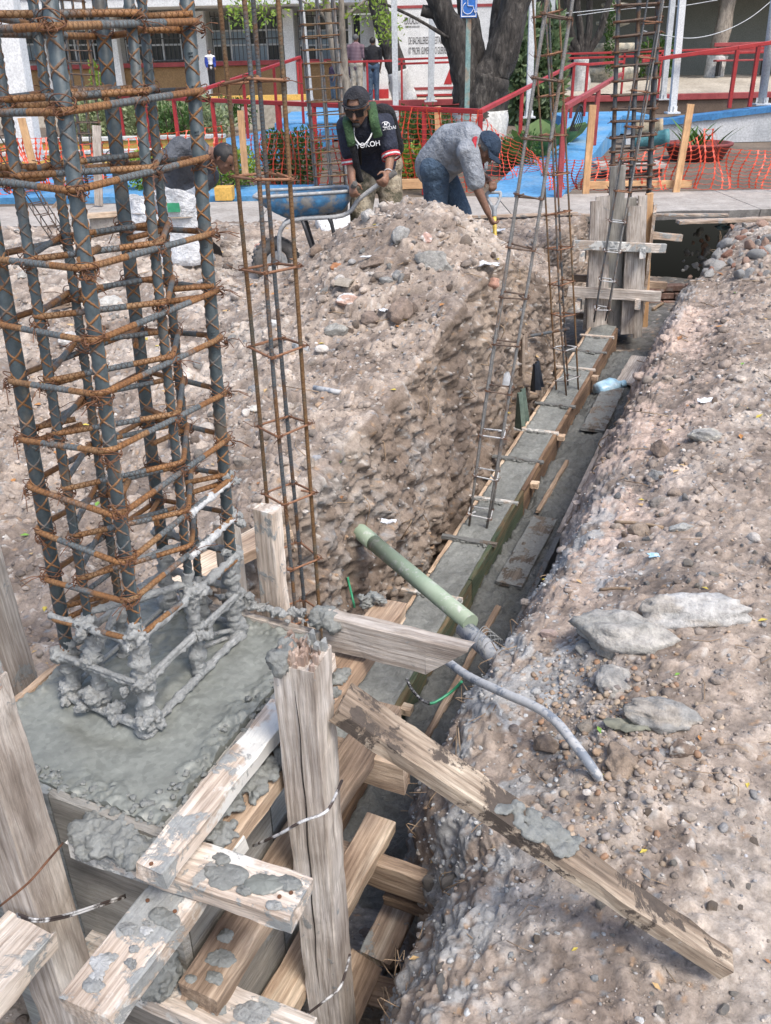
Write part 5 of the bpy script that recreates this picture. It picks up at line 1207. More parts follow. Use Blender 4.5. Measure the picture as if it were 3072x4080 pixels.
def srect(x0, x1, z0, z1, nm='border', m='signwhite', y=14.1415):
    mb = MB(); mb.box(((x0+x1)/2, y, (z0+z1)/2), (x1-x0, .003, z1-z0)); mb.build(nm, K[m], sg, SL)
m_ = sw*.05; xl, xr = scx-sw/2+m_, scx+sw/2-m_; zl, zh = sz0+m_*1.1, sz0+sh-m_
srect(xl, xr, zl, zl+.012); srect(xl, xr, zh-.012, zh); srect(xl, xl+.010, zl+.0125, zh-.0125); srect(xr-.010, xr, zl+.0125, zh-.0125)
mb = MB(); an = np.linspace(math.radians(115), math.radians(345), 22); cw = A(scx-sw*.06, 14.1395, sz0+sh*.38); R_ = sw*.31
mb.tube([cw+A(R_*math.cos(x), 0, R_*math.sin(x)) for x in an], .012, 6, flat=.4); mb.tube([cw+A(-.005, 0, R_*1.7), cw+A(0, 0, R_*.4), cw+A(R_*.95, 0, R_*.35), cw+A(R_*1.4, 0, -R_*.75), cw+A(R_*1.75, 0, -R_*.6)], .013, 6, flat=.4, smooth=False); mb.ball(cw+A(0, 0, R_*2.05), (.02, .004, .02), 6)
mb.build('wheelchair_symbol', K['signwhite'], sg, SL)
# ---------------- foliage builders
def leaves(C_, n, R, size, seed, up=.4, shell=.55, asp=.45, tone=(.75, 1.25)):
    # n leaf quads in an ellipsoid shell; returns V,F,col
    rs = np.random.default_rng(seed); d = rs.normal(0, 1, (n, 3)); d /= np.linalg.norm(d, axis=1)[:, None]
    rad = shell+(1-shell)*rs.random(n)**.6; lump = 1+.22*fbm(d*2+seed, 1.3, 2, .6, seed); P_ = np.asarray(C_)+d*(rad*lump)[:, None]*np.asarray(R)
    ax = nrm_rows(d*.7+rs.normal(0, .7, (n, 3))+A(0, 0, up)); sd_ = nrm_rows(np.cross(ax, rs.normal(0, 1, (n, 3)))); L = size*rs.uniform(.6, 1.3, n)[:, None]
    V = np.stack([P_, P_+ax*L*.5+sd_*L*asp*.5, P_+ax*L, P_+ax*L*.5-sd_*L*asp*.5], 1).reshape(-1, 3); F = np.arange(4*n).reshape(n, 4)
    t_ = rs.uniform(tone[0], tone[1], n); col = np.repeat(np.stack([t_, t_*rs.uniform(.92, 1.05, n), t_*rs.uniform(.8, 1.0, n)], 1), 4, 0); return V, F, col
def nrm_rows(a): return a/np.maximum(np.linalg.norm(a, axis=1), 1e-9)[:, None]
def leaf_obj(name, packs, mat, parent=None, origin=None):
    V = np.concatenate([p[0] for p in packs]); off = np.cumsum([0]+[len(p[0]) for p in packs[:-1]]); F = np.concatenate([p[1]+o for p, o in zip(packs, off)]); col = np.concatenate([p[2] for p in packs])
    if origin is not None: V = V-np.asarray(origin)
    o = link(name, mesh_from(name, V, F, K[mat], None, False, None, col), parent)
    if parent is None and origin is not None: o.location = Vector(origin)
    return o
def hedge(name, x0, x1, y0, y1, z0, z1, n, size, mat, label, seed, twig=True):
    e_ = empty(name, ((x0+x1)/2, (y0+y1)/2, z0), label, 'hedge'); L0 = np.array(e_.location); rs = np.random.default_rng(seed); packs = []
    k = max(2, int((x1-x0)/max(.25, (z1-z0)*.7)))
    for i in range(k):
        for yy in ((y0, y1) if y1-y0 > .6 else ((y0+y1)/2,)):
            c = A(x0+(x1-x0)*(i+.5)/k, yy, (z0+z1)/2+rs.uniform(-.04, .04)); packs.append(leaves(c, n//k, ((x1-x0)/k*.72, max(.2, (y1-y0)*.5), (z1-z0)*.55), size, seed+i, .5, .35))
    leaf_obj('crown', packs, mat, e_, L0)
    mb = MB()
    for i in range(k*3):
        x = rs.uniform(x0, x1); y = rs.uniform(y0, y1); mb.tube([(x, y, z0-.02), (x+rs.uniform(-.05, .05), y, (z0+z1)/2), (x+rs.uniform(-.1, .1), y, z1-.08)], .012, 5)
    mb.build('trunk', K['brown'], e_, L0); return e_
hedge('clipped_hedge', X(520, 12.9, .3), X(1000, 12.9, .3), 12.7, 13.1, 0, .52, 5200, .06, 'leaflime', 'lime green clipped hedge behind the stooping worker at left', 1)
hedge('clipped_hedge', X(1060, 13.6, .3), X(1260, 13.6, .3), 13.4, 13.9, 0, .72, 3200, .065, 'leafdark', 'dark clipped hedge behind the slim upright cage', 2)
hedge('clipped_hedge', X(1545, 13.0, .3), X(1790, 13.0, .3), 12.8, 13.2, 0, .55, 4200, .06, 'leaflime', 'lime green hedge behind the net between the two workers', 3)
hedge('clipped_hedge', X(1555, 14.8, .5), X(1800, 14.8, .5), 14.6, 15.1, 0, .82, 4000, .065, 'leafdark', 'dark upper hedge behind the net between the two workers', 4)
hedge('variegated_hedge', X(300, 19.5, .6), X(870, 19.5, .6), 19.3, 20.0, .1, .95, 7000, .10, 'leafpale', 'pale variegated hedge below the woman in the blue jacket', 5)
hedge('green_shrub', X(640, 18.3, .4), X(760, 18.3, .4), 18.1, 18.5, .0, .85, 1300, .09, 'leaftree', 'fresh green shrub in front of the variegated hedge', 6)
hedge('green_shrub', X(370, 22, 1), X(440, 22, 1), 21.8, 22.3, .2, 1.5, 900, .1, 'leaflime', 'yellow-green shrub beside the far left column cage', 7)
hedge('clipped_hedge', X(1990, 14.3, .3), X(2140, 14.3, .3), 14.0, 14.5, 0, .5, 1200, .06, 'leafdark', 'low dark hedge at the left foot of the blue ramp', 8)
hedge('green_shrub', X(865, 24, .5), X(1000, 24, .5), 23.8, 24.3, .1, .75, 700, .1, 'leafdark', 'low weedy shrub on the kerb below the tan dado', 9)
hedge('oleander_shrub', X(2025, 25, 1.2), X(2205, 25, 1.2), 24.4, 25.4, .0, 2.45, 4500, .26, 'leafoleander', 'tall oleander shrub between the big tree and the white pole', 10)
hedge('green_shrub', X(2560, 31, 1.2), X(2680, 31, 1.2), 30.8, 31.4, .6, 1.9, 900, .16, 'leafdark', 'dark shrub against the shaded wall behind the grey pole', 11)
# broad-leaved plants at the foot of the ramp
def broad(name, c, n, L, label, seed, mat='leaftree', w_=.22):
    e_ = empty(name, c, label, 'plant'); L0 = np.array(e_.location); rs = np.random.default_rng(seed)
    for k in range(n):
        a = rs.uniform(0, 6.28); tilt = rs.uniform(.25, .9); l = L*rs.uniform(.6, 1.1); h = A(math.cos(a)*math.sin(tilt), math.sin(a)*math.sin(tilt), math.cos(tilt)); s_ = nrm(np.cross(h, A(0, 0, 1))); mb = MB(); V = []
        for i, (u, ww) in enumerate(((0, .03), (.3, .5), (.55, .9), (.8, .7), (1, .02))):
            p = L0+A(math.cos(a), math.sin(a), 0)*.04+h*l*u-A(0, 0, 1)*l*.30*u*u; V += [p-s_*l*w_*ww, p-A(0, 0, .02*ww), p+s_*l*w_*ww]
        F = [(i*3+j, i*3+j+1, i*3+j+4, i*3+j+3) for i in range(4) for j in range(2)]; mb.add(V, F, 0, True)
        mb.build('leaf', K[mat], e_, L0, np.tile(A(1, 1, 1)*rs.uniform(.8, 1.4), (15, 1)))
    return e_
for i, (px, py, Y, n, L) in enumerate([(2050, 640, 14.4, 12, .95), (2140, 610, 15.2, 12, 1.0), (2210, 560, 16.5, 10, 1.1)]):
    q = onZ(px, py, 0); broad('broad_leaf_plant', A(X(px, Y, 0), Y, -.03), n, L, ['broad-leaved green plant nearest the foot of the blue ramp', 'broad-leaved green plant beside the middle of the ramp handrail', 'broad-leaved green plant farthest along the ramp handrail'][i], 20+i)
# ---------------- trees
def limb(mb, pts, r0, r1, seed, n=12, m=0):
    P_ = curve3(pts, 8); k = len(P_); r = np.linspace(r0, r1, k); b = len(mb.V); mb.tube(P_, r, n, m=m); V = mb.V[b]; ax = np.repeat(P_, n, 0); d = V-ax
    mb.V[b] = ax+d*(1+.16*fbm(V*A(1, 1, .35), 7, 3, .6, seed))[:, None]
def tree(label, parts, crown, base, lime=None, mat='bark', name='tree', leaf='leaftree', n=2500, size=.13, seed=0):
    e_ = empty(name, base, label, 'tree'); L0 = np.array(e_.location); mb = MB()
    for i, (pts, r0, r1) in enumerate(parts): limb(mb, pts, r0, r1, seed+i)
    mb.build('trunk', K[mat], e_, L0)
    if lime:
        mm = MB(); limb(mm, lime[0], lime[1], lime[2], seed); mm.build('limewash', K['limewash'], e_, L0)
    if crown: leaf_obj('crown', [leaves(c, n, R, size, seed+31+i, .2, .15) for i, (c, R) in enumerate(crown)], leaf, e_, L0)
    return e_
TYb = 16.2
def tp(px, py, dY=0): return onY(px, py, TYb+dY)
rt_ = tp(1905, 660)
tree('big dark forked tree behind the wheelchair sign', [([A(rt_[0], TYb, -.1), tp(1910, 520), tp(1925, 400), tp(1950, 300)], .46, .36), ([tp(1935, 330), tp(1990, 240), tp(2030, 120), tp(2070, -40), tp(2120, -260)], .30, .21), ([tp(1870, 400), tp(1855, 300), tp(1825, 180), tp(1775, 70), tp(1720, -60), tp(1640, -220)], .26, .17), ([tp(1790, 110), tp(1740, 60), tp(1680, 42)], .10, .085), ([tp(1910, 350, .3), tp(1895, 200, .4), tp(1860, 60, .5), tp(1840, -120, .5)], .2, .13), ([tp(1960, 250, .4), tp(1975, 120, .6), tp(1990, -60, .8)], .12, .08), ([tp(1785, 150, -.2), tp(1650, 70, -.4), tp(1500, 0, -.5), tp(1420, -40, -.6)], .03, .012)],
     [(A(rt_[0]+.6, TYb, 5.6), (3.0, 2.4, 1.3)), (A(rt_[0]-1.5, TYb+.5, 5.2), (2.2, 2.0, 1.0))], A(rt_[0], TYb, -.05), ([A(rt_[0], TYb, -.05), tp(1908, 540), tp(1912, 440)], .472, .425), seed=3)
SY = 15.4
def sp(px, py, dY=0): return onY(px, py, SY+dY)
q = sp(1385, 560)
tree('small pale forked tree with feathery leaves behind the capped worker', [([A(q[0], SY, -.05), sp(1388, 420), sp(1375, 330), sp(1345, 270), sp(1330, 200), sp(1318, 120), sp(1300, 20), sp(1280, -120)], .088, .05), ([sp(1378, 330), sp(1372, 240), sp(1362, 130), sp(1360, 60), sp(1356, -120)], .06, .045), ([sp(1362, 75), sp(1395, 50), sp(1440, 15), sp(1500, -40)], .03, .018), ([sp(1314, 100), sp(1270, 40), sp(1215, 10), sp(1120, -30)], .028, .014)],
     [(sp(1480, 40, -.3), (.42, .4, .30)), (sp(1550, 110, -.3), (.22, .2, .25)), (sp(1060, 20, -.4), (.40, .4, .25)), (sp(970, 60, -.5), (.25, .3, .25)), (sp(1250, -20, -.2), (.5, .4, .2)), (A(q[0], SY, 3.6), (1.9, 1.6, .8)), (A(q[0]-1.2, SY-.3, 3.3), (1.0, 1.0, .6))], A(q[0], SY, -.05), None, 'palebark', leaf='leaflime', n=210, size=.07, seed=13)
def upr(px0, py0, px1, py1, Y, r0, r1, label, lime_y, seed, z0, crown=True, mat='bark', bulge=None):
    a = onY(px1, py1, Y); b = onY(px0, py0, Y); top = b+(b-a)*1.3; l = onY(px1+(px0-px1)*(py1-lime_y)/(py1-py0), lime_y, Y)
    tree(label, [([a, a*.66+b*.34, b, top], r0, r1)], [(top+A(0, 0, .4), (1.4, 1.4, .9))] if crown else None, a, ([a, a*.6+l*.4, l], r0*1.12, r0*.98), mat, seed=seed, n=1200, size=.18)
upr(1500, 0, 1618, 412, 28.0, .33, .21, 'tall trunk with a limewashed foot in front of the lettered wall', 285, 21, TZ)
upr(2900, 0, 2838, 338, 31.0, .29, .20, 'slender palm-like trunk with a white bulging foot before the shaded wall', 222, 22, .8, True, 'palebark')
MY = 29.0
def mp(px, py, dY=0): return onY(px, py, MY+dY)
q = mp(2310, 365)
tree('dark many-stemmed tree with a limewashed foot right of the crossing cages', [([q, mp(2312, 290), mp(2320, 215)], .27, .22), ([mp(2318, 225), mp(2280, 150), mp(2265, 60), mp(2260, -60)], .13, .09), ([mp(2320, 220), mp(2312, 120), mp(2300, 30), mp(2296, -80)], .12, .09), ([mp(2325, 220), mp(2345, 120), mp(2350, 20), mp(2356, -80)], .12, .08), ([mp(2330, 225), mp(2385, 140), mp(2410, 60), mp(2440, -40)], .12, .08), ([mp(2315, 230), mp(2240, 160), mp(2215, 100)], .09, .05)], [(mp(2330, -220), (2.2, 2.0, .9))], q, ([q, mp(2312, 300), mp(2318, 235)], .285, .24), seed=41, n=1600, size=.18)
# ---------------- fountain
fo = onY(2420, 345, 31.0); fe = empty('stone_fountain', fo, 'tiered carved stone fountain behind the far rebar cage', 'fountain'); K['fstone'] = generic('mossy_carved_stone', (.14, .15, .13), (.40, .38, .32), 5, .9, .6, 18, .02, c3=(.52, .46, .34))
def zf_(y): return Zat(2420, y, 31.0)
mb = MB(); c0 = A(fo[0], 31.0, 0); mb.lathe([(.0, fo[2]-.1), (.85, fo[2]-.1), (.85, zf_(300)), (.95, zf_(290)), (.95, zf_(272)), (.80, zf_(268)), (.0, zf_(268))], 24, c0); mb.build('lower_basin', K['fstone'], fe, fo)
mb = MB(); mb.lathe([(.3, zf_(268)), (.35, zf_(215)), (.72, zf_(205)), (.76, zf_(180)), (.70, zf_(172)), (.2, zf_(176))], 24, c0); mb.build('middle_basin', K['fstone'], fe, fo)
mb = MB(); mb.lathe([(.18, zf_(176)), (.12, zf_(150)), (.2, zf_(130)), (.16, zf_(112)), (.50, zf_(98)), (.52, zf_(86)), (.14, zf_(90))], 20, c0); mb.build('upper_basin', K['fstone'], fe, fo)
mb = MB(); mb.lathe([(.14, zf_(90)), (.10, zf_(70)), (.2, zf_(50)), (.14, zf_(32)), (.38, zf_(26)), (.40, zf_(14)), (.12, zf_(18)), (.12, zf_(-10)), (.2, zf_(-30)), (.02, zf_(-60))], 20, c0); mb.build('finial', K['fstone'], fe, fo)
leaf_obj('moss', [leaves(onY(2432, y, 30.0), 260, (.16, .12, .42), .10, 60+i, .2, .2) for i, y in enumerate((80, 160, 240))], 'leafdark', fe, fo)
# ---------------- orange safety net
def netmesh(P0, P1, top, bot, cols, rows, seed, sagf=None):
    # P0,P1 ground line ends; top/bot heights along; strands joined by thin links with diamond nodes
    rs = np.random.default_rng(seed); mb = MB(); dirv = nrm(P1-P0); nv = A(dirv[1], -dirv[0], 0)
    G = np.zeros((cols, rows, 3)); L = np.linalg.norm(P1-P0)
    for i in range(cols):
        f = i/(cols-1); base = P0+(P1-P0)*f; zt, zb = np.interp(f, *top), np.interp(f, *bot); sh = .05*math.sin(i*1.7+seed)+rs.normal(0, .02)
        for j in range(rows):
            g = j/(rows-1); z = zb+(zt-zb)*g
            G[i, j] = base+A(0, 0, z)+dirv*(sh*(1-g)+.03*math.sin(g*5+i*.6))+nv*(.06*math.sin(g*4+i*.9+seed)+.02*rs.normal()*.4)
    wv, wh_ = .0085, .003
    for i in range(cols):
        for j in range(rows-1):
            a, b = G[i, j], G[i, j+1]; m = (a+b)/2; w1, w2 = dirv*wv*1.9, dirv*wv*.55
            V = [a-w2, a-w1*.0+dirv*wv*1.8, a+w2, b+w2, b-dirv*wv*1.8, b-w2, m-w2*.7, m+w2*.7]
            off = nv*.002
            V = [a-dirv*wv*1.7, a+dirv*wv*1.7, m+w2, b+dirv*wv*1.7, b-dirv*wv*1.7, m-w2]
            mb.add([v+off for v in V]+[v-off for v in V], [(0, 1, 2, 5), (5, 2, 3, 4), (11, 8, 7, 6), (10, 9, 8, 11)], 0)
    for i in range(cols-1):
        for j in range(rows):
            a, b = G[i, j], G[i+1, j]; m = (a+b)/2-A(0, 0, .012); u = A(0, 0, wh_)
            mb.add([a-u, m-u, b-u, b+u, m+u, a+u], [(0, 1, 4, 5), (1, 2, 3, 4)], 0)
    return mb
q0, q1 = onZ(2060, 790, 0), onZ(3300, 790, 0); q1 = A(q1[0], 11.55, 0); q0 = A(q0[0]+.35, 12.05, 0)
def ztop(px, py, Y=11.95): return Zat(px, py, Y)
tops_ = [(2060, 632), (2250, 640), (2420, 615), (2560, 590), (2640, 560), (2760, 560), (2800, 510), (2850, 508), (2880, 580), (3072, 590), (3300, 600)]
net = netmesh(q0, q1, ([(p-2060)/1240 for p, _ in tops_], [ztop(*t) for t in tops_]), ([0, 1], [.03, .05]), 34, 12, 1); thing(net, 'safety_net', K['net'], 'sagging orange safety net strung across the soil right of the blue ramp', 'net')
ra_, rb2 = on_line(P1t, PL, 1900), on_line(P1t, PL, 1545)
g0, g1 = A(ra_[0], ra_[1]-.05, 0), A(rb2[0], rb2[1]-.05, 0)
thing(netmesh(g0, g1, ([0, 1], [ra_[2]+.02, rb2[2]+.02]), ([0, 1], [.05, .05]), 11, 17, 2), 'safety_net', K['net'], 'orange net hanging from the red railing between the two bent workers', 'net')
g0, g1 = onZ(1870, 770, 0), A(X(2200, 13.9, 0), 13.9, 0)
thing(netmesh(g0+A(0, .1, 0), g1, ([0, .4, 1], [1.0, .62, .12]), ([0, 1], [.12, .02]), 14, 12, 3), 'safety_net', K['net'], 'orange net sagging in front of the big tree beside the ramp', 'net')
g0, g1 = onZ(985, 760, 0), onZ(1420, 775, 0)
thing(netmesh(g0+A(0, .6, 0), g1+A(0, .2, 0), ([0, .5, 1], [.66, .74, .8]), ([0, 1], [.04, .04]), 17, 11, 4), 'safety_net', K['net'], 'slack orange net behind the wheelbarrow and pavement cage', 'net')
g0, g1 = A(X(-60, 11.7, 0), 11.7, 0), A(X(330, 12.3, 0), 12.3, 0)
thing(netmesh(g0, g1, ([0, .5, 1], [.62, .8, .75]), ([0, 1], [.15, .2]), 22, 11, 5), 'safety_net', K['net'], 'bunched orange net around the white pillar at the far left', 'net')
g0, g1 = A(X(330, 12.9, 0), 12.9, 0), A(X(900, 13.3, 0), 13.3, 0)
thing(netmesh(g0, g1, ([0, 1], [.62, .8]), ([0, 1], [.1, .3]), 18, 8, 6), 'safety_net', K['net'], 'orange net in front of the ochre kerbs seen through the near cage', 'net')
# stakes
def stake(px0, py0, px1, py1, Y, lab, W=.085, T=.045):
    a = onY(px1, py1, Y); b = onY(px0, py0, Y); board('timber_stake', a, b, W, T, K['stake'], lab, 'stake', None, None, (0, -1, 0), rough=.0008)
stake(2362, 418, 2332, 782, 11.80, 'yellow timber stake left of the far rebar cage at the foot of the ramp'); stake(2752, 415, 2690, 785, 11.75, 'yellow timber stake right of the far rebar cage holding the net')
board('stake_rail', onY(2335, 738, 11.86), onY(2755, 732, 11.82), .09, .04, K['stake'], 'yellow timber rail nailed low between the two far stakes', 'board', None, None, (0, -1, 0), rough=.0008)
stake(1742, 425, 1752, 640, 12.35, 'yellow timber stake behind the back of the grey-shirted worker'); stake(958, 440, 978, 700, 12.6, 'yellow timber stake between the near cage and the slim cage')
stake(85, 470, 140, 690, 11.6, 'timber stake beside the white pillar at the far left'); stake(236, 640, 245, 730, 11.4, 'short ochre-topped stake behind the near cage', .08, .06)
board('stake_rail', onY(1480, 738, 11.9), onY(1790, 728, 11.9), .12, .04, K['stake'], 'yellow timber rail low behind the two bent workers', 'board', None, None, (0, -1, 0), rough=.0008)
board('leaning_board', onZ(290, 600, .02)*0+A(X(395, 11.6, 0), 11.6, .02), onY(385, 500, 11.7), .10, .03, K['weather'], 'grey board leaning behind the far left column cage', 'board', None, None, (0, -1, 0))
# ---------------- pots, slab, bench, cable at the right
def lay_pot(px0, py0, px1, py1, Y, r, mat, lab):
    a, b = onY(px0, py0, Y), onY(px1, py1, Y-.1); mb = MB(); d = nrm(b-a); L = np.linalg.norm(b-a); Rm = np.stack([nrm(np.cross(A(0, 0, 1), d)), np.cross(d, nrm(np.cross(A(0, 0, 1), d))), d], 1)
    mb.lathe([(.0, 0), (r*.85, 0), (r, L*.15), (r*1.02, L*.85), (r*1.1, L*.86), (r*1.1, L), (r*.9, L), (r*.85, L*.2), (0, L*.2)], 18, a, 0, True, Rm); thing(mb, 'clay_pot', K[mat], lab, 'pot')
K['potcream'] = generic('dusty_cream_pot', (.34, .26, .16), (.50, .42, .29), 4, .8, .2, 30, .003); K['potteal'] = generic('teal_pot', (.05, .19, .22), (.12, .30, .32), 5, .6, .2, 30, .003); K['potmar'] = generic('maroon_planter', (.16, .03, .03), (.28, .07, .06), 5, .7, .2, 30, .003)
lay_pot(2530, 520, 2640, 512, 15.6, .14, 'potcream', 'cream cylindrical pot lying on the stack beside the far cage'); lay_pot(2520, 565, 2665, 548, 15.3, .12, 'potteal', 'teal cylindrical pot lying under the cream pot')
c = A(X(2775, 15.8, 0), 15.8, -.04); pe = empty('planter', c, 'maroon oval planter with spiky agaves at the foot of the ramp wall', 'planter'); mb = MB(); mb.lathe([(0, 0), (.42, 0), (.52, .20), (.56, .22), (.56, .26), (.48, .26), (.46, .2), (0, .2)], 22, c); mb.build('bowl', K['potmar'], pe, c)
rs = np.random.default_rng(8)
for k in range(26):
    a = rs.uniform(0, 6.28); l = rs.uniform(.3, .65); q = c+A(rs.uniform(-.3, .3), rs.uniform(-.25, .25), .2); h = nrm(A(math.cos(a)*.7, math.sin(a)*.7, 1)); s_ = nrm(np.cross(h, A(0, 0, 1))); mb = MB(); V = []
    for u, ww in ((0, .03), (.4, .028), (.8, .014), (1, .001)):
        p = q+h*l*u+A(math.cos(a), math.sin(a), -.6)*l*.25*u*u; V += [p-s_*ww, p+s_*ww]
    mb.add(V, [(i*2, i*2+1, i*2+3, i*2+2) for i in range(3)], 0, True); mb.build('agave_leaf', K['leafdark'], pe, c, np.ones((8, 3))*rs.uniform(.8, 1.6))
mb = MB(); q = onZ(2510, 690, 0); mb.box((q[0], q[1]+.1, .1), (1.0, .6, .07), None, 0, .01); e_ = thing(mb, 'stone_slab', K['slab'], 'pale paving slab lying on the soil behind the far rebar cage', 'slab')
mb = MB(); mb.box((q[0]+.05, q[1]+.12, .012), (.8, .45, .09), None, 0, .01); thing(mb, 'brick_pier', K['brick'], 'low brick pier carrying the pale slab behind the far cage', 'pier')
be = empty('bench', A(X(2950, 30.5, .9), 30.5, .80), 'dark red bench in the shade at the far right', 'bench'); bL = np.array(be.location)
for z, y in ((1.22, 0), (1.5, .22), (1.66, .24)):
    mb = MB(); mb.box((bL[0], 30.5+y, z), (1.7, .3 if z < 1.4 else .04, .05 if z < 1.4 else .11), None, 0, .01); mb.build('seat' if z < 1.4 else 'backrest_slat', K['red2'], be, bL)
for sx in (-.7, .7):
    mb = MB(); mb.box((bL[0]+sx, 30.5, 1.0), (.07, .3, .42)); mb.build('leg', K['iron'], be, bL)
for i, pts in enumerate([[(2560, 122, 20), (2640, 140, 21), (2760, 152, 22), (2880, 125, 23), (2990, 70, 24), (3090, -10, 25)], [(2050, 38, 26), (2200, 55, 26), (2380, 40, 26), (2560, 20, 26)], [(2300, 62, 26), (2500, 35, 26), (2700, 25, 26), (2860, 0, 26)]]):
    mb = MB(); mb.tube(curve3([onY(*p) for p in pts], 8), .010, 5); thing(mb, 'hanging_cable', K['greypaint'], ['pale cable sagging across the dark wall at the right', 'thin cable strung behind the crossing cages', 'thin cable strung past the fountain top'][i], 'cable')
mb = MB()
for k in range(9):
    a = k*.7; mb.add([onY(2070, 62, 16.0), onY(2070, 62, 16.0)+A(.07*math.cos(a), 0, .07*math.sin(a)), onY(2070, 62, 16.0)+A(.07*math.cos(a+.4), .01, .07*math.sin(a+.4))], [(0, 1, 2), (2, 1, 0)])
thing(mb, 'ribbon_bow', K['signblue'], 'small blue ribbon bow tied to the big tree', 'bow')
board('loose_plank', onZ(2280, 857, .02), onZ(2900, 856, .03)*1.0, .07, .025, K['weather2'], 'thin plank lying along the broken pavement edge right of the far form', 'plank')
board('loose_plank', onZ(2700, 885, .03), onZ(3090, 872, .04), .12, .03, K['weather2'], 'grey-brown plank on the rubble at the right edge by the pavement', 'plank')
board('loose_plank', onZ(1730, 868, .03), onZ(2300, 850, .03), .06, .025, K['weather2'], 'thin plank along the pavement edge left of the far form', 'plank')
o = pbox('planter_bank', 'sand', X(300, 25.5, .3), X(1240, 25.5, .3), 25.0, 26.9, -.05, Zat(800, 409, 25.5)); setp(o, kind='structure')
# ---------------------------------------------------------------- people
def skin(name, c): return generic(name, tuple(x*.8 for x in c), tuple(x*1.1 for x in c), 14, .55, .1, 90, .001, vary=0)
def cloth(name, a, b, sc=8, bump=.8, c3=None, thr=(.3, .7), rough=.9): return generic(name, a, b, sc, rough, 1.0, 9, .06, c3=c3, vary=0, thr=thr)
K['skin1'] = skin('tanned_skin', (.26, .135, .085)); K['skin2'] = skin('brown_skin', (.20, .105, .068)); K['skin3'] = skin('dark_brown_skin', (.19, .098, .064)); K['hair'] = generic('black_hair', (.012, .011, .011), (.03, .027, .025), 30, .6, .6, 120, .004); K['hairgrey'] = generic('greying_hair', (.05, .05, .05), (.16, .16, .16), 60, .7, .6, 120, .004)
K['navy'] = cloth('navy_jersey', (.010, .012, .022), (.028, .034, .058)); K['camo'] = cloth('camouflage_trousers', (.11, .10, .065), (.25, .205, .145), 9, .8, (.36, .31, .23), (.42, .58)); K['greytee'] = cloth('heather_grey_tee', (.235, .255, .285), (.325, .345, .375)); K['jeans'] = cloth('faded_jeans', (.035, .065, .115), (.09, .14, .20), 6)
K['charcoal'] = cloth('dusty_charcoal_tee', (.06, .066, .078), (.125, .135, .155), 6); K['blacktee'] = cloth('black_fabric', (.008, .008, .010), (.022, .022, .027)); K['khaki'] = cloth('khaki_trousers', (.30, .26, .20), (.42, .38, .31)); K['capblack'] = cloth('black_cap', (.012, .012, .016), (.035, .035, .042), 20); K['capblue'] = cloth('navy_cap', (.014, .030, .058), (.034, .060, .10), 20)
K['greenstrap'] = cloth('green_padded_strap', (.022, .06, .022), (.06, .12, .05), 20); K['redcloth'] = cloth('red_bandana', (.30, .012, .02), (.42, .03, .045), 14); K['shade'] = generic('dark_lens', (.006, .006, .008), (.012, .012, .014), 5, .15, 0, 40, vary=0); K['cuffred'] = cloth('red_cuff', (.38, .02, .03), (.5, .04, .05)); K['whitecloth'] = cloth('white_cloth', (.62, .62, .62), (.76, .76, .76))
K['plaid'] = None
t_ = NT('plaid_shirt'); v = t_.coord(); w1 = t_.n('TexWave'); w1.inputs['Scale'].default_value = 9; t_.l(v, w1.inputs['Vector']); w2 = t_.n('TexWave', bands_direction='Z'); w2.inputs['Scale'].default_value = 9; t_.l(v, w2.inputs['Vector'])
K['plaid'] = t_.fin(t_.mix(t_.ramp(w1.outputs['Fac'], [(.3, (.10, .05, .07)), (.7, (.26, .20, .22))]), t_.ramp(w2.outputs['Fac'], [(.4, (.6, .5, .55)), (.7, (1.3, 1.3, 1.3))]), 1.0, 'MULTIPLY'), .9)
K['royal'] = cloth('royal_blue_jacket', (.012, .03, .20), (.03, .07, .36)); K['purple'] = cloth('dark_purple_shirt', (.03, .02, .05), (.07, .05, .11)); K['beige'] = cloth('beige_trousers', (.38, .34, .27), (.48, .44, .36)); K['shoe'] = cloth('dark_shoe', (.02, .018, .016), (.06, .055, .05))
def hand(mb, wrist, d, pn, curl=.9, side=1, sc=1.0):
    # d: direction the hand points, pn: palm normal (fingers curl toward it)
    d = nrm(d); pn = nrm(pn-d*(pn@d)); s = np.cross(d, pn)*side; w0 = np.asarray(wrist)
    cap(mb, w0, w0+d*.075*sc, .026*sc, .036*sc, 10, .55, pn)
    for k, (off, L) in enumerate(((-.030, .066), (-.010, .076), (.010, .072), (.030, .056))):
        a = w0+d*.085*sc+s*off*sc; c1 = curl*.9; d1 = nrm(d*math.cos(c1)+pn*math.sin(c1)); b = a+d1*L*.55*sc; c2 = curl*2.0; d2 = nrm(d*math.cos(c2)+pn*math.sin(c2)); c = b+d2*L*.5*sc
        cap(mb, a, b, .0098*sc, .0092*sc, 8); cap(mb, b, c, .0092*sc, .008*sc, 8)
    a = w0+d*.025*sc-s*.032*sc; b = a+nrm(d*.6-s*.7+pn*.4)*.038*sc; c = b+nrm(d*.8+pn*.7)*.032*sc; cap(mb, a, b, .012*sc, .011*sc, 8); cap(mb, b, c, .0108*sc, .009*sc, 8)
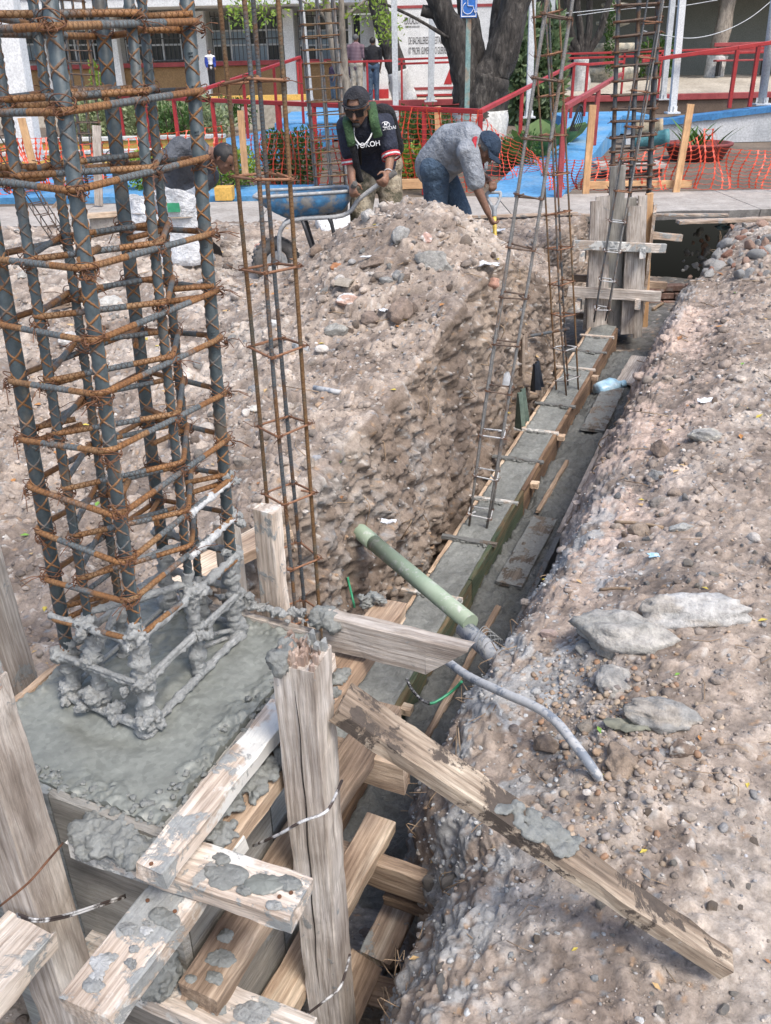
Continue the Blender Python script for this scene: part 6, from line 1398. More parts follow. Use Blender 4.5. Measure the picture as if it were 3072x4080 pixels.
def head(mb, c, f, u, s=1.0):
    f = nrm(f); u = nrm(u-f*(u@f)); r = np.cross(f, u)
    L = lambda x, y, z: np.asarray(c)+(r*x+f*y+u*z)*s
    cap(mb, L(0, -.015, .035), L(0, .02, .03), .082*s, .078*s, 16); cap(mb, L(0, .015, -.02), L(0, .045, -.075), .064*s, .036*s, 14); cap(mb, L(0, .0, .0), L(0, .03, -.04), .073*s, .06*s, 14)
    cap(mb, L(0, .093, .012), L(0, .112, -.022), .010*s, .016*s, 8); cap(mb, L(-.035, .082, .028), L(.035, .082, .028), .012*s, .012*s, 8); cap(mb, L(-.02, .086, -.055), L(.02, .086, -.055), .008*s, .008*s, 8)
    for q in (-1, 1): cap(mb, L(q*.078, -.008, .012), L(q*.080, -.012, -.022), .014*s, .010*s, 8); cap(mb, L(q*.045, .06, -.02), L(q*.04, .065, -.03), .022*s, .018*s, 8)
    return L
def hairmesh(L, mat, name, parent, back=-.02, full=True, s=1.0, front=.055, low=-.05):
    # shell over skull: keep points above a slanted hairline
    mb = MB(); n = 14; V = []; keep = []
    th = np.linspace(0, math.pi*.78, n); ph = np.linspace(0, 2*np.pi, 24, endpoint=False)
    for i, a in enumerate(th):
        for b in ph:
            x, y, z = math.sin(a)*math.cos(b), math.sin(a)*math.sin(b), math.cos(a)
            V.append(L(x*.088, -.004+y*.104, .030+z*.090)); keep.append((y < .5 or z > .55) and (z > -.35 or y < -.25))
    F = [(i*24+j, i*24+(j+1) % 24, (i+1)*24+(j+1) % 24, (i+1)*24+j) for i in range(n-1) for j in range(24)]; F = [f for f in F if all(keep[k] for k in f)]
    V = np.array(V); V = V+(V-np.array(L(0, 0, .02)))*(.06*fbm(V, 60, 2, .6, 3))[:, None]
    mb.add(V, F, 0, True); return mb.build(name, mat, parent, np.array(parent.location))
def eyes(L, parent):
    for q in (-1, 1):
        mb = MB(); mb.ball(L(q*.031, .083, .008), .011, 6); mb.build('eye', K['shade'], parent, np.array(parent.location))
def J(px, py, Y): return onY(px, py, Y)
# ------------------------------------------------ worker with wheelbarrow
def worker1():
    pel = J(1500, 668, 7.42); w_ = empty('person', A(pel[0], pel[1], 0), 'worker in navy jersey, backwards black cap, sunglasses and camouflage trousers lifting the wheelbarrow', 'person'); W = np.array(w_.location)
    nk = J(1452, 484, 7.10); hc = J(1424, 428, 6.98); shR, shL = J(1378, 505, 7.12), J(1530, 490, 7.22); elR, elL = J(1396, 628, 7.10), J(1556, 612, 7.12); wrR, wrL = J(1403, 722, 7.02), J(1547, 690, 6.98)
    hipR, hipL = pel+A(-.09, .0, -.03), pel+A(.09, .04, -.03); knR, knL = J(1438, 845, 7.22), J(1562, 842, 7.32); anR, anL = A(knR[0]+.0, 7.40, .09), A(knL[0]+.02, 7.52, .09)
    mb = MB(); f = nrm(A(-.22, -.86, -.42)); u = nrm(A(-.12, -.42, .9)); L = head(mb, hc, f, u, 1.02)
    cap(mb, nk+A(.01, .03, -.03), hc+A(.005, .05, -.02), .06, .052); mid = (nk+pel)/2+A(0, .06, .02)
    cap(mb, pel, mid, .15, .14, 16, .72, A(0, 1, 0)); cap(mb, mid, nk+A(.01, .04, -.06), .14, .15, 16, .68, A(0, 1, .2)); cap(mb, shR, shL, .06, .06)
    for sh, el, wr, sd in ((shR, elR, wrR, -1), (shL, elL, wrL, 1)):
        cap(mb, sh, el, .052, .041); cap(mb, el, wr, .040, .027); dd = nrm(wr-el); hand(mb, wr, nrm(dd+A(-.25 if sd > 0 else 0, -.2, 0)), A(-.75, .3, -.35) if sd > 0 else A(.3, .5, -.2), 1.05, sd)
    for h, k, a in ((hipR, knR, anR), (hipL, knL, anL)): cap(mb, h, k, .085, .058); cap(mb, k, a, .056, .04); cap(mb, a+A(0, .04, -.04), a+A(-.04, -.16, -.05), .045, .038)
    remesh(mb, 'body', K['skin1'], .009, w_, 4)
    mb = MB(); cap(mb, pel+A(0, 0, .0), mid, .178, .165, 16, .74, A(0, 1, 0)); cap(mb, mid, nk+A(.01, .05, -.07), .165, .172, 16, .70, A(0, 1, .2)); cap(mb, shR+A(.01, 0, 0), shL-A(.01, 0, 0), .078, .078)
    slR, slL = shR+(elR-shR)*.80, shL+(elL-shL)*.78; cap(mb, shR, slR, .076, .068); cap(mb, shL, slL, .080, .072); sh = remesh(mb, 'jersey', K['navy'], .011, w_, 5)
    for a, el in ((slR, elR), (slL, elL)):
        d = nrm(el-a)
        for k, m in enumerate(('cuffred', 'whitecloth', 'cuffred')):
            mm = MB(); mm.tube([a+d*(.050+.013*k), a+d*(.050+.013*(k+1))], .0735-.001*k, 18, caps=False); mm.build('cuff', K[m], w_, W)
    mb = MB()
    for h, k, a in ((hipR, knR, anR), (hipL, knL, anL)): cap(mb, h, k, .112, .092); cap(mb, k, a+A(0, 0, .02), .09, .085)
    cap(mb, hipR+A(0, 0, .04), hipL+A(0, 0, .04), .125, .125); remesh(mb, 'trousers', K['camo'], .012, w_, 4)
    for a in (anR, anL):
        mb = MB(); cap(mb, a+A(0, .05, -.045), a+A(-.04, -.18, -.05), .055, .046, 12, .8, A(0, 0, 1)); remesh(mb, 'shoe', K['shoe'], .012, w_, 3)
    # backwards cap
    mb = MB(); n = 12; V = []
    for i, a in enumerate(np.linspace(0, 1.45, n)):
        for b in np.linspace(0, 2*np.pi, 24, endpoint=False):
            x, y, z = math.sin(a)*math.cos(b), math.sin(a)*math.sin(b), math.cos(a); V.append(L(x*.096, -.008+y*.112, .040+z*.098))
    F = [(i*24+j, i*24+(j+1) % 24, (i+1)*24+(j+1) % 24, (i+1)*24+j) for i in range(n-1) for j in range(24)]
    F = [q for q in F if not (np.mean([math.sin(np.linspace(0, 1.45, n)[k//24])*math.sin(np.linspace(0, 2*np.pi, 24, endpoint=False)[k % 24]) for k in q]) > .72 and abs(np.mean([math.cos(np.linspace(0, 2*np.pi, 24, endpoint=False)[k % 24]) for k in q])) < .42 and min(k//24 for k in q) in (7, 8, 9))]
    mb.add(V, F, 0, True); cp = mb.build('cap', K['capblack'], w_, W)
    mb = MB(); mb.tube([L(x, math.sqrt(max(0, 1-(x/.10)**2))*.112-.004, .048) for x in np.linspace(-.085, .085, 9)], .011, 6, flat=.5); mb.build('strap', K['capblack'], cp, W)
    br = MB(); V = [];
    for x in np.linspace(-.075, .075, 9):
        c_ = math.sqrt(1-(x/.1)**2)
        V += [L(x, -.10*c_, .05), L(x*1.0, -.10-.07*c_, .03-.01*c_), L(x, -.10*c_, .044), L(x, -.10-.07*c_, .024-.01*c_)]
    br.add(V, [q for i in range(8) for q in ((i*4, i*4+1, i*4+5, i*4+4), (i*4+6, i*4+7, i*4+3, i*4+2), (i*4+1, i*4+3, i*4+7, i*4+5))], 0, True); br.build('brim', K['capblack'], cp, W)
    sg_ = MB()
    for q in (-1, 1):
        V = [L(q*.004+q*.0, .100, .030), L(q*.068, .090, .030), L(q*.064, .092, -.016), L(q*.018, .104, -.020)]; V2 = [v-f*.010 for v in V]; sg_.add(V+V2, [(0, 1, 2, 3), (7, 6, 5, 4), (0, 4, 5, 1), (1, 5, 6, 2), (2, 6, 7, 3), (3, 7, 4, 0)]); sg_.tube([L(q*.068, .090, .022), L(q*.088, .02, .022), L(q*.088, -.02, .012)], .005, 6)
    sg_.tube([L(-.012, .101, .02), L(.012, .101, .02)], .006, 6); sg_.build('sunglasses', K['shade'], w_, W)
    mm = MB(); mm.ball(L(0, .088, -.082), (.03, .02, .02), 6); cap(mm, L(-.022, .094, -.046), L(.022, .094, -.046), .005, .005, 6); mm.build('beard', K['hair'], w_, W)
    # necklace, straps, vest, lettering
    ch = nk+A(-.02, -.12, -.10); mm = MB(); mm.tube(curve3([nk+A(-.07, -.06, -.01), nk+A(-.075, -.14, -.09), nk+A(-.02, -.17, -.15), nk+A(.045, -.15, -.09), nk+A(.07, -.06, .0)], 5), .0055, 6); mm.build('necklace', K['whitecloth'], w_, W)
    def strap(pts, wd, th, mat, nm):
        mm = MB(); P_ = curve3(pts, 6); mm.tube(P_, wd, 8, flat=th/wd, up=A(0, -1, 0)); return mm.build(nm, K[mat], w_, W)
    Jf = lambda px, py, Y: J(px, py, Y)
    strap([Jf(1385, 470, 7.08), Jf(1383, 490, 6.965), Jf(1392, 530, 6.93), Jf(1402, 580, 6.95)], .034, .016, 'greenstrap', 'backpack_strap'); strap([Jf(1480, 412, 7.20), Jf(1484, 440, 7.04), Jf(1492, 490, 6.955), Jf(1506, 545, 6.985)], .036, .016, 'greenstrap', 'backpack_strap')
    strap([Jf(1402, 575, 6.95), Jf(1414, 620, 6.99), Jf(1424, 680, 7.06), Jf(1436, 725, 7.1)], .026, .012, 'blacktee', 'vest_edge'); strap([Jf(1430, 572, 6.96), Jf(1434, 610, 7.0), Jf(1436, 655, 7.06)], .012, .006, 'leaflime', 'strap_tape')
    mm = MB(); cap(mm, nk+A(.12, .18, .02), pel+A(.10, .17, .12), .12, .13, 14, .6, A(0, 1, 0)); cap(mm, nk+A(-.05, .18, .0), pel+A(-.05, .17, .12), .11, .12, 14, .6, A(0, 1, 0)); remesh(mm, 'backpack', K['blacktee'], .014, w_, 4)
    def decal(txt, px, py, Y, size, rx, mat='signwhite', nm='lettering', tilt=0.0):
        c_ = J(px, py, Y); z_ = nrm(A(-c_[0], -c_[1], CAMH-c_[2])+A(*rx)); x_ = nrm(np.cross(A(0, 0, 1), z_)); x_ = nrm(x_+A(0, 0, tilt)); y_ = np.cross(z_, x_); M4 = np.eye(4); M4[:3, 0] = x_; M4[:3, 1] = y_; M4[:3, 2] = z_; M4[:3, 3] = c_
        return text_mesh(nm, txt, size, M4, K[mat], w_, .003)
    decal('YOKOH', 1466, 577, 6.955, .050, (0, 0, 0), tilt=.12); decal('HYUNDAI', 1538, 512, 7.06, .034, (.4, 0, 0), tilt=.1)
    mm = MB(); c_ = J(1536, 497, 7.055); an = np.linspace(0, 2*np.pi, 18, endpoint=False); mm.tube([c_+A(.030*math.cos(x), 0, .019*math.sin(x)) for x in an], .0035, 5, True); mm.tube([c_+A(-.012, 0, -.013), c_+A(-.004, 0, .014)], .004, 5); mm.tube([c_+A(.004, 0, -.014), c_+A(.012, 0, .013)], .004, 5); mm.tube([c_+A(-.009, 0, -.002), c_+A(.009, 0, .002)], .004, 5); mm.build('oval_logo', K['signwhite'], w_, W)
    mm = MB(); d = nrm(wrL-elL); c_ = wrL-d*.01; uu = nrm(np.cross(d, A(0, 1, 0))); vv = np.cross(d, uu); mm.tube([c_+(uu*math.cos(x)+vv*math.sin(x))*.031 for x in an], .004, 6, True); mm.build('bracelet', K['whitecloth'], w_, W)
    return wrR, wrL
wrR, wrL = worker1()
# ------------------------------------------------ grey-shirted worker digging
def worker2():
    pel = J(1732, 676, 8.0); w_ = empty('person', A(pel[0], pel[1], 0), 'stooping worker in grey t-shirt, jeans, navy cap and red bandana holding a shovel', 'person'); W = np.array(w_.location)
    nk = J(1895, 560, 7.75); hc = J(1928, 592, 7.68); shN, shF = J(1868, 605, 7.58), J(1895, 570, 7.98); elN, elF = J(1900, 745, 7.52), J(1915, 700, 7.95); wrN, wrF = J(1945, 848, 7.50), J(1950, 722, 7.72)
    hN, hF = pel+A(.0, -.10, -.02), pel+A(.06, .10, -.02); kN, kF = J(1738, 850, 7.9), J(1838, 850, 8.1); aN, aF = A(kN[0]-.02, 8.0, .09), A(kF[0]+.02, 8.2, .09)
    mid = J(1800, 585, 7.9)+A(0, 0, .0)
    mb = MB(); f = nrm(A(.55, -.45, -.72)); u = nrm(A(.72, -.25, .55)); L = head(mb, hc, f, u, 1.02); cap(mb, nk, hc, .058, .055)
    cap(mb, pel, mid, .15, .16, 16, .85, A(0, 1, 0)); cap(mb, mid, nk-A(.06, 0, .0), .16, .14, 16, .85, A(0, 1, 0)); cap(mb, shN, shF, .06, .06)
    for sh, el, wr, pn in ((shN, elN, wrN, A(.9, .2, -.2)), (shF, elF, wrF, A(0, -.3, -1))): cap(mb, sh, el, .053, .042); cap(mb, el, wr, .042, .028); hand(mb, wr, wr-el, pn, 1.05, 1)
    for h, k, a in ((hN, kN, aN), (hF, kF, aF)): cap(mb, h, k, .09, .06); cap(mb, k, a, .058, .04); cap(mb, a+A(-.04, 0, -.04), a+A(.14, -.04, -.05), .045, .038)
    remesh(mb, 'body', K['skin2'], .010, w_, 4)
    mb = MB(); cap(mb, pel+A(.01, 0, .03), mid+A(0, 0, -.005), .185, .188, 18, .92, A(0, 1, 0)); cap(mb, mid, nk-A(.07, 0, .0), .188, .150, 18, .9, A(0, 1, 0)); cap(mb, shN-A(.02, 0, 0), shF-A(.02, 0, 0), .085, .085)
    cap(mb, shN, shN+(elN-shN)*.82, .088, .082); cap(mb, shF, shF+(elF-shF)*.7, .085, .078); cap(mb, mid+A(.02, -.04, -.12), mid+A(.16, -.04, -.08), .10, .08); remesh(mb, 'tshirt', K['greytee'], .012, w_, 5)
    mb = MB()
    for h, k, a in ((hN, kN, aN), (hF, kF, aF)): cap(mb, h, k, .122, .096); cap(mb, k, a+A(0, 0, .02), .095, .08)
    cap(mb, hN+A(0, 0, .03), hF+A(0, 0, .03), .14, .14); remesh(mb, 'jeans', K['jeans'], .012, w_, 4)
    for a in (aN, aF):
        mb = MB(); cap(mb, a+A(-.05, 0, -.045), a+A(.16, -.04, -.05), .055, .045, 12, .8, A(0, 0, 1)); remesh(mb, 'shoe', K['shoe'], .012, w_, 3)
    hairmesh(L, K['hairgrey'], 'hair', w_); mb = MB(); n = 11; V = []
    for a in np.linspace(0, 1.5, n):
        for b in np.linspace(0, 2*np.pi, 24, endpoint=False): V.append(L(math.sin(a)*math.cos(b)*.100, .004+math.sin(a)*math.sin(b)*.114, .040+math.cos(a)*.105))
    mb.add(V, [(i*24+j, i*24+(j+1) % 24, (i+1)*24+(j+1) % 24, (i+1)*24+j) for i in range(n-1) for j in range(24)], 0, True); cp = mb.build('cap', K['capblue'], w_, W)
    br = MB(); V = []
    for x in np.linspace(-.088, .088, 11):
        c_ = math.sqrt(1-(x/.105)**2); V += [L(x, .10*c_, .045), L(x*1.0, .10*c_+.085*(.35+.65*c_), .038-.25*x*x/.09), L(x, .10*c_, .038), L(x, .10*c_+.085*(.35+.65*c_), .030-.25*x*x/.09)]
    br.add(V, [q for i in range(10) for q in ((i*4+4, i*4+5, i*4+1, i*4), (i*4+2, i*4+3, i*4+7, i*4+6), (i*4+5, i*4+7, i*4+3, i*4+1))], 0, True); br.build('brim', K['capblue'], cp, W)
    mb = MB(); mb.ball(L(0, .0, .148), .012, 6); mb.build('cap_button', K['redcloth'], cp, W)
    mb = MB(); P_ = curve3([J(1898, 535, 7.72), J(1890, 560, 7.58), J(1886, 605, 7.52), J(1888, 660, 7.55), J(1890, 690, 7.6)], 6); mb.tube(P_, np.linspace(.022, .026, len(P_)), 10, flat=.6); P_ = curve3([J(1900, 520, 7.85), J(1925, 600, 7.8), J(1922, 660, 7.72), J(1915, 705, 7.70)], 6); mb.tube(P_, np.linspace(.03, .035, len(P_)), 10, flat=.5)
    P_ = curve3([J(1898, 535, 7.72), J(1904, 530, 7.78), J(1908, 528, 7.84)], 5); mb.tube(P_, .022, 10); remesh(mb, 'bandana', K['redcloth'], .008, w_, 3)
    return wrN, wrF
wrN, wrF = worker2()
K['yelhandle'] = generic('yellow_shaft', (.58, .40, .06), (.72, .52, .12), 6, .5, .1, 60); K['greyplastic'] = generic('grey_handle', (.22, .24, .26), (.34, .36, .38), 6, .5, .1, 60); K['orangeplastic'] = generic('orange_handle', (.62, .13, .05), (.75, .20, .09), 6, .5, .1, 60); K['ash'] = generic('ash_shaft', (.40, .29, .17), (.54, .42, .28), 6, .6, .2, 60)
def shovel(gtop, gbot, shaft_m, grip_m, label, blade=True, wdt=.12):
    e_ = empty('shovel', gbot, label, 'shovel'); L0 = np.array(e_.location); d = nrm(gbot-gtop); s = nrm(np.cross(d, A(0, 1, .2))); 
    mb = MB(); mb.tube([gtop+d*.13, gbot], .017, 10); mb.build('shaft', K[shaft_m], e_, L0)
    mb = MB(); mb.tube([gtop-s*wdt/2, gtop+s*wdt/2], .014, 8); mb.tube(curve3([gtop-s*wdt/2, gtop-s*wdt*.42+d*.05, gtop-s*.02+d*.11, gtop+d*.17], 5), .014, 8); mb.tube(curve3([gtop+s*wdt/2, gtop+s*wdt*.42+d*.05, gtop+s*.02+d*.11, gtop+d*.17], 5), .014, 8); mb.tube([gtop+d*.11, gtop+d*.2], .022, 8); remesh(mb, 'd_grip', K[grip_m], .006, e_, 2)
    if blade:
        mb = MB(); n = np.cross(d, s); V = []
        for u, ww in ((0, .08), (.03, .115), (.15, .12), (.24, .08), (.29, .01)): V += [gbot+d*u-s*ww+n*.03, gbot+d*u, gbot+d*u+s*ww+n*.03]
        V = V+[v+n*.003 for v in V]; k = 15; F = [(i*3+j, i*3+j+1, i*3+j+4, i*3+j+3) for i in range(4) for j in range(2)]; mb.add(V, F+[tuple(k+x for x in q[::-1]) for q in F], 0, True); mb.build('blade', K['iron'], e_, L0)
shovel(wrF+A(.035, -.03, -.085), wrN+A(.07, .0, -.30), 'yelhandle', 'greyplastic', 'yellow-shafted shovel with grey grip held by the grey-shirted worker')
# ------------------------------------------------ third worker, left
def worker3():
    pel = J(700, 820, 8.5); w_ = empty('person', A(pel[0], pel[1], 0), 'bareheaded worker in dusty charcoal t-shirt bending with a shovel behind the near cage', 'person'); W = np.array(w_.location)
    nk = J(835, 615, 8.25); hc = J(893, 632, 8.18); shN, shF = J(700, 600, 8.05), J(845, 640, 8.5); elN, elF = J(628, 690, 8.0), J(820, 740, 8.5); wrN, wrF = J(618, 768, 7.95), J(790, 800, 8.2)
    shN = J(715, 585, 8.1); mid = J(735, 690, 8.4); hN, hF = pel+A(0, -.1, 0), pel+A(.05, .1, 0); kN, kF = J(735, 930, 8.3), J(665, 930, 8.6); aN, aF = A(kN[0], 8.4, .09), A(kF[0], 8.7, .09)
    mb = MB(); f = nrm(A(.72, -.25, -.62)); u = nrm(A(.6, -.1, .78)); L = head(mb, hc, f, u, 1.05); cap(mb, nk, hc, .066, .06)
    cap(mb, pel, mid, .15, .16, 16, .85, A(0, 1, 0)); cap(mb, mid, nk-A(.10, 0, 0), .16, .13, 16, .85, A(0, 1, 0)); cap(mb, shN, shF, .06, .06)
    for sh, el, wr in ((shN, elN, wrN), (shF, elF, wrF)): cap(mb, sh, el, .055, .044); cap(mb, el, wr, .042, .028); hand(mb, wr, wr-el, A(.5, -.3, -.5), 1.05, 1)
    for h, k, a in ((hN, kN, aN), (hF, kF, aF)): cap(mb, h, k, .09, .06); cap(mb, k, a, .058, .04); cap(mb, a+A(-.04, 0, -.04), a+A(.14, -.04, -.05), .045, .038)
    remesh(mb, 'body', K['skin3'], .010, w_, 4)
    mb = MB(); cap(mb, pel+A(.03, 0, .03), mid, .18, .18, 18, .9, A(0, 1, 0)); cap(mb, mid, nk-A(.12, 0, .0), .18, .15, 18, .9, A(0, 1, 0)); cap(mb, shN, shF-A(.03, 0, 0), .085, .085); cap(mb, shN, shN+(elN-shN)*.62, .088, .085); cap(mb, mid+A(.05, -.05, -.15), mid+A(.22, -.05, -.02), .10, .10)
    remesh(mb, 'tshirt', K['charcoal'], .012, w_, 5); mb = MB()
    for h, k, a in ((hN, kN, aN), (hF, kF, aF)): cap(mb, h, k, .12, .092); cap(mb, k, a+A(0, 0, .02), .09, .08)
    cap(mb, hN+A(0, 0, .03), hF+A(0, 0, .03), .13, .13); remesh(mb, 'trousers', K['khaki'], .012, w_, 4)
    for a in (aN, aF):
        mb = MB(); cap(mb, a+A(-.05, 0, -.045), a+A(.16, -.04, -.05), .055, .045, 12, .8, A(0, 0, 1)); remesh(mb, 'shoe', K['shoe'], .012, w_, 3)
    hairmesh(L, K['hair'], 'hair', w_); eyes(L, w_); return wrN, wrF
w3N, w3F = worker3()
shovel(w3N+A(.03, -.02, -.10), J(790, 965, 8.05), 'ash', 'orangeplastic', 'wooden shovel with orange grip held by the bareheaded worker', True, .14)
# ------------------------------------------------ wheelbarrow
def barrow():
    wc = J(1092, 925, 7.15); wc[2] = .19; hN_, hR_ = wrL+nrm(A(-.4, -.3, -.9))*.045, wrR+nrm(A(0, -.2, -.9))*.05
    e_ = empty('wheelbarrow', A(wc[0], wc[1], 0), 'worn blue wheelbarrow lifted by the capped worker behind the dirt mound', 'wheelbarrow'); L0 = np.array(e_.location)
    K['barrowblue'] = generic('worn_blue_tray', (.17, .165, .155), (.032, .11, .21), 9, .65, .4, 30, .004, c3=(.045, .18, .34), thr=(.40, .62)); K['rubber'] = generic('dusty_rubber', (.06, .058, .055), (.17, .16, .15), 9, .9, .5, 50, .006); K['rim'] = generic('mortared_rim', (.30, .31, .32), (.50, .50, .49), 12, .8, .4, 50, .004)
    cr = [J(1004, 788, 6.95), J(1398, 762, 7.02), J(1385, 742, 7.50), J(1040, 760, 7.45)]; c = sum(cr)/4
    bt = [J(1135, 872, 7.02), J(1365, 842, 7.05), J(1358, 830, 7.36), J(1150, 855, 7.34)]
    rt, _ = round_poly(cr, .10, 5); rb__, _ = round_poly(bt, .07, 5); n = len(rt); V = []
    for f in (0, .25, .5, .75, 1): V += [rt[i]*(1-f)+rb__[i]*f+nrm(rt[i]-c)*.035*math.sin(f*math.pi)*A(1, 1, .2) for i in range(n)]
    Vi = [v+(c-v)*.012+A(0, 0, .004) for v in V]; k = len(V); F = [(r*n+i, r*n+(i+1) % n, (r+1)*n+(i+1) % n, (r+1)*n+i) for r in range(4) for i in range(n)]
    mb = MB(); mb.add(list(V)+list(Vi), F+[tuple(k+x for x in q[::-1]) for q in F]+[tuple(4*n+i for i in range(n)), tuple(k+4*n+i for i in range(n-1, -1, -1))], 0, True); mb.build('tray', K['barrowblue'], e_, L0)
    mb = MB(); mb.tube(rt, .013, 8, True); mb.build('tray_rim', K['rim'], e_, L0)
    mb = MB(); ax = nrm(A(.55, -.83, 0)*0+np.cross(A(0, 0, 1), nrm(A(*(c-wc)[:2], 0)))); uu = nrm(A(*(c-wc)[:2], 0)); an = np.linspace(0, 2*np.pi, 32, endpoint=False)
    mb.tube([wc+(uu*math.cos(x)+A(0, 0, 1)*math.sin(x))*.14 for x in an], .05, 12, True); ty = mb.build('tyre', K['rubber'], e_, L0)
    for j, x in enumerate(np.linspace(0, 2*np.pi, 26, endpoint=False)):
        mm = MB(); rd_ = uu*math.cos(x)+A(0, 0, 1)*math.sin(x); Rm = np.stack([ax, rd_, np.cross(ax, rd_)], 1); mm.box(wc+rd_*.188, (.07, .012, .022), Rm); mm.build('tread_lug', K['rubber'], ty, L0)
    mb = MB(); mb.tube([wc-ax*.035, wc+ax*.035], .085, 18); mb.tube([wc-ax*.11, wc+ax*.11], .012, 8); mb.build('wheel_hub', K['rim'], e_, L0)
    for h, sgn, b0, b1 in ((hN_, 1, bt[1], bt[0]), (hR_, -1, bt[2], bt[3])):
        mb = MB(); s_ = wc+ax*.11*(1 if (b0-wc)@ax > 0 else -1); g = nrm(h-b0); P_ = curve3([s_, b1+A(0, 0, -.035), b0+A(0, 0, -.03), h-g*.25, h, h+g*.07], 6); mb.tube(P_, .017, 8); mb.build('handle', K['rim'], e_, L0)
        mb = MB(); mb.tube([h-g*.05, h+g*.09], .021, 10); mb.build('grip', K['rubber'], e_, L0)
        m_ = b0*.75+b1*.25; l_ = A(m_[0]+.05, m_[1], .16); mb = MB(); mb.tube(curve3([m_+A(0, 0, -.03), m_+A(.03, 0, -.12), l_, l_+A(-.14, 0, .02), b0*.3+b1*.7+A(0, 0, -.03)], 5), .014, 8); mb.build('leg', K['iron'], e_, L0)
barrow()
# sacks
def sack(name, c, h, r, label, mats, seed, green=False):
    e_ = empty(name, c, label, 'sack'); L0 = np.array(e_.location); mb = MB(); n = 28; V = []
    for i, f in enumerate(np.linspace(0, 1, 12)):
        for a in np.linspace(0, 2*np.pi, n, endpoint=False):
            rr = r*(1.0-.18*f+.10*math.sin(f*6+seed))*(1+.10*math.sin(a*5+f*7+seed)*f+.05*math.sin(a*9+3*f)); V.append(L0+A(rr*math.cos(a)*1.1, rr*math.sin(a)*.8, h*f*(1+.05*math.sin(a*3)*f)))
    F = [(i*n+j, i*n+(j+1) % n, (i+1)*n+(j+1) % n, (i+1)*n+j) for i in range(11) for j in range(n)]; V2 = [v*A(1, 1, 1)+nrm(A(L0[0]-v[0], L0[1]-v[1], 0))*.012 for v in V]; k = len(V)
    mb.add(V+V2, F+[tuple(k+x for x in q[::-1]) for q in F]+[tuple(range(n-1, -1, -1))], 0, True); mb.build('bag', K[mats], e_, L0)
    mm = MB(); mm.lathe([(0, h*.7), (r*.86, h*.66)], 14, L0); mm.build('rubble_fill', K['dirt'], e_, L0, np.tile(A(.3, .25, .2), (len(mm.verts()), 1)))
    if green:
        mm = MB(); mm.box(L0+A(-.02, -r*.74, h*.80), (.10, .01, .07)); mm.build('green_print', K['gwire'], e_, L0)
K['sackw'] = cloth('woven_white_sack', (.55, .57, .60), (.74, .75, .76), 10)
q = gp(735, 1055); sack('woven_sack', A(q[0], q[1]+.1, gz(q[0], q[1]+.1)-.02), .58, .20, 'white woven sack with green print standing before the bareheaded worker', 'sackw', 2, True)
q = gp(545, 960); sack('woven_sack', A(q[0], q[1]+.5, gz(q[0], q[1]+.5)-.02), .42, .19, 'crumpled pale sack beside the white one behind the near cage', 'sackw', 5)
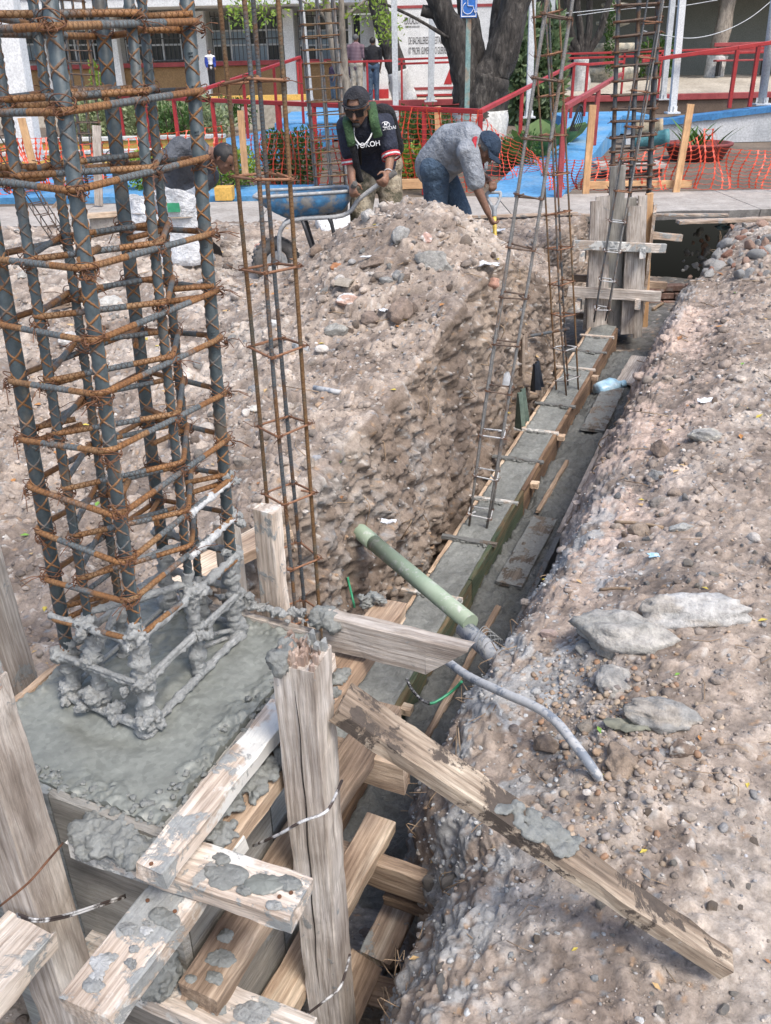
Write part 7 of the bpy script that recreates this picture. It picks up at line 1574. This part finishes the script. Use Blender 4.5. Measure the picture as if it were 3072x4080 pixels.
# ------------------------------------------------ people on the terrace
def bystander(px, pyf, pyh, Y, top, bot, hairm, skinm, label, face=1.0, long=False, jacket=None, turn=0.0):
    f0 = onY(px, pyf, Y); Hh = onY(px, pyh, Y)[2]-f0[2]; k = Hh/1.70; w_ = empty('person', f0, label, 'person'); W = np.array(w_.location); fd = nrm(A(math.sin(turn), -math.cos(turn)*face, 0)); r = np.cross(fd, A(0, 0, 1))
    P_ = lambda x, y, z: W+(r*x+fd*y+A(0, 0, z))*k
    mb = MB(); L = head(mb, P_(0, .02, 1.575), fd+A(0, 0, -.15), A(0, 0, 1), .96*k); cap(mb, P_(0, 0, 1.38), P_(0, .01, 1.5), .055*k, .05*k)
    tor = [(P_(0, 0, .95), P_(0, -.01, 1.15), .14, .14), (P_(0, -.01, 1.15), P_(0, 0, 1.34), .14, .15)]
    arms = [(P_(sx*.19, 0, 1.38), P_(sx*.23, .02, 1.12), P_(sx*.19, .10, .90)) for sx in (-1, 1)]; legs = [(P_(sx*.085, 0, .92), P_(sx*.09, .02, .5), P_(sx*.09, -.01, .08)) for sx in (-1, 1)]
    def torso(m, g=1.0, sl=1.0):
        for a, b, r0, r1 in tor: cap(m, a, b, r0*k*g, r1*k*g, 14, .68, fd)
        cap(m, arms[0][0], arms[1][0], .06*k*g, .06*k*g)
        for a, b, c in arms:
            cap(m, a, a+(b-a)*sl, .05*k*g, .045*k*g)
    torso(mb)
    for a, b, c in arms: cap(mb, a, b, .048*k, .04*k); cap(mb, b, c, .038*k, .028*k); hand(mb, c, c-b, fd*.2-A(0, 0, .3)+r*.1, .5, 1, k)
    for a, b, c in legs: cap(mb, a, b, .08*k, .055*k); cap(mb, b, c, .052*k, .038*k); cap(mb, c+fd*-.03*k, c+fd*.13*k-A(0, 0, .04)*k, .04*k, .035*k)
    remesh(mb, 'body', K[skinm], .016, w_, 3)
    mb = MB(); torso(mb, 1.16, .95 if not jacket else .5); remesh(mb, 'shirt', K[top], .018, w_, 3)
    if jacket:
        mb = MB()
        for sx in (-1, 1): cap(mb, P_(sx*.11, -.01, .92), P_(sx*.12, 0, 1.34), .10*k, .09*k, 12, .9, fd)
        for a, b, c in arms: cap(mb, a, b, .066*k, .06*k); cap(mb, b, b+(c-b)*.8, .056*k, .05*k)
        cap(mb, P_(-.05, -.06, 1.0), P_(.05, -.06, 1.3), .12*k, .12*k); remesh(mb, 'jacket', K[jacket], .018, w_, 3)
    mb = MB()
    for a, b, c in legs: cap(mb, a, b, .098*k, .078*k); cap(mb, b, c, .076*k, .066*k)
    cap(mb, legs[0][0]+A(0, 0, .04), legs[1][0]+A(0, 0, .04), .115*k, .115*k); remesh(mb, 'trousers', K[bot], .018, w_, 3)
    for a, b, c in legs:
        mb = MB(); cap(mb, c+fd*-.04*k-A(0, 0, .03)*k, c+fd*.15*k-A(0, 0, .04)*k, .05*k, .04*k); remesh(mb, 'shoe', K['shoe'], .016, w_, 2)
    hairmesh(L, K[hairm], 'hair', w_)
    if long:
        mm = MB(); cap(mm, L(0, -.07, .02), L(0, -.09, -.18), .07*k, .035*k); remesh(mm, 'hair_tail', K['hair'], .016, w_, 2)
    eyes(L, w_); return w_
bystander(848, 352, 196, 26.6, 'whitecloth', 'blacktee', 'hair', 'skin1', 'woman in a bright blue jacket and white top by the barred windows', 1, True, 'royal', .3)
bystander(1330, 400, 243, 28.6, 'purple', 'jeans', 'hair', 'skin2', 'man in a dark purple shirt and jeans facing us behind the pale tree', 1, False, None, -.9)
bystander(1386, 405, 240, 29.2, 'purple', 'blacktee', 'hair', 'skin2', 'woman with tied dark hair half hidden behind the plaid shirt', 1, True, None, .9)
bystander(1424, 412, 133, 27.9, 'plaid', 'beige', 'hairgrey', 'skin2', 'man in plaid shirt and beige trousers seen from behind', -1, False, None, .35)
bystander(1490, 414, 146, 27.8, 'blacktee', 'jeans', 'hair', 'skin2', 'man in black shirt and jeans standing with his back turned', -1, False, None, .1)
bystander(2285, 345, 172, 31.5, 'blacktee', 'blacktee', 'hair', 'skin2', 'person in dark clothes in the shade behind the many-stemmed tree', 1, False, None, -.5)
# ---------------------------------------------------------------- stones, rubble, gravel, litter
K['stone'] = tiny_attr('loose_stone', .95, 1.0, 38, .012, .5); K['pebble'] = tiny_attr('river_pebble', .7, .1, 90, .002, .15); K['gravel'] = tiny_attr('gravel_grain', .92, .3, 120, .002, .25)
def rockmesh(r, seed, cuts=9, lvl=3, amp=.12, col=(.3, .28, .25), col2=None, name='stone', mat='stone', dr=(.55, .85)):
    rs = np.random.default_rng(seed); V, F = (ICO1, ICO2, ICO3)[lvl-1]; V = V.copy()
    for k in range(cuts):
        n = nrm(rs.normal(0, 1, 3)); d = rs.uniform(*dr); h = V@n; V = V-np.outer(np.maximum(0, h-d), n)
    V = V*(1+amp*fbm(V+seed, 2.2, 4, .6, seed % 50))[:, None]; c = np.tile(np.asarray(col, float), (len(V), 1))
    if col2 is not None: c = mixc(c, col2, sstep(.0, .35, fbm(V+seed*.7, 1.4, 3, .6, 9)))
    V = V*np.asarray(r); return mesh_from(name, V, F, K[mat], None, False if cuts else True, None, c)
def rock(px, py, wpx, asp, hgt, col, label, seed, col2=None, yaw=None, name='stone', cat='stone', group=None, cuts=9, sink=.3, zz=None):
    q = gp(px, py) if zz is None else onZ(px, py, zz); dep = np.dot(q-_C, _F); w_ = wpx/FPX*dep; r = A(w_/2, w_/2*asp, w_/2*hgt)
    o = link(name, rockmesh(r*(1.05 if wpx > 250 else 1.15), seed, 7 if wpx > 250 else cuts, 3 if wpx > 60 else 2, .12 if wpx < 250 else .16, col, col2, dr=(.72, .95) if wpx > 250 else (.55, .85))); yaw = (seed*1.3) % 3.14 if yaw is None else yaw
    o.location = Vector(q+A(0, r[1]*.3, r[2]*(1-2*sink)*.6)); o.rotation_euler = (random.uniform(-.1, .1), random.uniform(-.1, .1), yaw)
    return setp(o, label, cat, group)
GR, BR, PA, WH, PK, OR = (.27, .265, .25), (.20, .15, .115), (.40, .38, .345), (.58, .57, .55), (.40, .27, .22), (.36, .17, .085)
R_ = [(2495, 2575, 390, .62, .42, (.34, .33, .30), 'large flat grey concrete fragment on the right bank', 1, PA), (2780, 2475, 430, .42, .36, (.45, .44, .42), 'large whitish rock with mortar faces on the right bank', 2, (.38, .35, .31)),
      (2468, 2735, 150, 1.25, .5, PA, 'pale wedge-shaped stone just below the flat grey fragment', 3, GR), (2632, 2870, 300, .55, .3, (.33, .30, .26), 'half-buried tan concrete lump among the pebbles', 4, GR), (2716, 3010, 105, .9, .8, (.42, .39, .35), 'upright pale cobble below the tan lump', 5, BR),
      (2480, 3070, 165, .8, .75, (.27, .21, .16), 'big brown earth clod where the grey conduit enters the bank', 6, None), (2180, 2985, 92, .9, .85, (.21, .165, .13), 'round brown clod left of the grey conduit', 7, None), (2335, 2915, 80, .9, .7, (.24, .21, .175), 'brown clod beside the bend of the grey conduit', 8, None),
      (2330, 2605, 70, .9, .8, (.31, .30, .275), 'small grey block tucked against the flat grey fragment', 9, None), (2812, 1752, 125, .6, .5, (.43, .41, .36), 'pale flat stone on the right bank near the picture edge', 10, GR), (2640, 1805, 95, .7, .7, BR, 'brown clod left of the pale flat stone', 11, None),
      (2545, 2135, 82, .9, .9, (.26, .21, .165), 'pyramid-shaped brown clod on the right bank', 12, None), (2722, 2112, 110, .45, .45, (.33, .335, .32), 'grey wedge shard right of the pyramid clod', 13, None), (2185, 2535, 70, .7, .6, (.46, .35, .30), 'pinkish chunk at the edge of the right bank', 14, None),
      (2620, 2010, 62, .9, .8, (.24, .22, .20), 'small dark stone above the pyramid clod', 15, None), (2060+560, 1905, 70, .7, .7, GR, 'grey crumbly lump in the middle of the right bank', 16, None), (2690, 1975, 60, .8, .8, (.26, .21, .17), 'brown clod right of the small dark stone', 17, None),
      (1342, 905, 150, .8, .8, (.66, .67, .67), 'white plastered concrete chunk beside the wheelbarrow', 18, (.50, .50, .49)), (1735, 1060, 150, .7, .62, (.31, .30, .275), 'largest grey rock high on the dirt mound', 19, None), (1592, 955, 95, .8, .8, (.31, .305, .29), 'grey pointed rock near the mound crest', 20, None),
      (1505, 1058, 125, .5, .45, (.22, .17, .135), 'flat brown rock left of the grey rocks on the mound', 21, None), (1387, 1205, 85, .6, .6, (.44, .30, .24), 'pink and white brick lump on the left side of the mound', 22, WH), (1582, 1110, 55, .9, .9, GR, 'small cubic grey stone on the mound', 23, None), (1540, 1125, 55, .6, .8, (.27, .265, .25), 'small dark grey stone left of the cubic one', 24, None),
      (1598, 1258, 130, .7, .75, (.23, .175, .14), 'biggest brown boulder in the middle of the mound slope', 25, None), (1470, 1280, 75, .9, .8, (.22, .17, .14), 'brown clod left of the biggest brown boulder', 26, None), (1338, 1330, 120, .35, .5, (.34, .33, .30), 'long pale grey bone-shaped stone on the mound slope', 27, None),
      (1195, 1388, 95, .4, .35, (.33, .335, .33), 'grey shard beside the slim upright cage', 28, None), (1093, 1295, 55, .8, .7, WH, 'white stone left of the slim upright cage', 29, None), (1020, 1640, 62, .9, .6, (.56, .54, .48), 'round white stone left of the slim cage foot', 30, None), (1694, 955, 55, .7, .8, (.46, .30, .25), 'pink brick bit near the mound crest', 31, WH),
      (1343, 1070, 58, .6, .6, OR, 'rusty orange brick lump on the mound', 32, None), (1045, 1003, 70, .8, .7, (.46, .27, .22), 'red and white brick chunk left of the wheelbarrow', 33, WH), (1965, 1136, 60, .6, .7, (.42, .24, .18), 'orange tile bit by the leaning cage', 34, None), (1465, 870, 80, .6, .6, (.40, .38, .35), 'pale flat rock by the feet of the capped worker', 35, None),
      (1525, 780, 40, .8, .8, WH, 'small white stone by the capped worker boots', 36, None), (1255, 1010, 60, .9, .9, BR, 'brown clod below the wheelbarrow tray', 37, None), (1230, 1860, 70, .8, .7, (.28, .235, .19), 'tan clod at the foot of the slim upright cage', 38, None), (1500, 1700, 110, .7, .6, (.24, .19, .155), 'broken earth lump on the lip of the left trench wall', 39, None),
      (700, 1760, 70, .8, .6, (.30, .27, .24), 'tan stone seen through the near cage', 40, None), (960, 1850, 75, .7, .7, (.27, .235, .20), 'brown stone right of the near cage', 41, None), (440, 1210, 90, .8, .5, (.46, .45, .42), 'pale rubble lump seen through the left of the near cage', 42, None), (110, 1110, 80, .8, .6, PA, 'pale stone at the far left behind the cage', 43, None), (270, 1360, 100, .7, .5, (.44, .42, .40), 'crumbled white chunk behind the left cage bars', 44, WH)]
YAW = {1: -.5, 2: -.08, 4: -.2, 9: 0, 10: .1, 13: .3, 18: .3, 21: 0, 27: -.1, 28: -.6, 3: -.3}
for r_ in R_: rock(*r_[:7], r_[7], r_[8], YAW.get(r_[7]))
# curved roof tile fragment
q = gp(1375, 1138); mb = MB(); V = []; Rm = frame(A(0, 0, 0), A(.9, -.3, -.1))
for i in range(2):
    for rr in (.075, .055):
        for a in np.linspace(.3, 2.8, 12): V.append(q+Rm@A((i-.5)*.09, math.cos(a)*rr, math.sin(a)*rr*.55))
F = []
for k in range(11): F += [(k, k+1, 24+k+1, 24+k), (12+k+1, 12+k, 36+k, 36+k+1), (k+1, k, 12+k, 12+k+1), (24+k, 24+k+1, 36+k+1, 36+k)]
F += [(0, 24, 36, 12), (11, 23, 47, 35)]
mb.add(V, F); K['tile'] = generic('old_grey_tile', (.22, .19, .15), (.34, .30, .25), 12, .9, .4, 60, .003); thing(mb, 'roof_tile_fragment', K['tile'], 'curved grey roof tile fragment on the dirt mound', 'tile')
# rubble heaps: separate chunks, alike within each heap
def heap_of(n, box, size, cols, label, group, seed, name='rubble_chunk'):
    rs = np.random.default_rng(seed); ms = [rockmesh(A(1, .8, .7), seed+k, 8, 2, .14, cols[k % len(cols)], None, name) for k in range(len(cols)*2)]
    for k in range(n):
        px, py = rs.uniform(box[0], box[2]), rs.uniform(box[1], box[3]); q = gp(px, py); s = size[0]+(size[1]-size[0])*rs.random()**2; o = link(name, ms[int(rs.integers(0, len(ms)))]); o.location = Vector(q+A(0, 0, s*.3)); o.scale = (s, s*rs.uniform(.7, 1.1), s*rs.uniform(.6, 1)); o.rotation_euler = tuple(rs.uniform(0, 6.28, 3)); setp(o, label, 'rubble', group)
heap_of(70, (2720, 900, 3060, 1110), (.03, .085), [(.36, .36, .355), (.42, .41, .39), (.34, .19, .14), (.30, .29, .28), (.40, .27, .21)], 'broken concrete or brick chunk in the rubble heap by the right pavement edge', 'rubble heap at the right', 71)
heap_of(60, (1250, 880, 2000, 1350), (.015, .045), [(.27, .21, .165), (.33, .32, .30), (.22, .17, .135), (.30, .245, .20)], 'small stone lying on the slope of the dirt mound', 'small stones on the mound', 72, 'small_stone')
heap_of(70, (2450, 1500, 3050, 2350), (.008, .024), [(.31, .30, .285), (.26, .20, .155), (.36, .33, .29), (.24, .245, .25)], 'small stone scattered on the upper right bank', 'small stones on the right bank', 73, 'small_stone')
heap_of(55, (2080, 3150, 3050, 4060), (.006, .018), [(.33, .30, .27), (.27, .22, .175), (.40, .37, .33)], 'small stone scattered on the near right bank', 'small stones near the viewer', 74, 'small_stone')
heap_of(60, (60, 1000, 1000, 2050), (.012, .04), [(.33, .29, .25), (.27, .21, .165), (.42, .40, .37), (.36, .35, .33)], 'small stone on the ground behind the near cage', 'small stones behind the near cage', 75, 'small_stone')
heap_of(16, (1480, 3300, 1820, 3950), (.012, .04), [(.26, .24, .22), (.20, .16, .13), (.30, .30, .29)], 'stone lying in the bottom of the near pit', 'stones in the near pit', 76, 'small_stone')
# gravel and crumbs as one uncountable mass
vis = np.where((Kd == 0) | (Kd == 4), 1.0, np.where((Kd == 3) & (P2[:, 2] > -.5), .35, np.where((Kd == 1) & (P2[:, 2] > -.9), .15, 0.0)))
vis = np.where((Kd == 2) & (Sf < -1.6), .8, vis)
vv = P2-_C; zd = vv@_F; ix = 1536+FPX*(vv@_R)/np.maximum(zd, .1); iy = 2040-FPX*(vv@_U)/np.maximum(zd, .1)
vis *= (zd > .5)*(ix > -250)*(ix < 3350)*(iy > 780)*(iy < 4300)*(P2[:, 1] < 10.1)
cellarea = np.linalg.norm(np.cross(gu.reshape(-1, 3), gv.reshape(-1, 3)), axis=1)
wgt = vis*cellarea/np.maximum(zd, 1)**2*(1-.8*calm)*(.35+fbm(P2, 2.5, 3, .6, 121)*.5+.5); wgt = np.maximum(wgt, 0); wgt /= wgt.sum()
def scatter(n, smin, smax, tmpl, seed, cols, cw, name, mat, weight, label, pw=3.0, own=.0, dscale=True, flat=.7):
    rs = np.random.default_rng(seed); ids = rs.choice(len(P2), n, p=weight); B, F = tmpl; nv = len(B)
    s = (smin+(smax-smin)*rs.random(n)**pw)*(np.clip(zd[ids]/2.2, .7, 2.6) if dscale else 1); sc = s[:, None]*np.stack([np.ones(n), rs.uniform(.6, 1, n), rs.uniform(.45, flat, n)], 1)
    a = rs.uniform(0, 2*np.pi, n); ca, sa = np.cos(a), np.sin(a); bump = 1+.22*rs.normal(0, 1, (n, nv)).clip(-1.3, 1.3)*(.6 if nv < 50 else .15)
    Q = B[None]*bump[..., None]*sc[:, None, :]; tx = rs.uniform(-.5, .5, n)
    y2 = Q[..., 1]*np.cos(tx)[:, None]-Q[..., 2]*np.sin(tx)[:, None]; z2 = Q[..., 1]*np.sin(tx)[:, None]+Q[..., 2]*np.cos(tx)[:, None]
    Q = np.stack([Q[..., 0]*ca[:, None]-y2*sa[:, None], Q[..., 0]*sa[:, None]+y2*ca[:, None], z2], -1)
    jit = rs.normal(0, .004, (n, 3)); ctr = P2[ids]+N[ids]*(s*.02)[:, None]+jit*A(1, 1, .2); V = (Q+ctr[:, None]).reshape(-1, 3); FF = (F[None]+(np.arange(n)*nv)[:, None, None]).reshape(-1, 3)
    pick = rs.choice(len(cols), n, p=np.array(cw)/sum(cw)); c = np.array(cols)[pick]*rs.uniform(.75, 1.25, (n, 1)); use = rs.random(n) < own; c = np.where(use[:, None], col[ids]*rs.uniform(.8, 1.2, (n, 1)), c)
    o = link(name, mesh_from(name, V, FF, K[mat], None, nv > 50, None, np.repeat(c, nv, 0))); return setp(o, label, None, None, 'stuff')
cols_ = [(.32, .27, .225), (.40, .355, .31), (.26, .255, .25), (.50, .47, .43), (.40, .29, .20), (.17, .14, .12), (.36, .36, .37)]
scatter(24000, .0020, .0075, (ICO_V, ICO_F), 201, cols_, [4, 4, 2.2, 1.2, 1.2, 2, 1.2], 'gravel', 'gravel', wgt, 'loose gravel and crumbs strewn over both earth banks', 3.2, .72)
scatter(1500, .006, .021, ICO1, 202, cols_, [6, 3, 1.5, .5, .5, 3, .8], 'earth_clods', 'stone', wgt, 'crumbly earth clods strewn over both earth banks', 3.0, .8)
# river pebbles round the grey conduit
d_ = np.exp(-((ix-2420)/230)**2-((iy-2820)/190)**2)+.5*np.exp(-((ix-2600)/260)**2-((iy-3080)/150)**2)+.35*np.exp(-((ix-2420)/200)**2-((iy-3350)/160)**2); wp = vis*(Kd == 4)*cellarea*d_; wp /= wp.sum()
scatter(950, .004, .013, ICO1, 203, [(.28, .205, .145), (.34, .27, .20), (.25, .22, .20), (.38, .34, .30), (.30, .18, .11), (.22, .19, .17)], [3, 3, 2, 2, 1.2, 2], 'pebbles', 'pebble', wp, 'rounded brown river pebbles around the grey conduit', 2.2, 0, False, .8)
# mortar crumbs on the right trench wall and fallen leaves
wm = vis*cellarea*((Kd == 3)*sstep(.8, -.5, Sf)+.15*(Kd == 1)*(Sf < .5)+.2*(Kd == 4)*np.exp(-((Tf-1.0)/.2)**2)*(Sf < -.3)); wm /= wm.sum()
scatter(1300, .003, .010, ICO1, 204, [(.33, .34, .34), (.42, .43, .43), (.25, .26, .26)], [2, 2, 1], 'mortar_spatter', 'stone', wm, 'grey mortar spatter on the trench edges', 2.5, 0, False)
rs = np.random.default_rng(9); ids = rs.choice(len(P2), 190, p=wgt); V = []; F = []; C2 = []
for i, k in enumerate(ids):
    p = P2[k]+A(0, 0, .006); a = rs.uniform(0, 6.28); L = rs.uniform(.008, .016)*np.clip(zd[k]/2.4, .8, 2.4); d = A(math.cos(a), math.sin(a), rs.uniform(-.2, .4)); s_ = nrm(np.cross(d, A(0, 0, 1))); b = len(V); V += [p-d*L, p+s_*L*.5+A(0, 0, L*.25), p+d*L, p-s_*L*.5+A(0, 0, L*.15)]; F += [(b, b+1, b+2, b+3)]
    c = [(.50, .40, .08), (.42, .20, .07), (.30, .15, .07), (.48, .33, .16), (.16, .30, .06)][int(rs.choice(5, p=[.3, .22, .2, .2, .08]))]; C2 += [c]*4
me = mesh_from('fallen_leaves', V, F, K['gravel'], None, False, None, np.array(C2)); setp(link('fallen_leaves', me), 'dry yellow and brown leaves scattered over the dirt', None, None, 'stuff')
# twigs and roots
mb = MB(); rs = np.random.default_rng(12); ids = rs.choice(len(P2), 150, p=wgt); K['root'] = generic('dry_root', (.20, .13, .08), (.40, .30, .20), 9, .9, .2, 60)
wr_ = vis*cellarea*((Kd == 1) | (Kd == 3))/np.maximum(zd, 1)**2; wr_ /= wr_.sum(); ids2 = rs.choice(len(P2), 110, p=wr_)
for k in ids:
    p = P2[k]+A(0, 0, .008); a = rs.uniform(0, 6.28); L = rs.uniform(.03, .12)*np.clip(zd[k]/2.4, .7, 2); d = A(math.cos(a), math.sin(a), 0); mb.tube([p-d*L*.5, p+A(rs.normal(0, .01), rs.normal(0, .01), .006), p+d*L*.5], .0012*np.clip(zd[k]/2, .7, 3), 4)
for k in ids2:
    p = P2[k]+N[k]*.01; L = rs.uniform(.06, .22); w1 = rs.normal(0, .03, 3); mb.tube(curve3([p, p+N[k]*.02+A(0, 0, -L*.3)+w1, p+N[k]*.015+A(0, 0, -L*.7)-w1*.5, p+A(0, 0, -L)+w1], 3), .0016*np.clip(zd[k]/2.4, .8, 2), 4)
setp(mb.build('twigs_and_roots', K['root']), 'dry twigs and hanging roots on the banks and trench walls', None, None, 'stuff')
# sticks and scraps that can be told apart
for i, (a, b, r, lab) in enumerate([((2450, 2085), (2640, 2108), .0075, 'broken pale brown stick lying beside the pyramid clod'), ((2440, 2330), (2490, 2275), .003, 'thin dark twig on the right bank'), ((2390, 2355), (2510, 2352), .006, 'flat bleached wood sliver on the right bank'), ((2600, 1240), (2640, 1215), .016, 'short root end sticking out of the right bank by the far form')]):
    p, q = gp(*a), gp(*b); mb = MB(); mb.tube(curve3([p+A(0, 0, r), (p+q)/2+A(.005, 0, r*1.6), q+A(0, 0, r)], 4), r, 7); thing(mb, 'stick', K['root'], lab, 'stick')
def scrap(name, px, py, wpx, mat, lab, seed, cat='scrap', zoff=.01, zz=None, up=.6, asp=.7):
    q = gp(px, py) if zz is None else onZ(px, py, zz); w_ = wpx/FPX*np.dot(q-_C, _F); n = 12; rs = np.random.default_rng(seed); V = []
    g = np.linspace(-.5, .5, n); X_, Y_ = np.meshgrid(g, g); pts = np.stack([X_.ravel(), Y_.ravel(), np.zeros(n*n)], 1); nz = fbm(pts+seed, 3.0, 3, .6, seed); out = 1+.35*fbm(pts+9+seed, 2, 2, .6, seed)
    V = q+A(0, 0, zoff)+np.stack([pts[:, 0]*out*w_, pts[:, 1]*out*w_*asp, (nz*.5+.5)*w_*.32*up+.0], 1); F = [(i*n+j, i*n+j+1, (i+1)*n+j+1, (i+1)*n+j) for i in range(n-1) for j in range(n-1)]; k = len(V)
    mb = MB(); mb.add(np.concatenate([V, V-A(0, 0, .002)]), F+[tuple(k+x for x in f[::-1]) for f in F], 0, True); return thing(mb, name, K[mat], lab, cat)
K['plastic'] = generic('white_plastic', (.60, .62, .64), (.76, .77, .78), 8, .35, .2, 30); K['bluebottle'] = generic('blue_plastic', (.28, .52, .70), (.46, .68, .82), 10, .3, .2, 30, c3=(.7, .78, .82)); K['oldcloth'] = generic('muddy_cloth', (.10, .105, .08), (.24, .24, .19), 8, .95, .6, 30, .01); K['tealcloth'] = generic('teal_rag', (.10, .15, .12), (.20, .26, .21), 8, .95, .6, 30, .01); K['brownrag'] = generic('brown_paper_sack', (.26, .19, .14), (.40, .32, .25), 8, .95, .6, 30, .01); K['blackbag'] = generic('black_plastic', (.012, .014, .02), (.05, .06, .075), 8, .3, .4, 20, .01)
scrap('plastic_scrap', 1930, 1070, 110, 'plastic', 'crumpled white plastic sheet on the mound beside the leaning cage', 1); scrap('paper_scrap', 1490, 1030, 85, 'plastic', 'white and blue paper scrap on the mound', 2, up=.2, asp=.35); scrap('plastic_scrap', 1985, 925, 50, 'plastic', 'small white plastic bit by the digging worker', 3); scrap('cloth_scrap', 40, 860, 60, 'plastic', 'crumpled pale cloth at the far left edge', 4); scrap('plastic_scrap', 1530, 1245, 55, 'plastic', 'crumpled paper beside the biggest brown boulder', 5)
scrap('fibre_tuft', 2505, 2905, 150, 'oldcloth', 'frayed grey fibre tuft among the pebbles', 6, asp=.5); scrap('plastic_scrap', 1550, 2090, 55, 'plastic', 'grey-white paper stuck on the left trench wall by the pipe', 7, zz=-.2); scrap('blue_scrap', 2605, 2225, 45, 'bluebottle', 'tiny blue scrap on the right bank', 8); scrap('plastic_scrap', 2815, 1608, 60, 'plastic', 'white scrap near the upper right bank', 9); scrap('blue_scrap', 2880, 915, 70, 'bluebottle', 'pale blue plastic in the rubble heap', 10)
def hang(px0, py0, px1, py1, w_, z0, mat, lab, seed, cat='cloth'):
    a = onZ(px0, py0, z0); s, t = w2st(a[0], a[1]); L = .35; n = 10; g = np.linspace(0, 1, n); V = []
    b = onY(px1, py1, a[1]+.03)
    for v_ in g:
        for u in g: V.append(a+(b-a)*v_+A(TD[0], TD[1], 0)*(u-.5)*w_*(1+.3*v_)+A(TN[0], TN[1], 0)*(.05+.025*math.sin(u*14+seed)*(.4+v_)))
    F = [(i*n+j, i*n+j+1, (i+1)*n+j+1, (i+1)*n+j) for i in range(n-1) for j in range(n-1)]; k = len(V); V = np.array(V)
    mb = MB(); mb.add(np.concatenate([V, V+A(-TN[0], -TN[1], 0)*.004]), F+[tuple(k+x for x in f[::-1]) for f in F], 0, True); thing(mb, 'hanging_cloth', K[mat], lab, cat)
hang(2045, 1555, 2050, 1690, .16, -.28, 'tealcloth', 'muddy teal rag hanging on the left trench wall', 1); hang(2060, 1330, 2050, 1480, .14, -.1, 'brownrag', 'torn brown sack hanging on the left trench wall', 2); hang(2110, 1440, 2115, 1545, .12, -.25, 'blackbag', 'black plastic bag stuck in the left trench wall', 3); hang(1990, 1480, 1995, 1530, .06, -.15, 'plastic', 'white plastic shred on the left trench wall by the leaning cage', 4)
# torn blue plastic jug in the trench
q = onZ(2425, 1548, -.75); je = empty('plastic_jug', q+A(0, 0, -.07), 'torn pale blue plastic jug lying in the trench against the right bank', 'jug'); L0 = np.array(je.location); d = nrm(A(.85, .35, .12)); Rm = np.stack([nrm(np.cross(A(0, 0, 1), d)), np.cross(d, nrm(np.cross(A(0, 0, 1), d))), d], 1)
mb = MB(); mb.lathe([(.0, -.12), (.06, -.12), (.074, -.105), (.076, .04), (.062, .08), (.03, .11), (.022, .13)], 18, q, 0, True, Rm); V = mb.V[0]; mb.V[0] = V+np.stack([fbm(V, 9, 3, .6, 4), fbm(V, 9, 3, .6, 5), fbm(V, 9, 3, .6, 6)], 1)*.022; mb.build('body', K['bluebottle'], je, L0)
mb = MB(); mb.lathe([(.028, .11), (.030, .155), (0, .156)], 14, q, 0, True, Rm); mb.build('neck', K['bluebottle'], je, L0); 
# bleached knotted root in the pit
mb = MB(); rs = np.random.default_rng(77); q = onZ(1752, 3765, -.62)
for k in range(9): ico_add(mb, q+rs.normal(0, 1, 3)*A(.022, .022, .010)+A(0, 0, .02), rs.uniform(.010, .022)*A(1.2, 1, .8), rs, 0, 2, .4)
thing(mb, 'bleached_root', K['mortarwhite'], 'pale knobbly root lump on the floor of the near pit', 'root')
mb = MB(); rs = np.random.default_rng(78); q = onZ(1475, 2405, .315)
for k in range(14): ico_add(mb, q+rs.normal(0, 1, 3)*A(.014, .014, .006)+A(0, 0, .008), rs.uniform(.006, .014)*A(1.2, 1, .8), rs, 0, 2, .5)
thing(mb, 'mortar_blob', K['wet'], 'dark mortar blob on the end of the orange right-hand waler', 'mortar')
# odds and ends on the ground behind the near cage
q = gp(420, 905); board('timber_offcut', q+A(-.25, 0, .12), q+A(.25, .05, .13), .10, .05, K['fresh'], 'orange timber offcut lying on a block behind the near cage', 'plank')
mb = MB(); mb.box(q+A(.02, .12, .05), (.38, .2, .18), None, 0, .01); thing(mb, 'concrete_block', K['slab'], 'grey concrete block under the orange offcut behind the near cage', 'block')
q = gp(190, 900); board('timber_prop', q+A(-.12, 0, .0), onY(285, 745, q[1]+.25), .07, .04, K['brownwood'], 'brown timber leaning left of the far column cage', 'plank')
q = gp(330, 1230); board('timber_offcut', q+A(-.2, -.05, .03), q+A(.2, .12, .05), .06, .03, K['weather2'], 'grey-brown stick of timber on the ground inside the view of the near cage', 'plank')
q = gp(95, 930); board('timber_offcut', q+A(-.14, .06, .03), q+A(.12, -.06, .03), .035, .02, K['pale'], 'pale lath on the ground at the far left', 'lath')
mm = MB(); rs = np.random.default_rng(91); dS = nrm(p1-p0)
for k in range(46):
    f_ = rs.normal(.50, .045); c_ = p0+(p1-p0)*f_+nrm(np.cross(dS, A(0, 0, 1)))*rs.uniform(-.028, .028); up_ = np.cross(nrm(np.cross(dS, A(0, 0, 1))), dS); up_ = up_*np.sign(up_[2]); ico_add(mm, c_+up_*.0235, rs.uniform(.006, .013)*A(1.6, 1.3, .5), rs, 0, 1, .3)
sm_ = empty('mortar_smear', p0+(p1-p0)*.5, 'grey wet mortar smear on the middle of the diagonal prop plank', 'mortar'); remesh(mm, 'smear', K['wet'], .004, sm_, 2, .003, 80)
